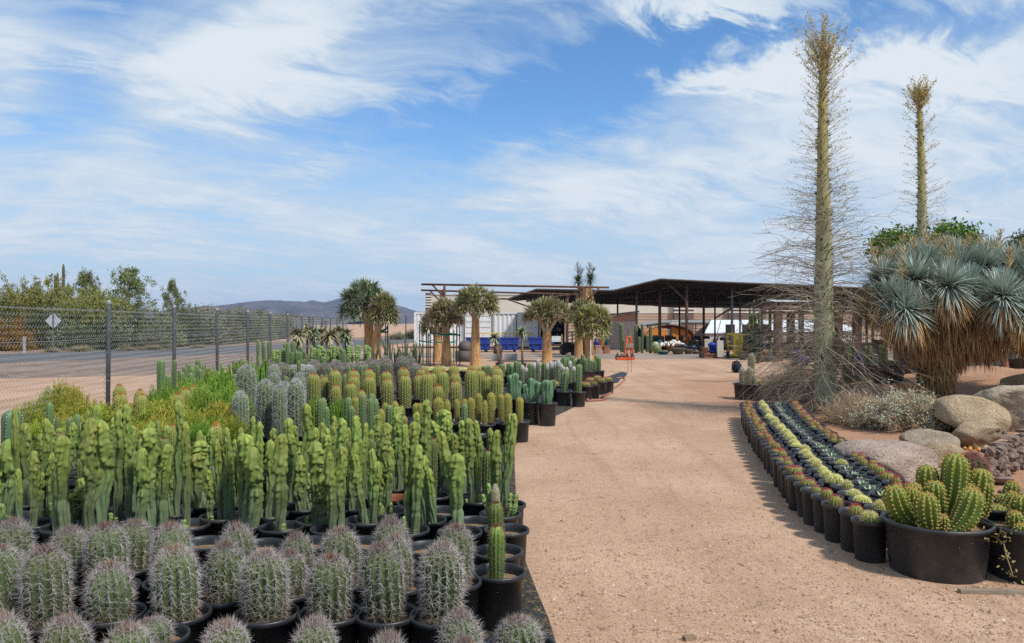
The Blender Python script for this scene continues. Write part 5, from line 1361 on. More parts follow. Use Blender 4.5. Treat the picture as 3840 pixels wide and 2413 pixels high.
V['cereus'] = [cactus(H, .055, 12, .20, K_CER, T_RED, .026, 5, .020, .0011, .8, 5 + i, m_wool2, .0028, 30, .022, domek=1.2) for i, H in enumerate((.30, .45, .6))]
V['white'] = [cactus(H, .108, 13, .24, K_SILV, T_SILV, .034, 7, .060, .0016, .9, 11 + i, topk=90, topL=.06, domek=1.15) for i, H in enumerate((.45, .6, .8))]
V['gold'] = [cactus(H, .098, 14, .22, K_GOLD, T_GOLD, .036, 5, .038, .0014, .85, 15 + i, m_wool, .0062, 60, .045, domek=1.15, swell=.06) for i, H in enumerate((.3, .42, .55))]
V['sgold'] = [cactus(H, .048, 15, .14, K_GOLD, T_YELL, .022, 7, .024, .0013, .9, 21 + i, None, .003, 40, .025, domek=1.2) for i, H in enumerate((.22, .32, .45))]
V['silver'] = [cactus(H, .125, 15, .18, K_SILV, (T_SILV, T_TAUPE, T_TAUPE)[i], .040, 10, .065, .0032, 1.0, 25 + i, topk=80, topL=.06, domek=1.05) for i, H in enumerate((.36, .42, .48))]
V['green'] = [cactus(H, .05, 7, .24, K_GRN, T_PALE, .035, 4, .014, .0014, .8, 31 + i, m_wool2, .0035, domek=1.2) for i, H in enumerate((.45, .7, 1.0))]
V['blue'] = [cactus(H, .075, 5, .42, K_BLUE, T_PALE, .05, 0, .01, .001, .8, 35 + i, m_wool2, .004, domek=1.0, wav=.16, per=4) for i, H in enumerate((.25, .38, .5))]
V['oldman'] = [cactus(H, .052, 14, .14, K_OLDM, T_PALE, .03, 5, .016, .0016, .9, 41 + i, domek=1.5) for i, H in enumerate((.4, .52))]
V['barrel'] = [cactus(H, .085, 13, .20, K_SMALL, T_YELL, .030, 5, .022, .0016, .8, 45 + i, m_wool, .006, 30, .02) for i, H in enumerate((.16, .26))]
V['bluecer'] = [cactus(.55, .075, 6, .34, K_BLUE, T_PALE, .035, 4, .016, .0012, .8, 48, m_wool2, .004, domek=1.3)]
V['redsmall'] = [cactus(H, .056, 12, .24, K_SMALL, T_MAG, .020, 5, .026, .0010, .85, 51 + i, None, .003, 20, .024, domek=.95, apex=.006, nseg=12) for i, H in enumerate((.092, .105))]
V['lemon'] = [cactus(H, .052, 15, .20, K_SMALL, T_LEM, .014, 11, .025, .0011, .95, 55 + i, None, .003, 40, .028, domek=.95, nseg=12) for i, H in enumerate((.085, .096))]
K_FAT = mat_h('hybrid_skin', [(0, (.085, .115, .016)), (.6, (.105, .155, .018)), (1, (.20, .23, .03))], .5, .35, .12)
m_gwool = mat('golden_areole_wool', (.58, .47, .16), (.66, .56, .25), 20, .9)
def arm(H, r, B, seed, ribs=11):
    """thick ribbed arm that starts out leaning by B and rises to the vertical; H is its length along the axis"""
    rng = np.random.default_rng(seed); mb = MB()
    v, q_, h, info = rib_column(H, r, ribs, .34, seed, base=.56, domek=1.15, nseg=24)
    P, N, hh = areoles(info, .026, rng, .02)
    zt = np.linspace(0, H, 200); ph = B * (1 - .80 * S(zt / (H * .85)))
    ax = np.concatenate([[0], np.cumsum(np.sin(ph[:-1]) * np.diff(zt))]); az = np.concatenate([[0], np.cumsum(np.cos(ph[:-1]) * np.diff(zt))])
    def warp(p, d=False):
        z = np.clip(info['H'] if False else p[:, 2], 0, H); f = np.interp(z, zt, ph); c, s2 = np.cos(f), np.sin(f)
        return np.stack([np.interp(z, zt, ax) + p[:, 0] * c, p[:, 1], np.interp(z, zt, az) - p[:, 0] * s2], 1), c, s2
    w_, _, _ = warp(v); mb.add(w_, q=q_, h=h)
    Pw, c, s2 = warp(P); Nw = np.stack([N[:, 0] * c + N[:, 2] * s2, N[:, 1], -N[:, 0] * s2 + N[:, 2] * c], 1)
    out = dict(stem=mb.mesh('stem', K_FAT, True), H=H, r=r, extra=[])
    mb = MB(); vv, t_, h2 = spines(Pw, Nw, 9, .017, .0011, .85, rng, hval=np.clip(hh, 0, .9)); mb.add(vv, t_, h=h2)
    crown = hh > .93
    if crown.any():
        vv, t_, h2 = spines(Pw[crown], Nw[crown], 8, .018, .0010, .8, rng, hval=np.full(crown.sum(), 1.0)); mb.add(vv, t_, h=h2)
    out['extra'].append(('spines', mb.mesh('spines', T_GOLD)))
    mb = MB(); vv, t_ = dots(Pw, Nw, .0054); mb.add(vv, t_); out['extra'].append(('areoles', mb.mesh('areoles', m_gwool)))
    out['dx'] = float(ax[-1]); out['dz'] = float(az[-1])
    return out
def arm_to(lean, rise, r, seed):
    """arm whose tip ends lean to the side and rise up"""
    B, H = 0.0, rise
    for _ in range(30):
        zt = np.linspace(0, 1, 120); ph = B * (1 - .80 * S(zt / .85)); dx_, dz_ = np.sin(ph).mean(), np.cos(ph).mean()
        H = rise / dz_; B = np.clip(B + (lean / rise - dx_ / dz_) * .9, -1.35, 1.35)
    return arm(H, r, float(B), seed)
V['pale'] = [cactus(H, .055, 14, .14, mat_h('pale_old_skin', [(0, (.20, .17, .11)), (1, (.24, .23, .14))], .7, .2, .1), T_PALE, .022, 9, .026, .0013, .95, 68 + i, None, .003, 60, .05, domek=1.3) for i, H in enumerate((.40, .42, .75))]
def pick(kind, H):
    vs_ = V[kind]; c = sorted(vs_, key=lambda q2: abs(math.log(q2['H'] / H)))
    same = [q2 for q2 in c if abs(math.log(q2['H'] / H)) < abs(math.log(c[0]['H'] / H)) + .10]
    return random.choice(same)

def add_stem(e, var, x, y, z, H, r=None, lean=0.0, leany=0.0, rz=None, name='stem'):
    """lean: sideways drift of the tip (m)"""
    sr = 1.0 if r is None else r / var['r']; sh = H / var['H']
    if r is None: sr = sh ** .35
    rot = (Matrix.Rotation(math.atan2(lean, H), 3, 'Y') @ Matrix.Rotation(-math.atan2(leany, H), 3, 'X') @ Matrix.Rotation(random.uniform(0, 6.3) if rz is None else rz, 3, 'Z')).to_euler()
    o = obj(name, var['stem'], e, (x, y, z - .01), rot, (sr, sr, sh))
    for nm, me in var['extra']: obj(nm, me, o, stuff=True)
    return o
def potted(name, label, cat, group, x, y, kind, z=0.0, soil=True):
    me, so, sz, R = POT[kind]
    e = thing(name, label, cat, (x, y, z), random.uniform(0, .1), group)
    e.rotation_euler = (0, 0, 0)
    obj('pot', me, e, rot=(0, 0, random.uniform(0, 6.3)))
    if soil: obj('soil', so, e, rot=(0, 0, random.uniform(0, 6.3)))
    return e, sz, R

OCC = []      # pots already standing: x, y, radius
def free(x, y, r, slack=.02):
    return all((x - a) ** 2 + (y - b2) ** 2 > (r + c - slack) ** 2 for a, b2, c in OCC)
def spot(px, d, r, step=.05, tries=60):
    """first free standing place along the line of sight, from d backwards and forwards"""
    for i in range(tries):
        for s_ in ((i, ) if i == 0 else (i, -i * .4)):
            dd = d + s_ * step; x = W(px, dd)
            if free(x, dd, r): return x, dd
    return W(px, d), d
JOBS = []
def plan(fam, kind, items, d, pot='five', wdef=None, **kw):
    for it in items:
        px, py = it[0], it[1]; w = it[2] if len(it) > 2 and it[2] else wdef
        dd = it[3] if len(it) > 3 and it[3] else d; base = it[4] if len(it) > 4 and it[4] else px
        JOBS.append(dict(fam=fam, kind=kind, px=px, py=py, w=w, d=dd, base=base, pot=pot, kw=kw))
FAM = {}
def family(fam, name, cat, desc, where, group, ranks=None):
    FAM[fam] = dict(name=name, cat=cat, desc=desc, where=where, group=group)

# ---- front block: grey-thorned barrels
family('greyA', 'potted_barrel_cactus', 'cactus', 'low grey-thorned barrel cactus', 'in the nearest row', 'grey-thorned barrel cacti')
family('greyB', 'potted_barrel_cactus', 'cactus', 'tall grey-thorned barrel cactus', 'in the second row', 'grey-thorned barrel cacti')
family('greyC', 'potted_barrel_cactus', 'cactus', 'grey-thorned barrel cactus', 'in the row touching the lumpy totem cacti', 'grey-thorned barrel cacti')
plan('greyA', 'grey', [(18, 2310, 190), (250, 2318, 185, 3.05), (468, 2345, 190, 2.95), (575, 2318, 165, 3.3), (855, 2335, 190, 3.05), (1178, 2325, 180, 3.05), (1438, 2380, 175, 2.9), (1733, 2300, 180, 3.1), (1715, 2400, 165, 2.78), (1955, 2318, 195, 3.1)], 3.05)
plan('greyB', 'grey', [(10, 2050, 180), (178, 2055, 185), (420, 2115, 178), (668, 2052, 180), (850, 2040, 160, 3.75), (1000, 2072, 185), (1068, 2068, 160, 3.85), (1238, 2085, 178), (1448, 2045, 175), (1655, 2045, 178)], 3.56)
plan('greyC', 'grey', [(62, 1955, 150), (258, 1982, 140), (411, 1966, 160), (495, 1955, 150, 4.25), (648, 1968, 155), (901, 1972, 150), (1124, 2005, 130), (1279, 1985, 160), (1478, 1952, 150, 4.25), (1488, 2010, 140, 3.95), (1700, 1972, 150)], 4.0)
# ---- totems
family('totem', 'potted_totem_cactus', 'cactus', 'lumpy totem cactus', '', 'lumpy totem cacti')
T1 = [(125, 1684, 38), (187, 1693, 38), (189, 1752, 34), (243, 1628, 62), (313, 1786, 56), (338, 1676, 38), (380, 1568, 64), (442, 1531, 44), (494, 1585, 46), (563, 1597, 64), (640, 1711, 36), (660, 1496, 38), (702, 1575, 36), (758, 1647, 70), (830, 1640, 40), (930, 1622, 62), (1003, 1644, 40), (1055, 1621, 58), (1124, 1702, 46), (1190, 1649, 64), (1249, 1690, 42), (1275, 1667, 46), (1334, 1693, 40, 5.15, 1375), (1402, 1725, 40, 5.15, 1398), (1430, 1717, 40, 5.2, 1428), (1448, 1667, 44), (1526, 1717, 44, 5.0), (1558, 1660, 46, 5.05), (1594, 1702, 44, 5.1), (1718, 1694, 60, 4.95, 1724), (1640, 1603, 44, 5.25, 1728), (30, 1640, 50), (5, 1700, 50)]
plan('totem', 'totem', T1, 5.15)
T2 = [(64, 1518, 28), (96, 1580, 46), (143, 1563, 34), (185, 1585, 38), (311, 1610, 34), (353, 1514, 42), (328, 1531, 24), (486, 1510, 38), (558, 1576, 32), (747, 1609, 32), (855, 1597, 32), (893, 1597, 32), (975, 1575, 34), (936, 1556, 22), (1076, 1562, 40), (1133, 1507, 46), (1174, 1598, 36), (1229, 1626, 36), (1279, 1562, 42), (1318, 1553, 40), (1343, 1598, 44), (1371, 1580, 26), (1389, 1676, 36, 5.6), (1444, 1580, 46), (1476, 1594, 38), (1562, 1576, 44), (1599, 1493, 42), (1530, 1585, 32), (1622, 1557, 42, 5.8, 1715), (1672, 1530, 60, 6.2), (1736, 1571, 46, 6.0), (1759, 1562, 42, 5.6, 1772), (1791, 1571, 32), (1786, 1717, 30, 5.4), (1873, 1607, 44, 5.55), (1923, 1544, 30, 5.35, 1898), (1855, 1685, 26, 5.5)]
plan('totem', 'totem', T2, 5.75)
T3 = [(45, 1590, 34), (75, 1620, 34), (165, 1640, 34), (365, 1600, 32), (405, 1620, 32), (460, 1600, 30), (520, 1610, 34), (600, 1640, 32), (675, 1660, 34), (780, 1630, 32), (905, 1640, 32), (955, 1620, 30), (1030, 1660, 32), (1090, 1640, 34), (1160, 1640, 32), (1215, 1580, 34), (1300, 1600, 32), (1360, 1640, 34), (1425, 1640, 32), (1475, 1650, 34), (1520, 1630, 34), (1580, 1610, 32), (1650, 1590, 34), (1700, 1620, 34), (1745, 1600, 30), (1835, 1600, 28), (215, 1600, 32), (275, 1580, 32), (420, 1560, 30), (588, 1572, 20), (620, 1590, 30), (680, 1600, 30), (800, 1600, 30), (1020, 1600, 32), (1100, 1590, 34), (1230, 1600, 34), (1250, 1555, 30), (1393, 1608, 28), (1420, 1550, 36), (1500, 1545, 38), (1640, 1540, 36), (1480, 1520, 40), (1690, 1560, 36), (1255, 1590, 36), (1150, 1600, 30), (1560, 1540, 34)]
plan('totem', 'totem', T3, 6.6)
family('cereus', 'potted_columnar_cactus', 'cactus', 'dark green ribbed column cactus with short thorns', 'among the totems', 'dark ribbed column cacti')
plan('cereus', 'cereus', [(1316, 1648, 38, 5.9), (1620, 1640, 36, 6.0), (1795, 1653, 34, 6.0), (1827, 1685, 40, 5.75), (105, 1640, 38, 5.9), (305, 1710, 40, 5.6), (615, 1640, 40, 6.1), (725, 1670, 34, 6.0), (870, 1690, 46, 5.6), (895, 1710, 34, 5.8), (225, 1620, 38, 6.2), (1390, 1640, 30, 6.1), (1420, 1580, 28, 6.6)], 6.0, wdef=38)
family('tallgreen', 'potted_columnar_cactus', 'cactus', 'slim smooth green column cactus', 'behind the totems by the fence', 'slim green column cacti')
plan('tallgreen', 'green', [(185, 1505, 26), (215, 1560, 22), (258, 1560, 24), (290, 1550, 26), (275, 1580, 22), (322, 1570, 20), (1390, 1490, 26), (1360, 1475, 28), (1200, 1490, 26)], 7.0)
family('barrelmid', 'potted_barrel_cactus', 'cactus', 'yellow-green ribbed barrel cactus', 'standing among the pencil shrubs', 'small barrels among the pencil shrubs')
plan('barrelmid', 'gold', [(447, 1443, 44, 9.9), (451, 1475, 48, 9.4), (523, 1461, 40, 9.7), (530, 1478, 40, 9.2), (694, 1457, 46, 9.7), (721, 1446, 44, 10), (670, 1475, 44, 9.2)], 9.5)
family('tricho', 'potted_columnar_cactus', 'cactus', 'stout green column cactus', 'by the second fence post', 'stout columns by the second fence post')
plan('tricho', 'green', [(605, 1346, 30, 11.6), (654, 1346, 18, 11.9, 648), (629, 1403, 26, 11.2), (680, 1392, 20, 12.2), (692, 1372, 20, 12.4), (705, 1360, 20, 12.6), (722, 1375, 20, 12.5), (738, 1368, 20, 12.8), (752, 1380, 20, 12.4), (715, 1395, 20, 12.0), (740, 1345, 18, 14)], 12)
plan('barrelmid', 'gold', [(810, 1588, 52, 6.9), (646, 1592, 34, 7.0)], 7.0)
# ---- white-thorned
family('white', 'potted_silver_cactus', 'cactus', 'stout cactus with long silver thorns', 'of the silver clump', 'long-thorned silver cacti')
plan('white', 'white', [(922, 1374, 66, 9.9), (1027, 1371, 40, 11.2), (1025, 1402, 46, 10.3), (996, 1428, 60, 9.2), (1049, 1446, 48, 9.0), (1110, 1428, 60, 9.1), (1124, 1404, 44, 10.1), (903, 1472, 52, 8.9), (1068, 1436, 46, 9.7)], 9.5, pot='five')
# ---- golden rows
family('gold', 'potted_golden_cactus', 'cactus', 'orange-tipped golden-green barrel cactus', 'of the golden rows', 'orange-tipped golden cacti')
G1 = [(1176, 1400, 44), (1258, 1444, 38, 11.2), (1316, 1436, 40, 11.4), (1355, 1464, 32, 11.0), (1326, 1410, 42), (1385, 1412, 42), (1453, 1422, 42), (1520, 1407, 42), (1598, 1400, 42), (1643, 1445, 42), (1709, 1429, 42), (1766, 1384, 44), (1861, 1402, 44), (1828, 1408, 38)]
plan('gold', 'gold', G1, 12.3)
G2 = [(1256, 1389, 42), (1326, 1389, 42), (1385, 1386, 40), (1449, 1393, 40), (1516, 1382, 40), (1569, 1407, 38), (1660, 1391, 42), (1709, 1399, 40), (1799, 1388, 40), (1865, 1380, 40), (1215, 1412, 32), (1620, 1398, 36)]
plan('gold', 'gold', G2, 13.6)
G3 = [(1512, 1380, 36), (1701, 1370, 36), (1640, 1372, 36), (1770, 1368, 34), (1580, 1385, 34), (1860, 1372, 34), (1410, 1400, 34), (1300, 1400, 30)]
plan('gold', 'gold', G3, 15.0)
family('pair', 'potted_columnar_cactus', 'cactus', 'pale green smooth-ribbed column cactus', 'rising out of the golden rows', 'pale columns in the golden rows')
plan('pair', 'green', [(1120, 1350, 16), (1095, 1376, 14), (1308, 1370, 15), (1355, 1366, 15), (1368, 1368, 14), (1418, 1368, 16), (1138, 1394, 14), (1090, 1412, 20), (1073, 1408, 18), (1205, 1402, 14), (1225, 1402, 12), (1290, 1402, 14), (1240, 1378, 14)], 13.8, pot='three')
# ---- small golden columns in front
family('sgold', 'potted_golden_column', 'cactus', 'small yellow-thorned column cactus', 'before the golden rows', 'small yellow-thorned column cacti')
plan('sgold', 'sgold', [(1335, 1490, 26), (1358, 1528, 20), (1344, 1510, 22), (1281, 1526, 24), (1482, 1506, 22), (1508, 1522, 20), (1444, 1510, 20), (1576, 1512, 22), (1560, 1512, 22), (1645, 1492, 34), (1677, 1500, 22), (1715, 1498, 18), (1740, 1496, 20), (1765, 1492, 24), (1795, 1476, 22), (1800, 1515, 22), (1817, 1502, 18), (1842, 1473, 26), (1880, 1478, 22), (1905, 1476, 26), (1948, 1490, 24), (1430, 1535, 24), (1515, 1560, 22), (1360, 1560, 18)], 10.4, pot='five')
plan('sgold', 'green', [(1395, 1472, 26, 8.6), (1410, 1492, 24, 8.3), (1212, 1488, 28, 8.6), (1225, 1520, 24, 8.2), (1205, 1560, 26, 7.9), (1405, 1555, 26, 7.7), (1305, 1486, 28, 9.2), (1317, 1520, 26, 8.8), (1460, 1515, 30, 9.2), (1495, 1522, 30, 9.0), (1740, 1510, 24, 9.3)], 8.6, pot='five')
# ---- silver rows far back
family('silver', 'potted_silver_barrel', 'cactus', 'round silver-thorned barrel cactus', 'of the far silver row', 'round silver barrels')
cr2 = lambda ix, iy: (750 + .3738 * ix, 980 + .3738 * iy)
cr3 = lambda ix, iy: (1500 + .4098 * ix, 980 + .4098 * iy)
plan('silver', 'silver', [cr2(*p) for p in ((700, 1000), (830, 1028), (910, 1052), (1095, 1052), (1035, 1048), (1190, 1046), (1262, 1036), (1360, 1000), (1372, 1026), (1455, 1030), (1512, 1032), (1620, 1018), (1700, 986), (1770, 1000), (1855, 966), (1870, 994), (2030, 966), (2100, 962), (2030, 1004), (2165, 1036), (1145, 1000), (740, 1046), (960, 1050), (1320, 1040), (1570, 1030))], 17.5, wdef=44)
# ---- pale / green mixed rows near the quiver trees
family('palebar', 'potted_golden_barrel', 'cactus', 'round pale yellow barrel cactus', 'just in front of the quiver trees', 'pale yellow barrels')
plan('palebar', 'barrel', [cr3(*p) for p in ((310, 972), (390, 966), (420, 988), (970, 972), (1000, 992), (585, 980))], 21.5, wdef=30, lemon=True)
family('mixgreen', 'potted_green_cactus', 'cactus', 'short ribbed green cactus', 'in front of the quiver trees', 'short green cacti near the quiver trees')
plan('mixgreen', 'barrel', [cr3(*p) for p in ((345, 950), (230, 962), (485, 950), (505, 962), (660, 948), (680, 960), (740, 962), (860, 960), (1990, 1060)) if p[0] < 1900], 20.0, wdef=28)
plan('mixgreen', 'green', [cr3(*p) for p in ((770, 955), (800, 950), (930, 935), (880, 950), (1000, 930), (1030, 950))], 19.5, wdef=24)
# ---- old man and green columns towards the path
family('oldman', 'potted_woolly_cactus', 'cactus', 'column cactus with a white woolly cap', 'of the far path-side rows', 'white-capped column cacti')
plan('oldman', 'oldman', [cr3(*p) for p in ((1265, 885), (1230, 925), (1120, 945), (1155, 970), (1380, 910), (1425, 915), (1450, 895), (1350, 940), (1477, 938), (1495, 960), (1525, 965), (1558, 908), (1590, 958), (1270, 965), (1405, 930))], 17.5, pot='three', wdef=15)
family('greencol', 'potted_columnar_cactus', 'cactus', 'ribbed green column cactus', 'between the woolly-capped columns', 'ribbed green columns near the path')
plan('greencol', 'green', [cr3(*p) for p in ((1065, 910), (1092, 920), (1190, 930), (1130, 960), (1500, 870), (1535, 880), (1575, 862), (1320, 920), (1360, 980), (1240, 1020), (1300, 950), (1430, 990), (1485, 1000), (1582, 1010), (1560, 1050), (1220, 1000), (1160, 1000), (1110, 1010))], 18.2, pot='three', wdef=20)
plan('greencol', 'green', [cr3(1522, 1000) + (24, 15.1, 2115), cr3(1497, 1010) + (22, 15.3, 2118), cr3(1640, 938) + (24, 14.95, 2170), cr3(1400, 1080) + (20, 15.6)], 15.2, pot='five')
family('blueform', 'potted_blue_cactus', 'cactus', 'stout wavy blue-green cactus of several arms', 'at the path edge', 'wavy blue-green cacti')
# ---- weed cloth under the beds
m_cloth = mat('black_weed_cloth', (0.022, 0.022, 0.023), (0.036, 0.034, 0.032), 6, .8, .3, 80, c3=(.13, .095, .05), s3=18)
edge = [(2130, 2600), (2085, 2413), (2060, 2330), (2010, 2210), (1975, 2120), (1955, 2040), (1945, 1960), (1935, 1860), (1930, 1760), (1930, 1660), (1975, 1600), (2040, 1580), (2120, 1545), (2210, 1500)]
edge = [(W(px, D(py)), D(py)) for px, py in edge]
sheet('weed_cloth', [(-5.6, 2.0), (edge[0][0], edge[0][1])] + edge[1:] + [(1.5, 20), (-1, 24), (-6.6, 24), (-5.7, 11)], .005, m_cloth, 'structure')
m_crumb = mat('spilled_soil', (.20, .13, .06), (.30, .21, .09), 20, .95)
n = 900; f = rs.random(n); ei = rs.integers(0, 8, n)
E = np.array(edge); P = E[ei] * (1 - f[:, None]) + E[ei + 1] * f[:, None]; P[:, 0] -= np.abs(rs.normal(size=n)) * .07
mb = MB(); v, t = pebbles(np.column_stack([P, np.full(n, .007)]), rs.uniform(.002, .005, n)); mb.add(v, t); stuff('spilled_soil', mb.mesh('spilled_soil', m_crumb))

# ---- corner pots and other special plants stand first
def reserve(x, y, r): OCC.append((x, y, r))
MADE = {}
def ground_pot(px, py_rim, kind):
    sz = POT[kind][2] + .045
    d = F * (EYE - sz) / (py_rim - HY); return W(px, d), d
# slim green columns in the last two pots of the front edge
for px, py, top, w, lab, wig in ((1870, 2143, 2204, 60, 'bright green ribbed column cactus in the foremost corner pot beside the path', None), (1868, 2066, 1878, 62, 'bright green thick-headed column cactus in the second corner pot beside the path', None)):
    x, y = ground_pot(px, py, 'five'); reserve(x, y, .136)
    e, sz, R = potted('potted_columnar_cactus', lab, 'cactus', None, x, y, 'five')
    tp = 1965 if py > 2100 else 1878
    H = Z(tp, y) - sz
    v_ = cactus(H, .043, 12, .20, K_CER if py < 2100 else mat_h('bright_cereus_skin', [(0, (.06, .095, .03)), (.6, (.085, .145, .03)), (1, (.17, .24, .045))], .5, .35, .1), T_RED, .020, 6, .018, .0009, .85, 90 + py % 7, None, .003, 60, .02, domek=1.3, base=.86)
    add_stem(e, v_, W(px - 8, y) - x, 0, sz, H)
x, y = ground_pot(1875, 1926, 'five'); reserve(x, y, .136)
e, sz, R = potted('potted_totem_cactus', 'tall slanting totem with low lumpy side branches in the corner pot by the path', 'cactus', None, x, y, 'five')
add_stem(e, V['totem'][11], .02, .02, sz, Z(1544, y) - sz, .032, W(1923, y) - x - .01)
for pxx, pyy, dx_ in ((1808, 1838, -.10), (1830, 1800, -.06), (1915, 1838, .09), (1940, 1840, .12)):
    H = Z(pyy, y) - sz; add_stem(e, V['lime'][0], dx_ * .6, -.04, sz, H, .019, (W(pxx, y) - x) - dx_ * .6)
o = add_stem(e, V['pale'][0], -.03, -.08, sz, Z(1812, y) - sz, .024)
# terracotta coloured pot among the totems
x, y = ground_pot(1478, 1868, 'red'); reserve(x, y, .125)
e, sz, R = potted('empty_red_pot', 'empty terracotta-red plastic pot among the black pots of totem cacti', 'pot', None, x, y, 'red')
# wavy blue-green cacti at the path edge
B_ = [((1992, 1507), [(1968, 1436, 30, -.16), (1992, 1415, 30, .0), (2010, 1425, 26, .07), (1978, 1450, 26, -.05), (2022, 1428, 22, .12)]),
      ((2053, 1511), [(2048, 1422, 36, .0), (2036, 1432, 26, -.05), (2066, 1424, 24, .06), (2054, 1445, 30, .02)]),
      ((1935, 1495), [(1915, 1402, 30, -.05), (1932, 1396, 28, 0.02), (1948, 1425, 22, .06), (1905, 1430, 24, -.1)])]
labs = ['wavy blue-green cactus of five arms, left one of the two edge pots facing the path', 'wavy blue-green cactus in the outermost black pot facing the path', 'wavy blue-green cactus behind its two neighbours, nearest the golden rows']
labs[0] = 'wavy blue-green cactus of five arms, between its two wavy neighbours at the path edge'
for (pp, arms), lab in zip(B_, labs):
    x, y = ground_pot(*pp, 'tall'); reserve(x, y, .145)
    e, sz, R = potted('potted_blue_cactus', lab, 'cactus', 'wavy blue-green cacti', x, y, 'tall')
    for i, (ax_, ay_, aw, ln) in enumerate(arms):
        H = Z(ay_, y) - sz; add_stem(e, random.choice(V['blue']), (W(ax_, y) - x) * .4, random.uniform(-.05, .05), sz, H, aw / 2 / F * y, (W(ax_, y) - x) * .6)
# columns in tubs at the far edge of the bed
for pp, kind, arms, lab in (((2205, 1391), 'midtub', [(2172, 1344), (2184, 1325), (2195, 1345), (2207, 1342), (2218, 1352), (2160, 1350)], 'wide black tub of dark green columns at the far path edge, nearest the quiver trees'),
                      ((2248, 1391), 'five', [(2236, 1331), (2247, 1340), (2228, 1352)], 'black pot of three dark green columns beside the wide tub at the far path edge')):
    x, y = ground_pot(*pp, kind); reserve(x, y, POT[kind][3])
    e, sz, R = potted('potted_columnar_cactus', lab, 'cactus', None, x, y, kind)
    for ax_, ay_ in arms: add_stem(e, random.choice(V['green']), W(ax_, y) - x, random.uniform(-.12, .12), sz, Z(ay_, y) - sz, .055)
# low red-thorned barrels in the pots by the hose
RP = [(2198, 1449), (2225, 1445), (2254, 1433), (2280, 1429), (2213, 1432), (2240, 1424), (2080, 1446), (2095, 1432)]
for i, pp in enumerate(sorted(RP)):
    x, y = ground_pot(*pp, 'five'); reserve(x, y, .136)
    e, sz, R = potted('potted_red_barrel', f'low red-thorned barrel in a black pot by the hose, {nth(i + 1)} counting towards the path', 'cactus', 'red-thorned barrels by the hose', x, y, 'five')
    add_stem(e, V['redsmall'][i % 2], 0, 0, sz + .02, .13, .10)

# ---- everything in the planned rows
JOBS.sort(key=lambda j: j['d'])
for J in JOBS:
    me, so, sz, R = POT[J['pot']]
    far = J['d'] > 7.5
    join = None
    if J['kind'] == 'totem':
        x, dd = W(J['base'], J['d']), J['d']
        for m in MADE.get('totem', []):
            if m['n'] < 4 and math.hypot(m['x'] - W(J['base'], m['d']), 0) < .085 and abs(m['d'] - dd) < .5: join = m; break
    if join:
        e, x, dd = join['e'], join['x'], join['d']; join['n'] += 1
        bx_ = W(J['base'], dd) - x; by_ = random.uniform(-.03, .06)
    else:
        x, dd = spot(J['base'], J['d'], R)
        OCC.append((x, dd, R))
        fm = FAM[J['fam']]
        e, sz, R = potted(fm['name'], '', fm['cat'], fm['group'], x, dd, J['pot'], soil=True)
        MADE.setdefault(J['fam'], []).append(dict(e=e, x=x, d=dd, n=1))
        bx_, by_ = 0.0, 0.0
    zt = Z(J['py'], dd + by_); H = max(.08, zt - sz)
    var = pick(J['kind'], H)
    if J['kw'].get('lemon'): var = V['lemon'][0]
    r = (J['w'] / 2 / F * dd) * {'grey': .80, 'totem': 1.0}.get(J['kind'], 1) if J['w'] else None
    lean = (W(J['px'], dd) - W(J['base'], dd)) + random.uniform(-.012, .012) * {'totem': 2, 'grey': 2.2}.get(J['kind'], .6)
    add_stem(e, var, bx_, by_, sz, H, r, lean)
    if J['kind'] == 'totem' and not join:
        m_ = MADE['totem'][-1]
        for _ in range(random.choice((0, 1, 1, 2)) if J['d'] < 6.9 else 0):
            a = random.uniform(0, 6.3); k_ = random.uniform(.6, 1.02)
            add_stem(e, pick('totem', H * k_), .075 * math.cos(a), .075 * math.sin(a), sz, H * k_, (r or .04) * random.uniform(.7, .95), random.uniform(-.04, .04)); m_['n'] += 1
    if J['kind'] == 'totem' and J['d'] < 6 and random.random() < .45:      # young offsets at the foot
        for _ in range(random.randint(1, 2)):
            a = random.uniform(3.4, 6.0); add_stem(e, random.choice(V['juv']), bx_ + .07 * math.cos(a), by_ + .07 * math.sin(a), sz, random.uniform(.06, .16), .018, name='offset')
for fam, items in MADE.items():
    fm = FAM[fam]
    cuts = {'totem': (5.45, 6.3), 'gold': (13.0, 14.6), 'sgold': (9.0,), 'greencol': (16.5,)}.get(fam, ())
    ranks = ('nearest', 'middle', 'farthest') if len(cuts) == 2 else ('nearer', 'farther')
    for ri in range(len(cuts) + 1):
        lo = cuts[ri - 1] if ri else -1; hi = cuts[ri] if ri < len(cuts) else 999
        sub = sorted([m for m in items if lo <= m['d'] < hi], key=lambda m: m['x'] / m['d'])
        for k, m in enumerate(sub):
            st = {2: ' with two stems', 3: ' with three stems', 4: ' with four stems', 5: ' with five stems'}.get(m['n'], '')
            rk = f', {ranks[ri]} {"totem " if fam == "totem" else ""}rank' if cuts else ''
            m['e']['label'] = f"{fm['desc']}{st}{' ' if fm['where'] else ''}{fm['where']}, {nth(k + 1)} from the fence{rk}"
            if fam.startswith('grey'): m['e']['label'] = f"{fm['desc']} {fm['where']}, {nth(len(sub) - k)} from the sandy path"
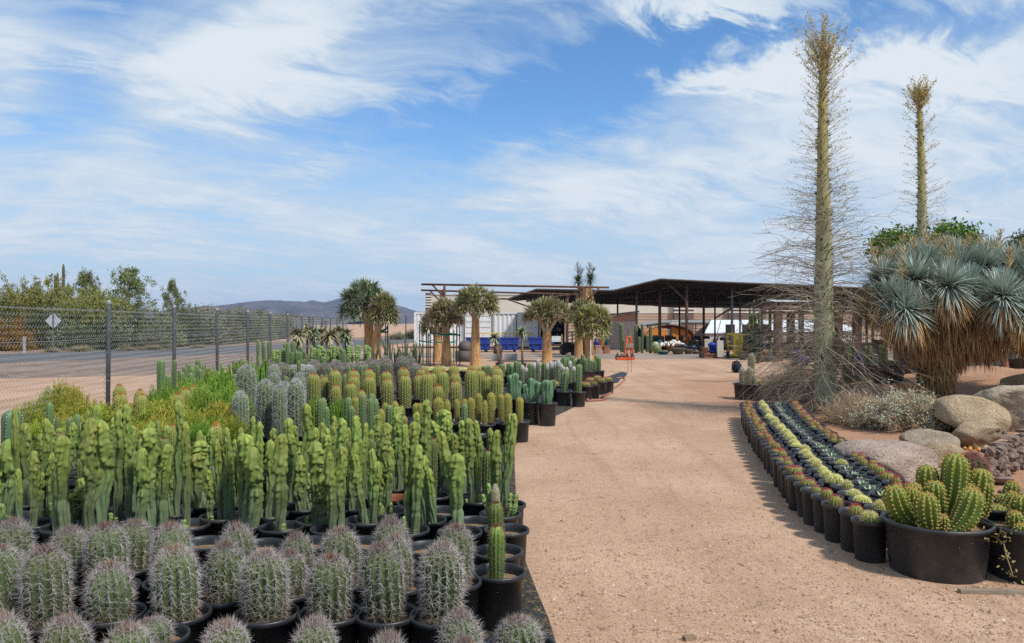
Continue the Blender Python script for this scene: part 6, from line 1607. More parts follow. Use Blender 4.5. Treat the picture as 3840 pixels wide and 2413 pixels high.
# empty black pots between the totems
k = 0
for px, d in ((1650, 5.5), (1690, 5.3), (1640, 5.7), (1560, 5.6), (1490, 5.9), (1730, 5.9), (1770, 5.2), (1800, 5.05), (1690, 6.0), (1820, 6.3), (1640, 6.3), (1180, 5.6), (1760, 6.6), (1100, 5.9), (1770, 8.2), (1700, 8.4), (1640, 8.0), (1820, 9.2), (1200, 7.6), (1290, 7.9), (1900, 5.0), (1600, 4.6), (1350, 4.7), (980, 4.65), (1150, 4.7), (760, 4.7), (1780, 4.6), (1815, 4.35)):
    r = .136; x = W(px, d)
    if not free(x, d, r, .03): x, d = spot(px, d, r, .05, 8)
    if not free(x, d, r, .03): continue
    OCC.append((x, d, r)); k += 1
    e, sz, R = potted('empty_nursery_pot', f'empty black nursery pot of dark soil between the totem cacti, {nth(k)} in order of depth', 'pot', 'empty black pots among the totems', x, d, 'five')

# one bluish smooth stem at the fence end of the totems
x, y = spot(44, 5.3, .136); OCC.append((x, y, .136))
e, sz, R = potted('potted_blue_cactus', 'thick blue-grey ribbed cactus on a woody stem at the fence end of the totems', 'cactus', None, x, y, 'five')
mb = MB(); mb.tube([(0, 0, sz - .02), (.01, 0, sz + .2), (0, 0, Z(1735, y))], [.035, .03, .032], 10); obj('woody_stem', mb.mesh('woody_stem', mat('corky_stem', (.045, .05, .028), (.08, .06, .035), 20, .8)), e)
add_stem(e, dict(V['bluecer'][0]), 0, 0, Z(1730, y), Z(1533, y) - Z(1730, y), 34 / F * y)
add_stem(e, V['green'][0], .06, -.03, sz, Z(1740, y) - sz, .022)

# ---- green pencil shrubs along the fence
def pencil_mesh(seed, n0=300, orange=.3):
    rng = np.random.default_rng(seed); mb = MB()
    a = rng.uniform(0, 6.3, n0); rr = .42 * np.sqrt(rng.random(n0)); zb = rng.uniform(0.0, .62, n0) * (1 - (rr / .5) ** 2 * .55)
    p = np.stack([rr * np.cos(a), rr * np.sin(a), zb], 1)
    lvl = [(p, unit(np.stack([np.cos(a) * rr * 1.3, np.sin(a) * rr * 1.3, np.full(n0, .8)], 1) + rng.normal(size=(n0, 3)) * .2), np.full(n0, .17), 0)]
    tipset = []
    for g_ in range(4):
        P, dr, L, _ = lvl[-1]
        mid = P + dr * L[:, None] * .5 + rng.normal(size=P.shape) * .008; end = P + dr * L[:, None]
        r0 = (.0075, .0062, .0052, .0045)[g_]
        v, q_, h = tubes(np.stack([P, mid, end], 1), [r0, r0 * .95, r0 * (.9 if g_ < 3 else .6)], 3, h=np.clip(np.stack([P[:, 2], mid[:, 2], end[:, 2]], 1) + rng.normal(size=(len(P), 1)) * .14 * 1, 0, 1)); mb.add(v, q=q_, h=h)
        if g_ < 3:
            k = 3 if g_ else 2
            P2 = np.repeat(end, k, 0); d2 = unit(np.repeat(dr, k, 0) + rng.normal(size=(len(P2), 3)) * .42 + (0, 0, .12)); lvl.append((P2, d2, np.repeat(L, k) * rng.uniform(.45, .85, len(P2)), 0))
    P = mb
    return mb
m_pen1 = mat_h('pencil_stem_olive', [(.25, (.10, .145, .020)), (.6, (.17, .235, .025)), (.85, (.26, .32, .032)), (1, (.36, .37, .045))], .5, .35, .15, .12, 5, 0)
m_pen2 = mat_h('pencil_stem_green', [(.25, (.07, .145, .018)), (.6, (.12, .225, .025)), (1, (.22, .34, .04))], .5, .35, .12, .12, 5, 0)
m_pen3 = mat_h('pencil_stem_fire', [(.2, (.12, .16, .02)), (.5, (.20, .25, .028)), (.8, (.30, .315, .038)), (1, (.42, .31, .06))], .5, .35, .12, .15, 5, 0)
me_pen = {}
for i, m_ in enumerate((m_pen1, m_pen2, m_pen3)):
    for s_ in (0, 1):
        mm = pencil_mesh(100 + i * 2 + s_); hh = float(np.vstack(mm.v)[:, 2].max()); ww = float(np.ptp(np.vstack(mm.v)[:, 0]))
        me_pen[(i, s_)] = (mm.mesh('stems', m_), hh, ww)
PS = [(255, 1425, 170, 10.0, 2), (360, 1490, 200, 9.9, 2), (440, 1500, 200, 10.0, 0), (560, 1500, 200, 9.7, 0), (650, 1520, 220, 8.8, 2), (770, 1440, 190, 9.6, 1), (580, 1545, 200, 8.3, 2), (250, 1540, 200, 9.0, 2), (120, 1520, 160, 9.3, 0), (700, 1455, 180, 10.3, 1), (228, 1404, 170, 10.3, 0), (140, 1468, 150, 9.9, 0), (300, 1478, 190, 9.7, 2), (395, 1500, 210, 9.4, 0), (520, 1488, 220, 9.3, 2), (625, 1478, 230, 9.1, 0), (735, 1405, 230, 9.9, 1), (805, 1385, 230, 10.7, 1), (690, 1512, 230, 8.7, 0), (822, 1492, 220, 8.9, 2),
      (868, 1425, 160, 9.6, 1), (330, 1545, 230, 8.5, 0), (600, 1420, 140, 10.6, 1), (470, 1548, 220, 8.4, 0), (770, 1548, 200, 8.2, 1), (880, 1530, 130, 8.3, 0), (660, 1400, 110, 12.0, 1), (180, 1560, 200, 8.7, 0)]
nm = ('olive', 'bright green', 'orange-tipped')
for i, (px, py, w, d, k) in enumerate(sorted(PS)):
    me, hh, ww = me_pen[(k, i % 2)]
    e = thing('pencil_shrub', f'{nm[k]} pencil-stemmed shrub beside the fence, {nth(i + 1)} counted away from the nearest corner', 'shrub', (W(px, d), d, 0), random.uniform(0, 6.3), 'pencil shrubs along the fence')
    wsc = w / F * d / ww * 1.15
    obj('stems', me, e, scale=(wsc, wsc, Z(py, d) / hh), stuff=True)
    if d < 20:
        o = obj('pot', POT['fifteen'][0], e, rot=(0, 0, 0)); obj('soil', POT['fifteen'][1], e)

# ---- bright green ribbed bushes further along
m_euph = mat_h('milk_bush_skin', [(0, (.055, .11, .018)), (.6, (.095, .18, .022)), (1, (.16, .27, .035))], .5, .35, .12, .12, 6, .1)
def euph_mesh(seed, n=34):
    rng = np.random.default_rng(seed); mb = MB()
    for i in range(n):
        a = rng.uniform(0, 6.3); rr = .30 * math.sqrt(rng.random()); x, y = rr * math.cos(a), rr * math.sin(a); H = rng.uniform(.55, 1.0) * (1 - rr * .8)
        z0 = H * rng.uniform(0, .35)
        p = np.array([(x * .5, y * .5, z0), (x, y, z0 + H * .25), (x * 1.15, y * 1.15, H)])
        mb.tube(p, [.020, .034, .022], 4, h=[.1, .5, 1.0])
        k = 26; t_ = rng.random(k) ** .7; P = p[1] * (1 - t_[:, None]) + p[2] * t_[:, None]
        dd = unit(np.column_stack([rng.normal(size=(k, 2)), rng.uniform(.2, 1.1, k)])); v, t2, q2, h = blades(P, dd, .075, .022, .1, rng, 2, np.clip(rng.normal(.75, .2, k), 0, 1)); mb.add(v, t2, q2, h)
    return mb
me_eu = [euph_mesh(s_).mesh('stems', m_euph, False) for s_ in (1, 2, 3)]
EU = [(765, 1339, 60, 14.5), (797, 1350, 56, 14.0), (838, 1350, 60, 13.5), (880, 1322, 90, 14.6), (920, 1318, 80, 14.8), (958, 1332, 70, 14.2), (990, 1314, 70, 15.0), (1185, 1452, 66, 9.8), (1172, 1478, 60, 9.4), (1268, 1462, 64, 9.6), (1276, 1478, 50, 9.3), (900, 1355, 60, 13.4), (985, 1395, 40, 12.4), (700, 1360, 60, 15)]
for i, (px, py, w, d) in enumerate(sorted(EU)):
    x, y = spot(px, d, .136); OCC.append((x, y, .136))
    e, sz, R = potted('potted_milk_bush', f'bright green leafy-armed milk bush in a black pot, {nth(i + 1)} from the fence', 'succulent', 'bright green milk bushes', x, y, 'five')
    H = max(.3, Z(py, y) - sz); wsc = w * 1.25 / F * y / .72
    obj('stems', me_eu[i % 3], e, (0, 0, sz - .01), (0, 0, random.uniform(0, 6.3)), (wsc, wsc, H), stuff=True)

# ---- far ranks: green columns and pale lumpy totems before the aloes, ocotillo stems
FR = []
for ix, iy, w, kind in ((580, 785, 30, 'green'), (633, 797, 30, 'green'), (690, 797, 30, 'green'), (850, 815, 36, 'green'), (880, 812, 36, 'green'), (928, 802, 36, 'green'), (945, 806, 34, 'green'), (1000, 842, 34, 'green'), (1020, 850, 34, 'green'), (1052, 895, 32, 'green'), (975, 905, 34, 'green'), (1005, 905, 34, 'green'), (650, 830, 26, 'green'),
                    (740, 882, 44, 'lime'), (775, 886, 40, 'lime'), (803, 890, 40, 'lime'), (1120, 842, 40, 'lime'), (1145, 866, 42, 'lime'), (1195, 836, 40, 'lime'), (1225, 846, 42, 'lime'), (1250, 880, 40, 'lime'), (1312, 846, 40, 'lime'), (1345, 842, 44, 'lime'), (1378, 852, 40, 'lime'), (1418, 862, 42, 'lime'), (1490, 842, 44, 'lime'), (1515, 850, 42, 'lime'), (1575, 836, 40, 'lime'), (1598, 834, 40, 'lime'), (1660, 836, 40, 'lime'), (1680, 838, 42, 'lime'), (1700, 856, 40, 'lime'), (1290, 885, 40, 'lime'), (1440, 880, 40, 'green'), (1180, 880, 40, 'green'), (835, 870, 40, 'green')):
    px, py = cr2(ix, iy); FR.append((px, py, w * .3738, kind))
for kind in ('green', 'lime'):
    k = 0
    for px, py, w, kd in sorted(f for f in FR if f[3] == kind):
        k += 1
        x, y = spot(px, 20.5 + (1.0 if kind == 'lime' else 0), .112, .08); OCC.append((x, y, .112))
        lab = (f'distant ribbed green column cactus near the far fence, {nth(k)} from the fence' if kind == 'green' else f'pale green lumpy totem in the far rank below the aloes, {nth(k)} from the fence')
        e, sz, R = potted('potted_columnar_cactus' if kind == 'green' else 'potted_totem_cactus', lab, 'cactus', 'far green columns' if kind == 'green' else 'far pale totems', x, y, 'three')
        H = Z(py, y) - sz; add_stem(e, pick(kd, H), 0, 0, sz, H, w / 2 / F * y)
        if kd == 'green' and w > 12: add_stem(e, pick(kd, H * .7), .08, .02, sz, H * .72, w / 2.4 / F * y, .04)
m_oco = mat('ocotillo_stem', (.045, .065, .03), (.08, .095, .045), 12, .8)
for i, (ix, iy, n) in enumerate(((1745, 770, 7), (1830, 800, 8), (1905, 760, 8), (2010, 800, 10), (2060, 760, 8), (2130, 740, 9), (2185, 790, 9), (1960, 830, 7))):
    px, py = cr2(ix, iy); d = 24.0 + (i % 3) * .5
    e = thing('potted_ocotillo', f'bundle of thin upright green ocotillo stems below the brown quiver trees, {nth(i + 1)} from the fence', 'plant', (W(px, d), d, 0), 0, 'ocotillos in black pots')
    obj('pot', POT['five'][0], e); obj('soil', POT['five'][1], e)
    H = Z(py, d); rng = np.random.default_rng(i + 60)
    for k in range(n):
        a = rng.uniform(0, 6.3); hh = H * rng.uniform(.6, 1.0); l = rng.uniform(.05, .32)
        mb = MB(); mb.tube([(.03 * math.cos(a), .03 * math.sin(a), .22), (l * .5 * math.cos(a), l * .5 * math.sin(a), hh * .55), (l * math.cos(a), l * math.sin(a), hh)], [.022, .02, .012], 5); obj('cane', mb.mesh('cane', m_oco, True), e)
# tall stemmed aloes by the far fence
A_OL = mat_h('aloe_leaf_olive', [(0, (.21, .20, .10)), (.6, (.31, .295, .16)), (1, (.46, .42, .26))], .55, .35, .1, .2, 3, 0)
A_GR = mat_h('aloe_leaf_green', [(0, (.14, .175, .09)), (1, (.29, .32, .17))], .55, .35, .1, .2, 3, 0)
m_astem = mat('aloe_stem', (.16, .12, .085), (.23, .18, .13), 10, .9)
def aloe(name, label, px, py, rpx, d, base_py, mt, seed, n=46, group=None, wd=.07, pot=None, lean=0.0, up=.15, droop=.5):
    rng = np.random.default_rng(seed); x = W(px + lean, d)
    e = thing(name, label, 'aloe', (x, d, 0), 0, group)
    r = rpx / F * d; c = np.array((W(px, d) - x, 0, Z(py, d) - r * .15)); zb = .25 if pot else 0
    mb = MB(); mb.tube([(0, 0, zb), (c[0] * .35, .0, zb + (c[2] - zb) * .5), c], [.042, .035, .04], 8); obj('stem', mb.mesh('stem', m_astem, True), e)
    dirs = unit(rng.normal(size=(n, 3)) + (0, 0, up)); dirs[:, 2] *= .9
    v, t_, q_, h = blades(np.tile(c, (n, 1)) + dirs * r * .05, unit(dirs), r * rng.uniform(.8, 1.15, n), wd, droop * rng.uniform(.2, 1.2, n), rng, 5, np.clip(rng.normal(.45, .25, n), 0, 1)); mb = MB(); mb.add(v, t_, q_, h)
    o = obj('leaf_rosette', mb.mesh('leaf_rosette', mt), e); o['kind'] = 'stuff'
    if pot: obj('pot', POT[pot][0], e); obj('soil', POT[pot][1], e)
AL = [((985, 715), 46, 24, A_OL), ((1075, 690), 36, 25, A_OL), ((1145, 720), 34, 24.5, A_GR), ((1225, 700), 36, 25, A_OL), ((1310, 730), 44, 23.5, A_OL), ((1460, 715), 40, 24, A_GR), ((1390, 690), 30, 26, A_OL)]
for i, (p, r, d, mt) in enumerate(AL):
    px, py = cr2(*p)
    aloe('tree_aloe', f'spiky {"olive" if mt is A_OL else "dark green"} tree aloe in the row by the far fence, {nth(i + 1)} from the fence', px, py, r, d, 0, mt, 200 + i, 95, 'tree aloes by the far fence', .10)
aloe('potted_tree_aloe', 'small potted tree aloe with a leaning stem beside the dark olive quiver tree', 1853, 1262, 27, D(1392), 1392, A_GR, 220, 70, None, .085, 'five', 20)
aloe('potted_tree_aloe', 'small potted tree aloe with a straight stem between two blue bins', 1957, 1238, 26, D(1395), 1395, A_GR, 221, 70, None, .085, 'five', 2)

# far fence posts beyond the bed
for i, px in enumerate((1105, 1117, 1125, 1132, 1152, 1170, 1186, 1205)):
    d = 30 + i * .8
    mb = MB(); mb.bar((0, 0, 0), (0, 0, Z((1192, 1193, 1193, 1194, 1196, 1198, 1204, 1206)[i], d)), .03, 8)
    tag(obj('fence_post', mb.mesh('fence_post', m_post, True), None, (W(px, d), d, 0)), f'dark bare fence post rising behind the tree aloes, {nth(i + 1)} counted towards the tall quiver tree', 'post', 'bare fence posts behind the aloes')
# ================================================================== THE FOUR ROWS OF SMALL POTS BESIDE THE PATH
row_pts = [(5.28, 2.415), (5.55, 2.42), (5.81, 2.40), (6.1, 2.41), (6.6, 2.46), (7.0, 2.53), (7.8, 2.70), (8.6, 2.88), (9.6, 3.08), (10.6, 3.30), (11.6, 3.54), (12.6, 3.80), (13.2, 3.98)]
ry = np.array([p[0] for p in row_pts]); rx_ = np.array([p[1] for p in row_pts])
ysf = np.linspace(ry[0], ry[-1], 600); xsf = np.interp(ysf, ry, rx_)
ker = np.ones(61) / 61; pad = np.concatenate([np.full(30, xsf[0]), xsf, xsf[-1] + (np.arange(1, 31)) * (xsf[-1] - xsf[-2])]); xsf = np.convolve(pad, ker, 'valid')
arc = np.concatenate([[0], np.cumsum(np.hypot(np.diff(ysf), np.diff(xsf)))])
STEP, GAP = .237, .246
def rock_blocks(x, y):     # the big flat boulder leans into the two inner rows
    return ((x - 3.92) / .50) ** 2 + ((y - 8.2) / .62) ** 2 < 1
agave_m = mat_h('small_agave_leaf', [(0, (.18, .25, .16)), (.7, (.30, .38, .26)), (1, (.45, .50, .36))], .5, .3, .12, .12, 9, 0)
def agave_mesh(seed, n=16):
    rng = np.random.default_rng(seed); a = np.arange(n) * 2.4; el = np.linspace(.25, 1.35, n)
    dd = np.stack([np.cos(a) * np.cos(el), np.sin(a) * np.cos(el), np.sin(el)], 1)
    v, t_, q_, h = blades(np.zeros((n, 3)), dd, np.linspace(.095, .06, n), .042, -.12, rng, 4, np.linspace(.2, .9, n)); mb = MB(); mb.add(v, t_, q_, h); return mb.mesh('rosette', agave_m)
me_ag = [agave_mesh(s_) for s_ in (1, 2)]
me3, so3, sz3, R3 = POT['three']
cols = [('red', 'red-thorned', 'path-side row', 0.0), ('lemon', 'lemon-thorned', 'second row from the path', .45), ('agave', 'blue-green', 'third row from the path', .9), ('red', 'red-thorned', 'farthest row from path', 1.35)]
nm_ = {'red': 'potted_red_barrel', 'lemon': 'potted_lemon_barrel', 'agave': 'potted_agave'}
for ci, (kind, word, where, off) in enumerate(cols):
    s_, k = off * STEP * 1.06 + (0.24 if ci == 1 else .36 if ci == 2 else .5 if ci == 3 else 0), 0
    if ci == 0: s_ = .0
    while s_ < arc[-1] - .02:
        y0 = np.interp(s_, arc, ysf); x0 = np.interp(s_, arc, xsf); tx = np.interp(s_ + .05, arc, xsf) - np.interp(s_ - .05, arc, xsf); ty = .1
        nn = np.array((ty, -tx)) / math.hypot(tx, ty)
        x, y = x0 + nn[0] * GAP * ci, y0 + nn[1] * GAP * ci + .0
        x += random.gauss(0, .010); y += random.uniform(-.006, .006); s_ += STEP * (1 + random.uniform(-.015, .03))
        if (ci == 2 and y < 5.75) or (ci == 3 and y < 6.25) or (ci >= 2 and rock_blocks(x, y)) or (ci == 1 and y < 5.45): continue
        k += 1
        kd = kind
        if ci == 0 and k == 1: kd = 'lemon'
        if ci == 2 and abs(y - 7.5) < .13 : kd = 'lemon'
        wd = {'red': 'red-thorned barrel', 'lemon': 'lemon-thorned barrel', 'agave': 'blue-green rosette'}[kd]
        near = k
        if ci == 1: near = k
        lab = f'{wd} in a black pot, {nth(k)} from the great tub, {where}'
        e = thing(nm_[kd], lab, 'agave' if kd == 'agave' else 'cactus', (x, y, mz(x, y)), 0, 'small potted plants in rows beside the path')
        o = obj('pot', me3, e, rot=(random.gauss(0, .014), random.gauss(0, .014), random.uniform(0, 6.3))); obj('soil', so3, e, rot=(0, 0, random.uniform(0, 6.3)))
        dxx, dyy = random.uniform(-.02, .02), random.uniform(-.02, .02)
        if kd == 'agave':
            if random.random() < .9: obj('rosette', random.choice(me_ag), e, (dxx, dyy, sz3), (0, 0, random.uniform(0, 6.3)), (random.uniform(.85, 1.2),) * 3)
        else:
            v_ = random.choice(V['redsmall' if kd == 'red' else 'lemon']); H = v_['H'] * random.uniform(.88, 1.12)
            if kd == 'red' and random.random() < .28:
                for s2 in (-1, 1): add_stem(e, v_, dxx + s2 * .035, dyy + s2 * random.uniform(-.03, .03), sz3 + .01, H * .85, .040)
            else: add_stem(e, v_, dxx, dyy, sz3 + .012, H, v_['r'] * random.uniform(.72, 1.18))

# ---- the great tub of thick golden-green cactus and its neighbours
def tub(label, x, y, arms, kind='tub'):
    e, sz, R = potted('potted_thick_cactus', label, 'cactus', 'thick clustered cacti in tubs', x, y, kind, 0)
    for px, py, w, base, vi, by in arms:           # tip column/row, width, foot column, seed, depth of the foot
        yb = y + by; H = max(.08, Z(py, yb) - sz); bx_ = W(base, yb) - x; r = w * .94 / 2 / F * yb
        v_ = arm_to(W(px, yb) - W(base, yb), H, r, int(px) + vi)
        add_stem(e, v_, bx_, by, sz, v_['H'], r, 0, rz=random.choice((0.0,)))
    return e
x, y = W(3512, 5.05), 5.05
tub('great black tub of thick golden-green cactus arms, foremost beside the path', x, y, [(3585, 1695, 100, 3545, 0, .10), (3345, 1815, 92, 3470, 3, .02), (3470, 1842, 90, 3492, 2, -.14), (3650, 1825, 96, 3560, 3, -.12), (3683, 1752, 88, 3620, 2, .14), (3475, 1738, 84, 3510, 2, .18), (3505, 1797, 76, 3520, 1, .05), (3425, 1805, 66, 3450, 1, .10), (3415, 1822, 60, 3450, 1, .02), (3535, 1925, 44, 3535, 5, -.12), (3642, 1806, 62, 3620, 1, .12), (3700, 1800, 56, 3665, 1, .10)])
x, y = W(3725, 5.35), 5.35
tub('black pot of thick golden-green cactus behind the great tub, one arm reaching sideways', x, y, [(3845, 1840, 60, 3735, 3, .05), (3765, 1848, 50, 3740, 1, .16), (3735, 1900, 84, 3720, 5, -.05), (3800, 1800, 60, 3760, 2, .2)], 'fifteen')
x, y = W(3890, 4.95), 4.95
tub('black tub of small golden-green cactus heads cut by the frame beside the great tub', x, y, [(3805, 1912, 62, 3815, 4, .0), (3830, 1960, 54, 3830, 5, -.14), (3830, 1850, 80, 3850, 2, .1), (3890, 1880, 90, 3880, 2, 0)])
# trailing dry vine between the tubs
m_vine = mat('dry_vine', (.34, .27, .10), (.26, .20, .09), 8, .8)
for i, pts in enumerate(([(3690, 2022, 4.78), (3705, 2000, 4.9), (3740, 2020, 4.85), (3765, 2042, 4.7), (3775, 2090, 4.62), (3790, 2130, 4.6), (3800, 2165, 4.58)], [(3740, 2018, 4.85), (3755, 1990, 4.8), (3775, 2005, 4.68)])):
    mb = MB(); P = np.array([(W(a, c), c, Z(b2, c)) for a, b2, c in pts]); rng = np.random.default_rng(i)
    mb.tube(P, .0035, 4, cap=False)
    PP = np.repeat(P, 9, 0) + rng.normal(size=(len(P) * 9, 3)) * .02; v, t_, h = leaf_cards(PP, .022, rng); mb.add(v, t_)
    tag(obj('dry_vine', mb.mesh('dry_vine', m_vine)), ('long dry yellow vine trailing down the rim of the corner tub', 'short dry yellow vine hooked over the tub rims')[i], 'vine')
mb = MB(); mb.box(0, 0, .012, .50, .045, .022, rz=-.05); tag(obj('timber_lath', mb.mesh('timber_lath', mat('weathered_lath', (.22, .17, .12), (.30, .24, .18), 6, .9, stretch=(1, 8, 8))), None, (W(3760, 4.62), 4.62, 0)), 'weathered wooden lath lying on the sand before the corner tub', 'lath')
mb = MB(); mb.box(0, 0, .01, .06, .035, .02, rz=.3); tag(obj('wood_chip', mb.mesh('wood_chip', m_lit), None, (W(2585, D(2400)), D(2400), 0)), 'small chip of wood lying on the sand at the bottom of the view', 'wood chip')

# ================================================================== BOULDERS, STONE EDGING, SHRUBS ON THE MOUND
BP = []
def granite(name, a, b2, c):
    m = mat(name, a, b2, 1.8, .92, 1.0, 12, c3=c, s3=24, detail=10)
    m.node_tree.nodes['Bump'].inputs['Distance'].default_value = .045
    return m
G_A = granite('speckled_granite', (.33, .245, .195), (.47, .365, .295), (.23, .17, .135))
G_B = granite('ochre_granite', (.35, .26, .16), (.50, .38, .245), (.25, .18, .115))
G_C = granite('grey_granite', (.34, .27, .19), (.48, .395, .295), (.23, .18, .135))
def rock_mesh(name, m, seed, sub=4, planes=7, rough=.10, sq=2.4, flat=False):
    bm = bmesh.new(); bmesh.ops.create_icosphere(bm, subdivisions=sub, radius=1)
    rng = np.random.default_rng(seed); pl = unit(rng.normal(size=(planes, 3))); pd = rng.uniform(.55, .86, planes)
    for v in bm.verts:
        p = v.co.copy(); q2 = sum(abs(c) ** sq for c in p) ** (1 / sq); p = p / q2
        for n_, d_ in zip(pl, pd):
            o_ = p.x * n_[0] + p.y * n_[1] + p.z * n_[2]
            if o_ > d_: p -= Vector(n_) * (o_ - d_) * .93
        f = mnoise.fractal(p * 1.3 + Vector((seed * 3.1, 0, 0)), .9, 2.1, 6) * rough * 1.5 + mnoise.fractal(p * 5 + Vector((0, seed, 0)), .8, 2, 5) * rough * .22
        v.co = p * (1 + f)
    me = bpy.data.meshes.new(name); bm.to_mesh(me); bm.free()
    for p in me.polygons: p.use_smooth = not flat
    me.materials.append(m); return me
def boulder(label, m, seed, px0, px1, py0, py1, d, dep, rz=0.0, rough=.10, planes=7, sink=.25, tilt=0.0):
    xa, xb = W(px0, d), W(px1, d); zt = Z(py0, d); x = (xa + xb) / 2; zb = min(mz(x, d), Z(py1, d + dep * .0))
    h = zt - zb; rzz = h * (1 + sink) / 2
    o = obj('boulder', rock_mesh('boulder', m, seed, 5 if px1 - px0 > 250 else 4, planes, rough), None, (x, d, zt - rzz * .97), (0, tilt, rz), ((xb - xa) / 2 * 1.03, dep / 2, rzz))
    a_ = rs.uniform(0, 6.3, 70); k_ = rs.uniform(.92, 1.25, 70); BP.append(np.stack([x + (xb - xa) / 2 * k_ * np.cos(a_), d + dep / 2 * k_ * np.sin(a_)], 1))
    return tag(o, label, 'boulder', 'boulders on the mound')
boulder('broad flat reddish speckled boulder touching the rows of small pots', G_A, 3, 3130, 3520, 1656, 1825, 8.15, 1.15, 0, .05, 4, .3)
boulder('grey crack-faced boulder behind the flat reddish one', G_C, 5, 3385, 3575, 1616, 1690, 9.6, .7, .0, .10, 8)
boulder('ochre boulder wedged against the flat reddish one, below the grey one', G_B, 6, 3430, 3600, 1648, 1750, 8.95, .7, .1, .10, 6)
boulder('rounded ochre boulder beside the small ground spotlight', G_B, 7, 3552, 3745, 1580, 1672, 10.0, .75, .0, .09, 6, .25, .05)
boulder('smooth egg-shaped ochre boulder at the foot of the blue yucca', G_B, 9, 3520, 3755, 1487, 1614, 10.7, .9, 0, .05, 4, .3, .16)
boulder('large angular grey-brown boulder with a bright ridge beside the egg-shaped one', G_C, 12, 3665, 3990, 1452, 1622, 11.0, 1.2, .2, .08, 9, .25, .22)
boulder('pale ochre boulder topmost on the mound at the edge of the view', G_B, 14, 3765, 3960, 1392, 1488, 13.4, .9, 0, .09, 6)
boulder('small dark stone tucked under the topmost pale boulder', G_C, 15, 3790, 3900, 1462, 1500, 12.9, .5)
bp_ = np.vstack(BP); mb = MB(); v, t = pebbles(np.column_stack([bp_, mound_z(bp_[:, 0], bp_[:, 1]) + .004]), rs.uniform(.006, .022, len(bp_))); mb.add(v, t); stuff('boulder_rubble', mb.mesh('boulder_rubble', m_peb))
# dry stone bank
m_st = [mat('bank_stone_%s' % n_, a, b2, 5, .9, .5, 40) for n_, a, b2 in (('brown', (.19, .13, .10), (.26, .185, .145)), ('tan', (.23, .165, .125), (.29, .22, .175)), ('slate', (.14, .105, .09), (.19, .15, .13)))]
me_st = [[rock_mesh('stone', m, 30 + k, 1, 9, .10, 2.4, True) for k in range(3)] for m in m_st]
bank = thing('stone_bank', 'bank of loose brown stones under flat slabs at the edge of the mound', 'stone bank', (4.9, 8.4, 0))
rng = np.random.default_rng(5)
for i in range(230):
    px = rng.uniform(3708, 3960); t_ = rng.random()
    top = 1692 - (px - 3712) * .47; bot = 1806 - (px - 3712) * .42
    py = top + (bot - top) * t_ + rng.normal() * 5
    z = .30 * (1 - t_) + .02; d = D(py, z)
    s_ = rng.uniform(.030, .062)
    o = obj('stone', me_st[rng.choice(3, p=(.45, .25, .3))][rng.integers(3)], bank, (W(px, d) - 4.9, d - 8.4, z), tuple(rng.uniform(0, 6.3, 3)), (s_ * 1.25, s_, s_ * .85))
for px, py, w, dd in ((3705, 1690, .30, 0), (3745, 1668, .34, .2), (3800, 1642, .34, .3), (3850, 1618, .40, .5), (3660, 1850, .40, 0), (3590, 1872, .32, 0), (3760, 1800, .30, 0), (3820, 1850, .5, 0), (3620, 1900, .4, 0)):
    z = .30 if py < 1700 else .05; d = D(py, z)
    obj('slab', me_st[0 if px % 3 else 2][px % 3], bank, (W(px, d) - 4.9, d - 8.4, z), (0, .05, rng.uniform(-.3, .3)), (w * .5, w * .32, .045))
# sand core of the bank so the stones lie on something
VV = []
for u in np.linspace(3690, 3980, 24):
    top, bot = 1692 - (u - 3712) * .47, 1806 - (u - 3712) * .42
    for t_ in np.linspace(-.35, 1.1, 12):
        z = .30 * (1 - max(0, t_)) + .02 - .035; py = top + (bot - top) * max(0, t_); d = D(py, z)
        if t_ < 0: d += -t_ * 2.2; z = .28 - .035
        VV.append((W(u, d) - 4.9, d - 8.4, max(-.03, z)))
i = np.arange(23)[:, None] * 12 + np.arange(11)[None, :]
mb = MB(); mb.add(VV, q=np.stack([i, i + 12, i + 13, i + 1], -1).reshape(-1, 4)); obj('soil_core', mb.mesh('soil_core', m_sand, True), bank)
sp_ = thing('ground_spotlight', 'small black ground spotlight tilted on the sand beside the rounded boulder', 'spotlight', (W(3747, 10.0), 10.0, mz(W(3747, 10), 10)))
mb = MB(); mb.lathe([(0, 0), (.05, 0), (.062, .10), (.066, .12), (.05, .118), (.045, .08)], 14); o = obj('lamp_housing', mb.mesh('lamp_housing', m_pot, True), sp_, (0, 0, .05), (.5, .35, 0))
mb = MB(); mb.bar((0, 0, -.06), (0, 0, .07), .012, 6); obj('ground_spike', mb.mesh('ground_spike', m_dark), sp_)
# squat reddish-thorned barrel growing on the mound behind the tub
x, y = W(3646, 7.4), 7.4
e = thing('barrel_cactus', 'squat dark barrel cactus with long pinkish thorns growing between the boulders', 'cactus', (x, y, mz(x, y) - .05))
T_PINK = mat_h('pink_thorn', [(0, (.20, .13, .10)), (.8, (.30, .15, .12)), (1, (.36, .16, .13))], .7, .2, .1, .15, 20, 0)
add_stem(e, cactus(.46, .135, 15, .22, mat_h('old_barrel_skin', [(0, (.06, .05, .022)), (1, (.06, .075, .025))], .7, .2, 0), T_PINK, .026, 11, .075, .0015, 1.0, 75, topk=80, topL=.10, domek=.8), 0, 0, 0, Z(1705, y) - mz(x, y) + .05)
mb = MB(); rng = np.random.default_rng(3)
for k in range(5):
    a = k * 1.3; mb.lathe([(.004, 0), (.016, .008), (.020, .022), (.008, .034), (.001, .03)], 7, .06 * math.cos(a), .06 * math.sin(a), .44)
obj('fruit', mb.mesh('fruit', mat('orange_fruit', (.50, .16, .03), (.56, .28, .05), 12)), e)

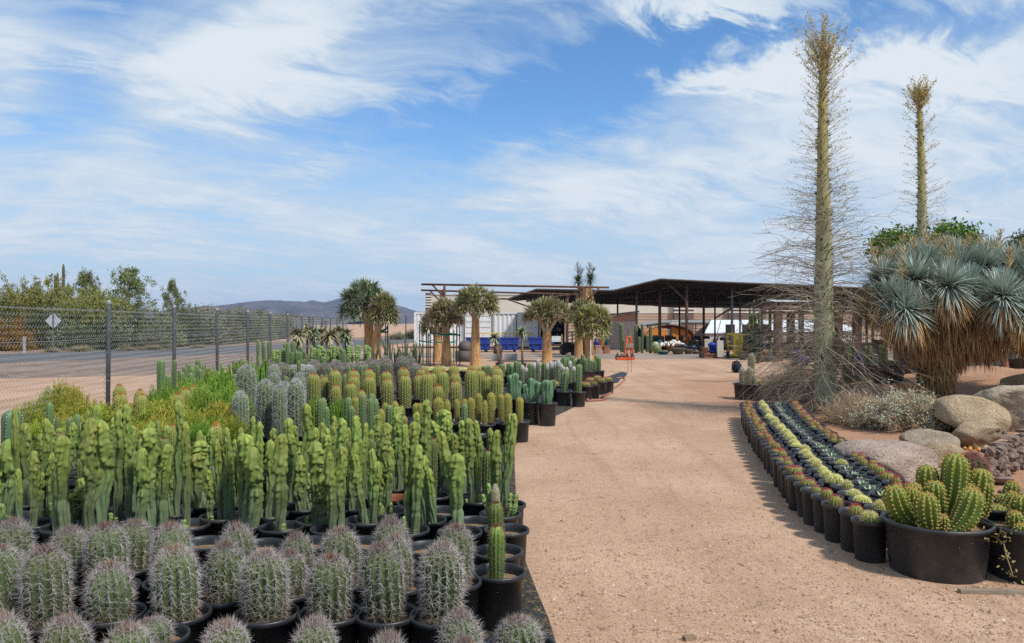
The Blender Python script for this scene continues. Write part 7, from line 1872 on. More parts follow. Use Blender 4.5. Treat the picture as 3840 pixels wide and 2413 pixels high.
# brittlebush and dry shrub beside the boojum
m_btw = mat_h('brittle_twig', [(0, (.33, .235, .15)), (1, (.54, .42, .28))], .85, .2, 0, .2, 4, 0)
m_blf = mat_h('silver_leaf', [(0, (.33, .36, .25)), (1, (.56, .59, .45))], .7, .2, 0, .2, 4, 0)
def twiggy(name, label, cat, px, py_t, wpx, d, n, leaves, seed, mt=None, gen=3, lsize=.026):
    rng = np.random.default_rng(seed); x = W(px, d); z = mz(x, d)
    e = thing(name, label, cat, (x, d, z)); Rr = wpx / 2 / F * d; H = Z(py_t, d) - z
    dirs = unit(rng.normal(size=(n, 3)) + (0, 0, .25)); dirs[:, 2] = np.abs(dirs[:, 2]); tip = dirs * (Rr, Rr * .9, H) * rng.uniform(.55, 1.0, (n, 1))
    p0 = tip * .06; mid = tip * .5 + rng.normal(size=tip.shape) * Rr * .06
    mb = MB(); v, q_, h = tubes(np.stack([p0, mid, tip], 1), [.005, .0035, .0016], 3, h=rng.random((n, 1)).repeat(3, 1)); mb.add(v, q=q_, h=h)
    ends = [tip]
    for g_ in range(gen - 1):
        par = rng.integers(0, n, n * 4); f = rng.uniform(.3, 1, (len(par), 1)); b0 = mid[par] * (1 - f) + tip[par] * f
        e1 = b0 + unit(dirs[par] * .7 + rng.normal(size=b0.shape) * .7) * Rr * rng.uniform(.12, .4, (len(par), 1)); e1[:, 2] = np.maximum(e1[:, 2], .01)
        v, q_, h = tubes(np.stack([b0, (b0 + e1) / 2 + rng.normal(size=b0.shape) * .01, e1], 1), [.0026, .002, .0011], 3, h=rng.random((len(par), 1)).repeat(3, 1)); mb.add(v, q=q_, h=h); ends.append(e1)
    obj('twigs', mb.mesh('twigs', mt or m_btw), e, stuff=True)
    if leaves:
        E_ = np.vstack(ends); far = np.linalg.norm(E_ / (Rr, Rr, H), axis=1) > .62; E_ = E_[far]
        # leaves sit in loose clusters
        pick_ = rng.integers(0, len(E_), leaves // 12); PP = np.repeat(E_[pick_], 12, 0) + rng.normal(size=(leaves // 12 * 12, 3)) * .024
        v, t_, h = leaf_cards(PP, lsize, rng, .3, .65, hval=rng.random(len(PP))); mb = MB(); mb.add(v, t_, h=h); obj('leaves', mb.mesh('leaves', m_blf), e, stuff=True)
twiggy('brittlebush', 'silver-leaved twiggy brittlebush between the boojum tree and the boulders', 'shrub', 3410, 1462, 290, 11.2, 420, 6000, 41)
twiggy('brittlebush', 'smaller half-bare silver brittlebush against the larger one, nearer the boojum', 'shrub', 3290, 1480, 230, 11.6, 320, 2000, 42)
twiggy('dry_shrub', 'leafless straw-brown shrub at the foot of the tallest boojum tree', 'shrub', 3190, 1470, 260, 12.2, 240, 0, 43)
twiggy('dry_shrub', 'leafless brown shrub under the blue yucca thatch', 'shrub', 3420, 1440, 160, 13.2, 120, 0, 44, mat_h('dark_twig', [(0, (.12, .07, .04)), (1, (.22, .14, .08))], .9, .1, 0))
twiggy('dry_shrub', 'tangled bare shrub behind the boojum trunk on the path side', 'shrub', 2990, 1360, 330, 15.2, 320, 0, 45, m_twig)

# ================================================================== BESIDE THE PATH, MIDDLE DISTANCE
x, y = W(2808, 16.4), 16.4
e, sz, R = potted('potted_old_column', 'wide black tub with three pale shaggy column cacti standing alone beside the path', 'cactus', None, x, y, 'tub')
add_stem(e, V['pale'][0], W(2782, y) - x, -.05, sz, Z(1380, y) - sz, .065); add_stem(e, V['pale'][1], W(2806, y) - x, -.10, sz, Z(1378, y) - sz, .062); add_stem(e, V['pale'][2], W(2822, y) - x, .08, sz, Z(1327, y) - sz, .066); add_stem(e, V['pale'][0], W(2812, y) - x + .05, -.14, sz, .22, .045)
# long low troughs of yellowish plants behind the bare boojum branches
m_trough = mat('dark_planter', (.035, .03, .03), (.055, .045, .042), 4, .8)
for i, (pa, pb, yt, d) in enumerate(((2873, 3010, 1452, 15.8), (3015, 3180, 1448, 16.4))):
    w = (pb - pa) / F * d; h = Z(yt, d)
    e = thing('planter_trough', ('long dark planter trough of yellowish succulents, its end facing the path', 'long dark planter trough of yellowish succulents, behind the boojum trunk')[i], 'planter', (W((pa + pb) / 2, d), d, 0), 0, 'planter troughs')
    bx('trough', m_trough, e, 0, .4, h / 2, w, .8, h); bx('rim', m_trough, e, 0, .4, h + .005, w + .05, .86, .03)
    rng = np.random.default_rng(i + 80); n = 1600; P = np.stack([rng.uniform(-w / 2, w / 2, n), rng.uniform(0, .8, n), np.full(n, h)], 1); v, t_, q_, hh = blades(P, unit(rng.normal(size=(n, 3)) * .6 + (0, 0, 1)), .10, .022, .3, rng, 2, rng.random(n)); mb = MB(); mb.add(v, t_, q_, hh)
    obj('succulents', mb.mesh('succulents', leafmat('yellow_succulent_%d' % i, (.16, .14, .03), (.36, .28, .06))), e, stuff=True)
# columns in a tub and stacked pots behind the brittlebush
d = 15.8; x = W(3330, d)
e, sz, R = potted('potted_columnar_cactus', 'large black tub of tall blue-green columns between the boojum and the blue yucca', 'cactus', None, x, d, 'tub', mz(x, d))
for px, py, w in ((3300, 1290, 34), (3310, 1345, 30), (3326, 1345, 28), (3345, 1350, 32), (3362, 1350, 30), (3290, 1375, 26), (3375, 1378, 26), (3335, 1385, 26)):
    add_stem(e, random.choice(V['green']), W(px, d) - x, random.uniform(-.12, .12), sz, Z(py, d) - sz - mz(x, d), w / 2 / F * d)
d = 16.6
for i, px in enumerate((3190, 3250, 3400, 3425)):
    x = W(px, d); e, sz, R = potted('potted_columnar_cactus', f'black pot of short dark columns in the shade behind the brittlebush, {nth(i + 1)} from the path', 'cactus', 'shaded pots behind the brittlebush', x, d, 'fifteen', mz(x, d))
    for k in range(4): add_stem(e, V['green'][k % 2], random.uniform(-.1, .1), random.uniform(-.1, .1), sz, random.uniform(.3, .5), .045)
# row of tall grey pots under the yucca, dark jars
m_glz = {'grey': mat('grey_ceramic', (.10, .115, .125), (.17, .19, .20), 4, .45, c3=(.30, .31, .31), s3=30), 'black': mat('black_glaze', (.018, .016, .016), (.035, .028, .025), 5, .3), 'teal': mat('teal_glaze', (.012, .075, .085), (.03, .12, .12), 4, .25), 'blue': mat('cobalt_glaze', (.012, .028, .20), (.02, .05, .32), 4, .2),
         'navy': mat('navy_glaze', (.012, .016, .035), (.03, .036, .065), 4, .25), 'green': mat('celadon_glaze', (.10, .16, .085), (.18, .19, .07), 2, .25, c3=(.26, .20, .05), s3=6), 'brown': mat('brown_stoneware', (.105, .085, .055), (.17, .14, .09), 4, .7), 'cream': mat('cream_glaze', (.42, .36, .22), (.50, .44, .30), 3, .4), 'rust': mat('rust_glaze', (.13, .055, .03), (.19, .085, .045), 4, .5), 'terra': m_terra, 'sage': mat('sage_ceramic', (.105, .13, .095), (.16, .185, .14), 4, .6), 'purple': mat('violet_glaze', (.03, .025, .12), (.05, .04, .18), 4, .3)}
PROF = {'jar': [(0, 0), (.62, 0), (.9, .28), (1.0, .58), (.88, .85), (.70, .95), (.76, 1.0), (.68, .99), (.6, .9), (.55, .6)], 'bowl': [(0, 0), (.55, 0), (.8, .45), (.96, .85), (1.02, .93), (1.0, 1.0), (.93, .97), (.8, .6), (0, .35)], 'cone': [(0, 0), (.55, 0), (.75, .5), (.95, .94), (1.0, .95), (1.0, 1.0), (.9, .99), (.8, .7), (0, .6)],
        'egg': [(0, 0), (.5, 0), (.85, .2), (1.0, .5), (.86, .82), (.45, .99), (.42, 1.0), (.36, .95), (.3, .7)], 'square': [(0, 0), (.95, 0), (1.0, .92), (1.06, .93), (1.06, 1.0), (.92, 1.0), (.88, .6), (0, .6)], 'tall': [(0, 0), (.60, 0), (.70, .3), (.92, .93), (1.0, .95), (1.0, 1.0), (.88, .99), (.8, .7), (0, .6)]}
_pm = {}
def ceramic(kind, glaze, label, px, yt, wpx, d, yb=None, z=None, group=None, n=20, tilt=0):
    z0 = (max(0, Z(yb, d)) if yb else 0) if z is None else z
    key = (kind, glaze)
    if key not in _pm:
        mb = MB(); mb.lathe(PROF[kind], n); _pm[key] = mb.mesh('ceramic_pot', m_glz[glaze], True)
    H = Z(yt, d) - z0; r = wpx / 2 / F * d
    o = obj({'jar': 'glazed_jar', 'bowl': 'planter_bowl', 'cone': 'glazed_pot', 'egg': 'round_jar', 'square': 'planter_pot', 'tall': 'tall_pot'}[kind], _pm[key], None, (W(px, d), d, z0), (tilt, 0, 0), (r, r, H))
    return tag(o, label, 'pot', group)
for i, px in enumerate((3640, 3675, 3706, 3734, 3762, 3790)):
    ceramic('tall', 'grey', f'tall grey ceramic pot in the row under the blue yucca, {nth(i + 1)} from the yucca trunk', px, 1318, 40, 18.5, 1418, None, 'tall grey pots under the yucca')
ceramic('jar', 'terra', 'slim terracotta jar at the end of the tall grey pots', 3772, 1345, 20, 18.0, 1418)
ceramic('square', 'black', 'wide black pot with a thick rim at the edge of the view under the yucca', 3815, 1345, 74, 18.2, 1410)
mb = MB(); mb.box(0, 0, .03, 1.4, .06, .05); tag(obj('pallet_edge', mb.mesh('pallet_edge', m_wood), None, (W(3700, 18.0), 18.0, Z(1423, 18))), 'low wooden rail in front of the tall grey pots under the yucca', 'rail')
# backpack
d = 25.2
bpk = thing('backpack', 'navy backpack left standing on the sand by the boojum branches', 'backpack', (W(2762, d), d, 0), .25)
mnv = mat('navy_cloth', (.010, .014, .032), (.018, .024, .05), 8, .8); bm = bmesh.new(); bmesh.ops.create_cube(bm, size=1); bmesh.ops.bevel(bm, geom=bm.edges[:], offset=.22, segments=4, affect='EDGES'); me = bpy.data.meshes.new('bag'); bm.to_mesh(me); bm.free(); me.materials.append(mnv)
for p in me.polygons: p.use_smooth = True
w = 40 / F * d; h = Z(1355, d); obj('bag', me, bpk, (0, 0, h / 2), (0.06, 0, 0), (w * .82, .24, h)); obj('front_pocket', me, bpk, (.02, -.13, h * .36), (0, 0, 0), (w * .6, .12, h * .5))
for s_ in (-1, 1):
    mb = MB(); mb.tube([(s_ * w * .2 - .1, -.05, h * .95), (s_ * .06 - w * .46, -.12, h * .72), (s_ * .06 - w * .5, -.12, h * .3), (s_ * .05 - w * .38, -.05, h * .06)], .018, 5); obj('strap', mb.mesh('strap', m_dark), bpk)
mb = MB(); mb.tube([(-.05, 0, h * .97), (0, 0, h * 1.06), (.05, 0, h * .97)], .012, 5); obj('top_handle', mb.mesh('top_handle', m_dark), bpk)

# orange platform cart
d = 34.0; x = W(2345, d)
ctt = thing('platform_cart', 'orange platform cart with an upright frame handle parked on the driveway edge', 'cart', (x, d, 0))
s_ = d / F
L_, R_ = W(2312, d) - x, W(2376, d) - x; zd = Z(1342, d)
bx('deck', m_or, ctt, (L_ + R_) / 2, 0, zd - .02, R_ - L_, .62, .05); bx('deck_lip', m_or, ctt, (L_ + R_) / 2, -.31, zd - .03, R_ - L_ + .02, .03, .09)
for px0, px1, yy_ in ((2336, 2350, -.2), (2373, 2366, -.2)):
    mb = MB(); mb.tube([(W(px0, d) - x, yy_, zd), (W(px1, d) - x, .0, Z(1268, d)), (W(px1, d) - x, .0, Z(1266, d))], .032, 6); obj('handle_leg', mb.mesh('handle_leg', m_or, True), ctt)
mb = MB(); mb.tube([(W(2350, d) - x, 0, Z(1268, d)), (W(2353, d) - x, 0, Z(1264, d)), (W(2363, d) - x, 0, Z(1264, d)), (W(2366, d) - x, 0, Z(1268, d))], .032, 6); obj('handle_top', mb.mesh('handle_top', m_or, True), ctt)
for px0, px1 in ((2353, 2349), (2364, 2368)):
    mb = MB(); mb.bar((W(px0, d) - x, .02, Z(1272, d)), (W(px1, d) - x, .15, zd), .025, 6); obj('handle_brace', mb.mesh('handle_brace', m_or, True), ctt)
bx('cross_bar', m_or, ctt, W(2357, d) - x, -.06, Z(1300, d), .32, .04, .05)
for px in (2318, 2328, 2353, 2368):
    yy_ = -.24 if px in (2328, 2368) else .24
    mb = MB(); mb.tube([(0, -.03, 0), (0, .03, 0)], .10, 14); wl = obj('wheel', mb.mesh('wheel', m_rub), ctt, (W(px, d) - x, yy_, .10)); mb = MB(); mb.tube([(0, -.035, 0), (0, .035, 0)], .05, 10); obj('hub', mb.mesh('hub', m_lsteel), wl)
    mb = MB(); mb.box(0, 0, .21, .07, .08, .12); obj('caster_fork', mb.mesh('caster_fork', m_dsteel), ctt, (W(px, d) - x, yy_, 0))
# stake sign
d = 25.3; x = W(2361, d)
sg = thing('plant_sign', 'small brown sign plate on two thin wire legs beside the dark ground tarp', 'sign', (x, d, 0))
mb = MB(); mb.box(0, 0, Z(1297, d), .24, .012, .15, rx=-.5); obj('sign_plate', mb.mesh('sign_plate', mat('brown_plate', (.16, .10, .07), (.20, .13, .09), 10)), sg)
for s_ in (-1, 1):
    mb = MB(); mb.bar((s_ * .055, 0, 0), (s_ * .055, 0, Z(1300, d)), .007, 5); obj('wire_leg', mb.mesh('wire_leg', m_rust), sg)
# ground tarp and garden hose
mtp = mat('dark_ground_tarp', (.022, .027, .032), (.04, .047, .055), 5, .7, .4, 20)
pts = [(2262, 1433), (2268, 1418), (2330, 1396), (2352, 1400), (2348, 1412), (2330, 1420), (2318, 1436), (2290, 1440)]
poly = [(W(a, D(b2)), D(b2)) for a, b2 in pts]; bm = bmesh.new()
cxx = sum(p[0] for p in poly) / len(poly); cyy = sum(p[1] for p in poly) / len(poly)
o = tag(sheet('ground_tarp', poly, .012, mtp, 'thing'), 'dark crumpled tarp lying flat on the sand beside the hose', 'tarp'); del o['kind']
m_hose = mat('red_hose', (.30, .105, .085), (.36, .15, .12), 10, .6)
def ground_curve(pts, r, name, m, label, cat):
    P = np.array([(W(a, D(b2)), D(b2), r + mz(W(a, D(b2)), D(b2))) for a, b2 in pts]); t_ = np.linspace(0, len(P) - 1, 70); out = np.stack([np.interp(t_, range(len(P)), P[:, j]) for j in range(3)], 1)
    kk = np.ones(7) / 7; sm = np.stack([np.convolve(np.pad(out[:, j], 3, mode='edge'), kk, 'valid') for j in range(3)], 1)
    mb = MB(); mb.tube(sm, r, 6); return tag(obj(name, mb.mesh(name, m, True)), label, cat)
ground_curve([(2235, 1478), (2290, 1468), (2330, 1440), (2346, 1424), (2335, 1420), (2310, 1421)], .022, 'garden_hose', m_hose, 'red garden hose looping along the edge of the red-thorned pots by the tarp', 'hose')
ground_curve([(2190, 1492), (2230, 1488), (2245, 1482), (2190, 1508), (2240, 1506), (2275, 1502), (2250, 1492), (2290, 1480), (2300, 1462)], .022, 'garden_hose', m_hose, 'red garden hose coiled flat on the sand at the foot of the path-edge pots', 'hose')
# ================================================================== POTTERY YARD UNDER THE CANOPY (columns, rows as in the photo)
cr4 = lambda ix, iy: (2200 + .3738 * ix, 1000 + .3738 * iy)
def sag(label, ix, it, ib, iw, var=None):
    px, pt = cr4(ix, it); _, pb = cr4(ix, ib); d = D(pb); 
    e = thing('saguaro', label, 'cactus', (W(px, d), d, 0), 0, 'saguaro columns by the driveway')
    r = iw * .3738 / 2 / F * d; obj('stem', me_sag2, e, (0, 0, -.05), (0, 0, random.uniform(0, 6)), (r / .07, r / .07, Z(pt, d) + .05))
me_sag2, _ = column_mesh('stem', 1.0, .07, 12, mat_h('blue_saguaro_skin', [(0, (.09, .105, .06)), (1, (.115, .15, .085))], .65, .2, .12), 5, .2, domek=.9, base=.92)
for i, (ix, it, ib, iw) in enumerate(sorted([(352, 575, 858, 36), (372, 732, 862, 30), (443, 655, 835, 30), (495, 585, 868, 36), (525, 705, 858, 34), (557, 575, 870, 30), (608, 690, 858, 34), (640, 597, 868, 34)])):
    sag(f'blue-green saguaro column standing by the driveway, {nth(i + 1)} counted away from the arched trellis', ix, it, ib, iw)
def C(kind, glaze, label, ix, it, ib, iw, d, z=None, group=None, **k):
    px, pt = cr4(ix, it); _, pb = cr4(ix, ib)
    return ceramic(kind, glaze, label, px, pt, iw * .3738, d, pb, z, group, **k)
C('tall', 'terra', 'tall terracotta urn beside the arched trellis', 148, 668, 805, 86, 42.2)
C('jar', 'blue', 'cobalt blue jar beside the tall terracotta urn', 93, 720, 832, 42, 43)
C('jar', 'teal', 'dark teal jar between the terracotta urn and the arched trellis', 190, 720, 806, 56, 42.6)
C('jar', 'cream', 'cream glazed jar with a narrow neck behind the saguaro columns', 443, 630, 722, 62, 46)
C('egg', 'green', 'big round green-gold glazed jar at the end of the saguaro columns', 702, 785, 870, 96, 41.3, 0)
C('egg', 'cream', 'round yellowish jar half hidden behind the green-gold one', 690, 755, 815, 70, 44)
C('bowl', 'teal', 'shallow dark teal bowl on the driveway edge', 768, 852, 893, 130, 39.6, 0)
C('bowl', 'brown', 'widest brown stone bowl in front of the pottery', 915, 818, 895, 152, 39.8, 0)
C('bowl', 'brown', 'olive brown bowl beside the widest stone bowl', 1022, 834, 895, 104, 40.2, 0)
C('bowl', 'brown', 'smaller brown bowl nearest the crate of blue pots', 1096, 850, 895, 92, 40.4, 0)
C('bowl', 'brown', 'smallest brown bowl tucked behind the crate', 1155, 850, 893, 50, 41, 0)
C('jar', 'navy', 'dark blue-grey jar right behind the widest bowl', 978, 780, 840, 84, 42.0)
C('jar', 'navy', 'dark blue-grey jar behind the olive brown bowl', 1062, 788, 850, 86, 41.6)
C('jar', 'black', 'black ribbed jar nearest the crate of blue pots', 1142, 795, 850, 66, 41.8)
C('cone', 'rust', 'rust brown tub heaped with white balls', 850, 792, 850, 130, 42.4)
m_ball = mat('white_ball', (.62, .58, .52), (.70, .67, .62), 6, .6); mbb = MB(); mbb.lathe([(.001, -1), (.6, -.8), (1, 0), (.6, .8), (.001, 1)], 8); me_ball = mbb.mesh('stone_ball', m_ball, True)
rng = np.random.default_rng(2); px, py = cr4(858, 792)
for k in range(46):
    a = rng.uniform(0, 6.3); r_ = .72 * math.sqrt(rng.random()); zz = Z(py, 42.4) - .02 + .26 * (1 - (r_ / .75) ** 2) * rng.uniform(.6, 1)
    o = obj('stone_ball', me_ball, None, (W(px, 42.4) + r_ * math.cos(a), 42.4 + r_ * .6 * math.sin(a), zz), (0, 0, 0), (rng.uniform(.07, .10),) * 3)
    tag(o, 'whitish ceramic ball in the heap filling the rust brown tub', 'ball', 'white balls heaped in the rust tub')
for i, (ix, it, ib, iw, gl, kd, d) in enumerate(sorted([(690, 690, 760, 64, 'teal', 'jar', 47), (750, 695, 760, 60, 'teal', 'jar', 46.5), (805, 690, 740, 44, 'black', 'square', 46), (845, 692, 742, 44, 'black', 'square', 46), (880, 705, 750, 44, 'teal', 'cone', 47), (920, 735, 800, 60, 'brown', 'cone', 46), (948, 690, 735, 56, 'rust', 'jar', 48), (985, 735, 780, 80, 'brown', 'square', 46),
                   (1070, 700, 745, 50, 'navy', 'square', 46), (1110, 695, 740, 56, 'navy', 'cone', 46.4), (1150, 705, 760, 50, 'black', 'square', 46), (1050, 740, 790, 56, 'black', 'cone', 45.4), (1105, 745, 795, 60, 'navy', 'cone', 45), (780, 745, 810, 60, 'black', 'jar', 44.5), (820, 742, 800, 66, 'black', 'square', 44.8), (905, 770, 800, 60, 'grey', 'jar', 44), (735, 735, 800, 62, 'teal', 'jar', 45),
                   (1290, 722, 790, 50, 'navy', 'jar', 45), (1200, 700, 730, 60, 'black', 'square', 47), (1390, 735, 800, 60, 'navy', 'cone', 44), (1420, 790, 880, 50, 'black', 'cone', 42), (1240, 745, 790, 40, 'teal', 'cone', 46), (1360, 710, 750, 50, 'black', 'square', 47), (1180, 760, 810, 40, 'black', 'jar', 45),
                   (1545, 745, 790, 50, 'blue', 'jar', 45), (1500, 730, 790, 50, 'navy', 'cone', 46), (655, 770, 850, 60, 'sage', 'jar', 43.5), (720, 760, 800, 56, 'green', 'jar', 45.5), (20, 730, 800, 50, 'navy', 'jar', 45), (1010, 700, 740, 40, 'black', 'jar', 48), (870, 740, 770, 40, 'navy', 'jar', 46)])):
    C(kd, gl, f'{gl} {"square-rimmed pot" if kd == "square" else "jar" if kd == "jar" else "flared pot"} in the crowded pottery under the canopy, {nth(i + 1)} from the outbuilding', ix, it, ib, iw, d, None if it > 760 else None, 'crowded pottery under the canopy')
# display benches that the rear pots stand on
for i, (pa, pb, iy, d) in enumerate(((670, 900, 752, 46.8), (900, 1180, 748, 46.9), (1170, 1440, 795, 46.5))):
    xa, yt = cr4(pa, iy); xb, _ = cr4(pb, iy); z = Z(yt, d)
    e = thing('display_bench', f'low dark bench carrying the rear pottery, {nth(i + 1)} from the saguaro columns', 'bench', (W((xa + xb) / 2, d), d, 0), 0, 'display benches under the canopy')
    bx('bench_top', m_wood, e, 0, .2, z - .03, (xb - xa) / F * d, 1.5, .06); bx('skirt', m_dark, e, 0, .5, z / 2 - .03, (xb - xa) / F * d * .98, .8, z - .07)
# terracotta blocks by the urn
for i, (ix, it, ib, iw) in enumerate(((118, 802, 848, 62), (200, 805, 850, 58))):
    px, pt = cr4(ix, it); d = 40.8; mb = MB(); w = iw * .3738 / F * d; h = Z(pt, d); mb.box(0, 0, h / 2, w, .5, h); mb.box(0, 0, h + .02, w + .04, .54, .04)
    tag(obj('planter_block', mb.mesh('planter_block', m_terra if i else mat('pinkish_block', (.38, .23, .16), (.44, .28, .20), 4)), None, (W(px, d), d, 0)), ('pinkish square planter block below the terracotta urn', 'terracotta square planter block below the arched trellis')[i], 'planter')
# crate table with stacked blue pots
d = 35.6; px0, pt = cr4(1168, 872); px1, _ = cr4(1322, 872); x = W((px0 + px1) / 2, d); w = (px1 - px0) / F * d; h = Z(pt, d)
ct2 = thing('crate_table', 'reddish wooden crate table with square holes carrying blue pots', 'table', (x, d, 0)); m_red = mat('reddish_wood', (.20, .075, .038), (.27, .11, .06), 5, .75, stretch=(1, 1, 5))
bx('tabletop', m_red, ct2, .03, 0, h - .03, w * 1.18, .72, .06)
for xx in (-.46, -.02, .42): bx('side_board', m_red, ct2, xx * w, -.02, (h - .07) / 2, w * .17, .62, h - .07)
bx('lower_rail', m_red, ct2, 0, -.3, .06, w, .04, .12); bx('upper_rail', m_red, ct2, 0, -.3, h - .14, w, .05, .14)
for ix, it, ib, iw, kd, gl, lab in ((1258, 762, 812, 86, 'egg', 'blue', 'cobalt blue round pot topmost of the stack on the crate table'), (1265, 812, 836, 100, 'bowl', 'blue', 'cobalt blue bowl in the middle of the stack on the crate table'), (1262, 836, 868, 92, 'jar', 'blue', 'cobalt blue jar at the bottom of the stack on the crate table'), (1328, 838, 868, 46, 'cone', 'blue', 'small cobalt blue pot beside the stack on the crate table'), (1188, 814, 870, 60, 'square', 'terra', 'terracotta planter on the crate table beside the blue pots')):
    C(kd, gl, lab, ix, it, ib, iw, d)
# hand trucks with pale sacks
def handtruck(label, ia, ib_, it, ibm, d):
    (xa, yt), (xb, yb) = cr4(ia, it), cr4(ib_, ibm); x = W((xa + xb) / 2, d); w = (xb - xa) / F * d * .8; h = Z(yt, d)
    e = thing('hand_truck', label, 'hand truck', (x, d, 0)); mb = MB()
    mb.tube([(-w / 2, 0, .1), (-w / 2, .12, h * .85), (-w / 2.6, .14, h * .97), (0, .15, h), (w / 2.6, .14, h * .97), (w / 2, .12, h * .85), (w / 2, 0, .1)], .022, 6); obj('frame', mb.mesh('frame', m_dsteel, True), e)
    for k in (.25, .5, .72): bx('cross_bar', m_dsteel, e, 0, .10 * k, h * k, w - .01, .03, .03)
    bx('toe_plate', m_dsteel, e, 0, -.16, .05, w, .3, .02)
    for s_ in (-1, 1):
        mb = MB(); mb.tube([(-.045, 0, 0), (.045, 0, 0)], .15, 14); wl = obj('wheel', mb.mesh('wheel', m_rub), e, (s_ * (w / 2 + .06), .1, .15)); mb = MB(); mb.tube([(-.05, 0, 0), (.05, 0, 0)], .07, 10); obj('hub', mb.mesh('hub', m_lsteel), wl)
    return e
handtruck('black hand truck standing behind the crate table on its far side from the yellow cage', 1150, 1250, 678, 950, 36.2)
handtruck('black hand truck with a pale slab, next to the yellow cage', 1312, 1420, 680, 950, 35.4)
m_slab = mat('pale_stone', (.40, .36, .30), (.48, .44, .37), 5, .9, .4, 25)
for ix, it, ib, iw, lab in ((1210, 727, 868, 66, 'pale rough stone slab leaning behind the terracotta planter on the crate'), (1332, 742, 930, 62, 'pale rough stone slab leaning on the hand truck next to the yellow cage')):
    px, pt = cr4(ix, it); _, pb = cr4(ix, ib); d = 36.3 if ix < 1250 else 35.3; mb = MB(); w = iw * .3738 / F * d; z0 = max(.06, Z(pb, d)); h = Z(pt, d) - z0
    mb.box(0, 0, h / 2, w, .12, h, rx=-.08); tag(obj('stone_slab', mb.mesh('stone_slab', m_slab), None, (W(px, d), d - .12, z0)), lab, 'slab')
# yellow steel cage cabinet
d = 36.0; (xa, yt), (xb, yb) = cr4(1440, 675), cr4(1530, 932); x = W((xa + xb) / 2, d); w = (xb - xa) / F * d; h = Z(yt, d)
cg = thing('yellow_cage', 'bright yellow steel locker cage on the driveway edge', 'cage', (x, d, 0), .12)
for sx_ in (-1, 1):
    for sy_ in (-1, 1): bx('corner_post', m_yel, cg, sx_ * (w / 2 - .03), sy_ * .4, h / 2 + .04, .075, .075, h - .08)
for z in (.10, h * .50, h - .03):
    for sy_ in (-1, 1): bx('rail', m_yel, cg, 0, sy_ * .4, z, w - .14, .06, .075)
    for sx_ in (-1, 1): bx('side_rail', m_yel, cg, sx_ * (w / 2 - .03), 0, z, .06, .72, .075)
bx('lower_panel', mat('yellow_mesh_panel', (.62, .46, .02), (.5, .37, .02), 40, .6), cg, 0, -.37, h * .29, w - .14, .02, h * .36)
mb = MB()
for k in range(9): mb.box(-w / 2 + .1 + k * (w - .2) / 8, -.38, h * .74, .012, .012, h * .42)
for k in range(7): mb.box(0, -.395, h * .56 + k * h * .06, w - .15, .012, .012)
obj('wire_panel', mb.mesh('wire_panel', m_yel), cg, stuff=True)
bx('base', m_dark, cg, 0, 0, .03, w, .86, .06); bx('notice', m_band, cg, -.16, -.445, h * .5, .14, .01, .09); bx('notice', m_band, cg, .18, -.445, h * .5, .18, .01, .1)
# tall green cactus clusters and stacked planters near the cage
for i, (ix, it, d, arms) in enumerate(((1640, 460, 38, ((1628, 560, 30), (1668, 462, 30), (1700, 470, 30), (1740, 450, 30), (1720, 560, 34), (1645, 470, 26))), (1640, 640, 36.5, ((1605, 650, 26), (1640, 690, 34), (1665, 640, 30), (1700, 660, 30), (1625, 700, 30), (1685, 720, 30))))):
    px, _ = cr4(ix, it); x = W(px, d)
    e = thing('column_cactus_clump', ('tall yellow-green organ-pipe clump behind the yellow cage', 'shorter grey-green organ-pipe clump in front of the taller one by the cage')[i], 'cactus', (x, d, 0))
    for ax_, at_2, aw in arms:
        pxx, pyy = cr4(ax_, at_2); obj('stem', me_sag2 if i else me_sag, e, (W(pxx, d) - x, random.uniform(-.2, .2), 0), (0, 0, random.uniform(0, 6)), (aw * .3738 / 2 / F * d / .07,) * 2 + (Z(pyy, d),))
for i, (ix, it, iw, d) in enumerate(((1638, 405, 20, 44), (1677, 330, 22, 42), (1758, 305, 22, 42), (1835, 330, 22, 43))):
    px, py = cr4(ix, it); e = thing('saguaro', f'very tall thin dark saguaro rising to the canopy behind bare branches, {nth(i + 1)} from the cage', 'cactus', (W(px, d), d, 0), 0, 'tall thin saguaros near the pergola')
    obj('stem', me_sag, e, scale=(iw * .3738 / 2 / F * d / .07,) * 2 + (Z(py, d),))
C('cone', 'sage', 'sage green planter on top of another beside the yellow cage', 1560, 850, 940, 108, 34)
C('cone', 'sage', 'lower sage green planter under the upper one by the backpack', 1572, 942, 1015, 76, 33.8, 0)
C('square', 'brown', 'brown wicker-like square planter beside the organ-pipe clump', 1614, 770, 850, 96, 35.5)
for i, (ix, it, ib, iw, gl, kd, d) in enumerate(sorted(((1740, 900, 980, 110, 'brown', 'bowl', 32), (1830, 905, 970, 120, 'grey', 'bowl', 32.4), (1800, 860, 905, 90, 'rust', 'bowl', 33), (1690, 950, 1030, 90, 'rust', 'square', 31), (1760, 1000, 1060, 100, 'grey', 'bowl', 30), (2110, 830, 930, 90, 'purple', 'jar', 29), (2180, 900, 1000, 100, 'purple', 'jar', 28), (2090, 930, 1020, 80, 'navy', 'jar', 28.5), (1950, 760, 850, 70, 'navy', 'jar', 33), (2000, 800, 880, 80, 'black', 'jar', 32), (1880, 780, 850, 70, 'black', 'cone', 34), (2230, 820, 930, 70, 'navy', 'jar', 29.5), (1560, 745, 800, 60, 'navy', 'jar', 40), (1850, 640, 720, 60, 'rust', 'cone', 38)))):
    C(kd, gl, f'{gl} {"bowl" if kd == "bowl" else "pot"} glimpsed through the bare boojum branches, {nth(i + 1)} from the yellow cage', ix, it, ib, iw, d, None, 'pottery behind the boojum branches')
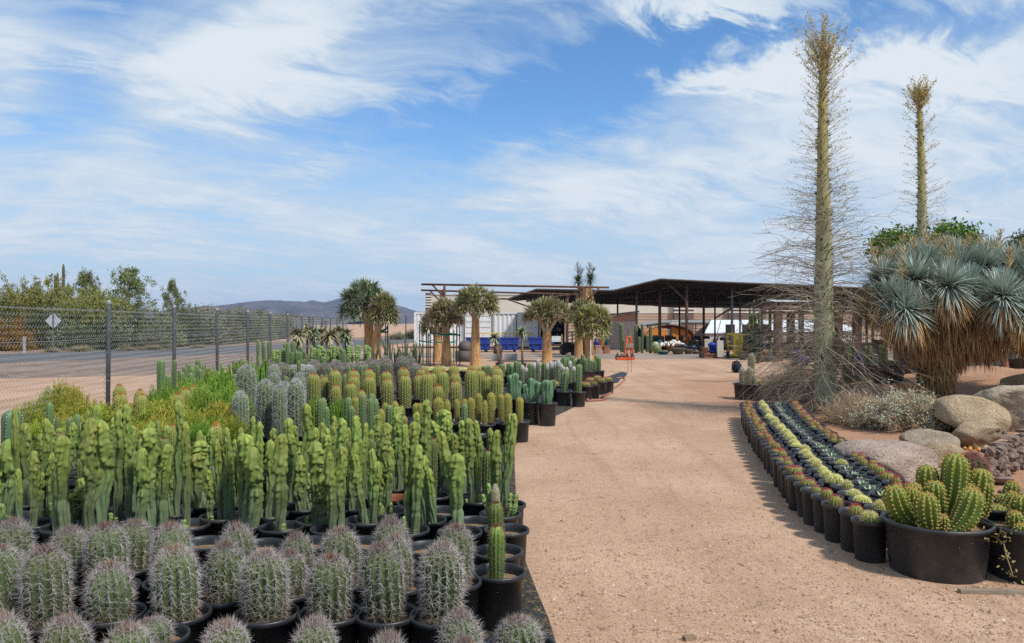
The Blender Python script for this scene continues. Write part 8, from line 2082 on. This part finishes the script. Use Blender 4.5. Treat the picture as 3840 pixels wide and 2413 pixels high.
for i, (px, py, w, gl, kd, d) in enumerate(sorted(((3180, 1310, 60, 'purple', 'jar', 27), (3235, 1315, 50, 'blue', 'jar', 27.5), (3265, 1305, 44, 'black', 'jar', 28), (3300, 1275, 50, 'black', 'square', 29), (3290, 1330, 70, 'grey', 'bowl', 25), (3400, 1320, 80, 'grey', 'square', 24), (3205, 1355, 60, 'navy', 'bowl', 25), (3150, 1330, 50, 'brown', 'bowl', 26)))):
    ceramic(kd, gl, f'{gl} {"bowl" if kd == "bowl" else "pot"} in the shaded yard beyond the brittlebush, {nth(i + 1)} from the boojum trunk', px, py, w, d, None, 0, 'pottery between the boojum and the yucca')
# things standing around the quiver trees
C3 = lambda ix, iy: cr3(ix, iy)
px, pt = cr3(598, 820); d = 32.5
e = thing('concrete_cylinder', 'dark grey drum-shaped planter with a stone ball on top, beside the quiver trees', 'planter', (W(px, d), d, 0)); m_drum = mat('dark_concrete', (.10, .095, .09), (.15, .14, .135), 5, .9)
mb = MB(); mb.lathe([(0, 0), (.42, 0), (.42, Z(pt, d) - .02), (.40, Z(pt, d)), (.34, Z(pt, d)), (.33, Z(pt, d) - .05), (0, Z(pt, d) - .05)], 20); obj('drum', mb.mesh('drum', m_drum, True), e)
mb = MB(); mb.lathe([(.3 * math.cos(a), Z(pt, d) + .14 + .3 * math.sin(a)) for a in np.linspace(-1.5, 1.5, 11)], 18); tag(obj('stone_ball', mb.mesh('stone_ball', mat('brown_stone', (.09, .075, .07), (.13, .105, .095), 5), True), None, (W(px, d), d, 0)), 'dark stone ball resting on the drum-shaped planter', 'ball')
for i, (ia, ib_, iy) in enumerate(((835, 930, 900), (955, 1075, 895), (870, 905, 790))):
    (pa, py), (pb, _) = cr3(ia, iy), cr3(ib_, iy); d = 33.0
    if i < 2:
        mb = MB(); mb.box(0, 0, .14, (pb - pa) / F * d, .4, .28); tag(obj('concrete_block', mb.mesh('concrete_block', m_conc), None, (W((pa + pb) / 2, d), d + i, 0)), ('pale concrete block behind the leaning potted aloe', 'long pale concrete kerb block behind the straight potted aloe')[i], 'block')
    else:
        mb = MB(); mb.bar((0, 0, 0), (0, 0, Z(1300, d)), .2, 10); tag(obj('timber_bollard', mb.mesh('timber_bollard', m_wood, True), None, (W(pa + 7, d), d + 2, 0)), 'short brown timber bollard behind the leaning potted aloe', 'bollard')
# pipe rail gate and dark items right of the container
d = 40.0; e = thing('pipe_gate', 'dark steel pipe gate between the container and the stout quiver trunk', 'gate', (0, d, 0))
pts = [(2124, 1246), (2165, 1238)]
for k in range(5):
    mb = MB(); mb.bar((W(2124, d), 0, Z(1250 + k * 13, d)), (W(2192, d), 0, Z(1236 + k * 14.5, d)), .03, 5); obj('rail', mb.mesh('rail', m_dsteel), e)
for px in (2124, 2146, 2190):
    mb = MB(); mb.bar((W(px, d), 0, 0), (W(px, d), 0, Z(1246, d)), .045, 6); obj('gate_post', mb.mesh('gate_post', m_dsteel), e)
d = 39.0; e = thing('tool_machine', 'low black wheeled machine in front of the pipe gate', 'machine', (W(2130, d), d, 0))
bx('engine_block', m_dark, e, 0, 0, .34, .62, .5, .42); bx('top_cover', m_rub, e, -.05, 0, .58, .4, .4, .12)
for s_ in (-.25, .25):
    mb = MB(); mb.tube([(s_, -.3, .14), (s_, -.22, .14)], .14, 12); obj('wheel', mb.mesh('wheel', m_rub), e)
d = 41.0; e = thing('tool_table', 'white notice board on a small yellowish frame in front of the container bay', 'board', (W(2086, d), d, 0))
bx('board', m_white, e, 0, 0, Z(1272, d), .48, .05, .3); 
for s_ in (-.3, .3): bx('leg', mat('yellowish_wood', (.40, .32, .14), None), e, s_, .02, .5, .05, .05, 1.0)
bx('brace', mat('pale_yellow_wood', (.44, .36, .17), None), e, 0, .03, .36, .6, .04, .05)
for px, yt, d, lab in ((2103, 1292, 40.2, 'brown wooden stump table before the container bay'),):
    mb = MB(); mb.box(0, 0, Z(yt, d) - .04, .9, .5, .08); mb.box(.1, 0, (Z(yt, d) - .08) / 2, .2, .3, Z(yt, d) - .08); tag(obj('stump_table', mb.mesh('stump_table', m_wood), None, (W(px - 4, d), d, 0)), lab, 'table')
# white pvc riser
px, pt = cr3(1745, 722); d = 29.5; mb = MB(); mb.bar((0, 0, 0), (0, 0, Z(pt, d)), .022, 6); tag(obj('pvc_riser', mb.mesh('pvc_riser', m_white), None, (W(px, d), d, 0)), 'thin white plastic riser pipe in front of the mop-crowned quiver tree', 'pipe')
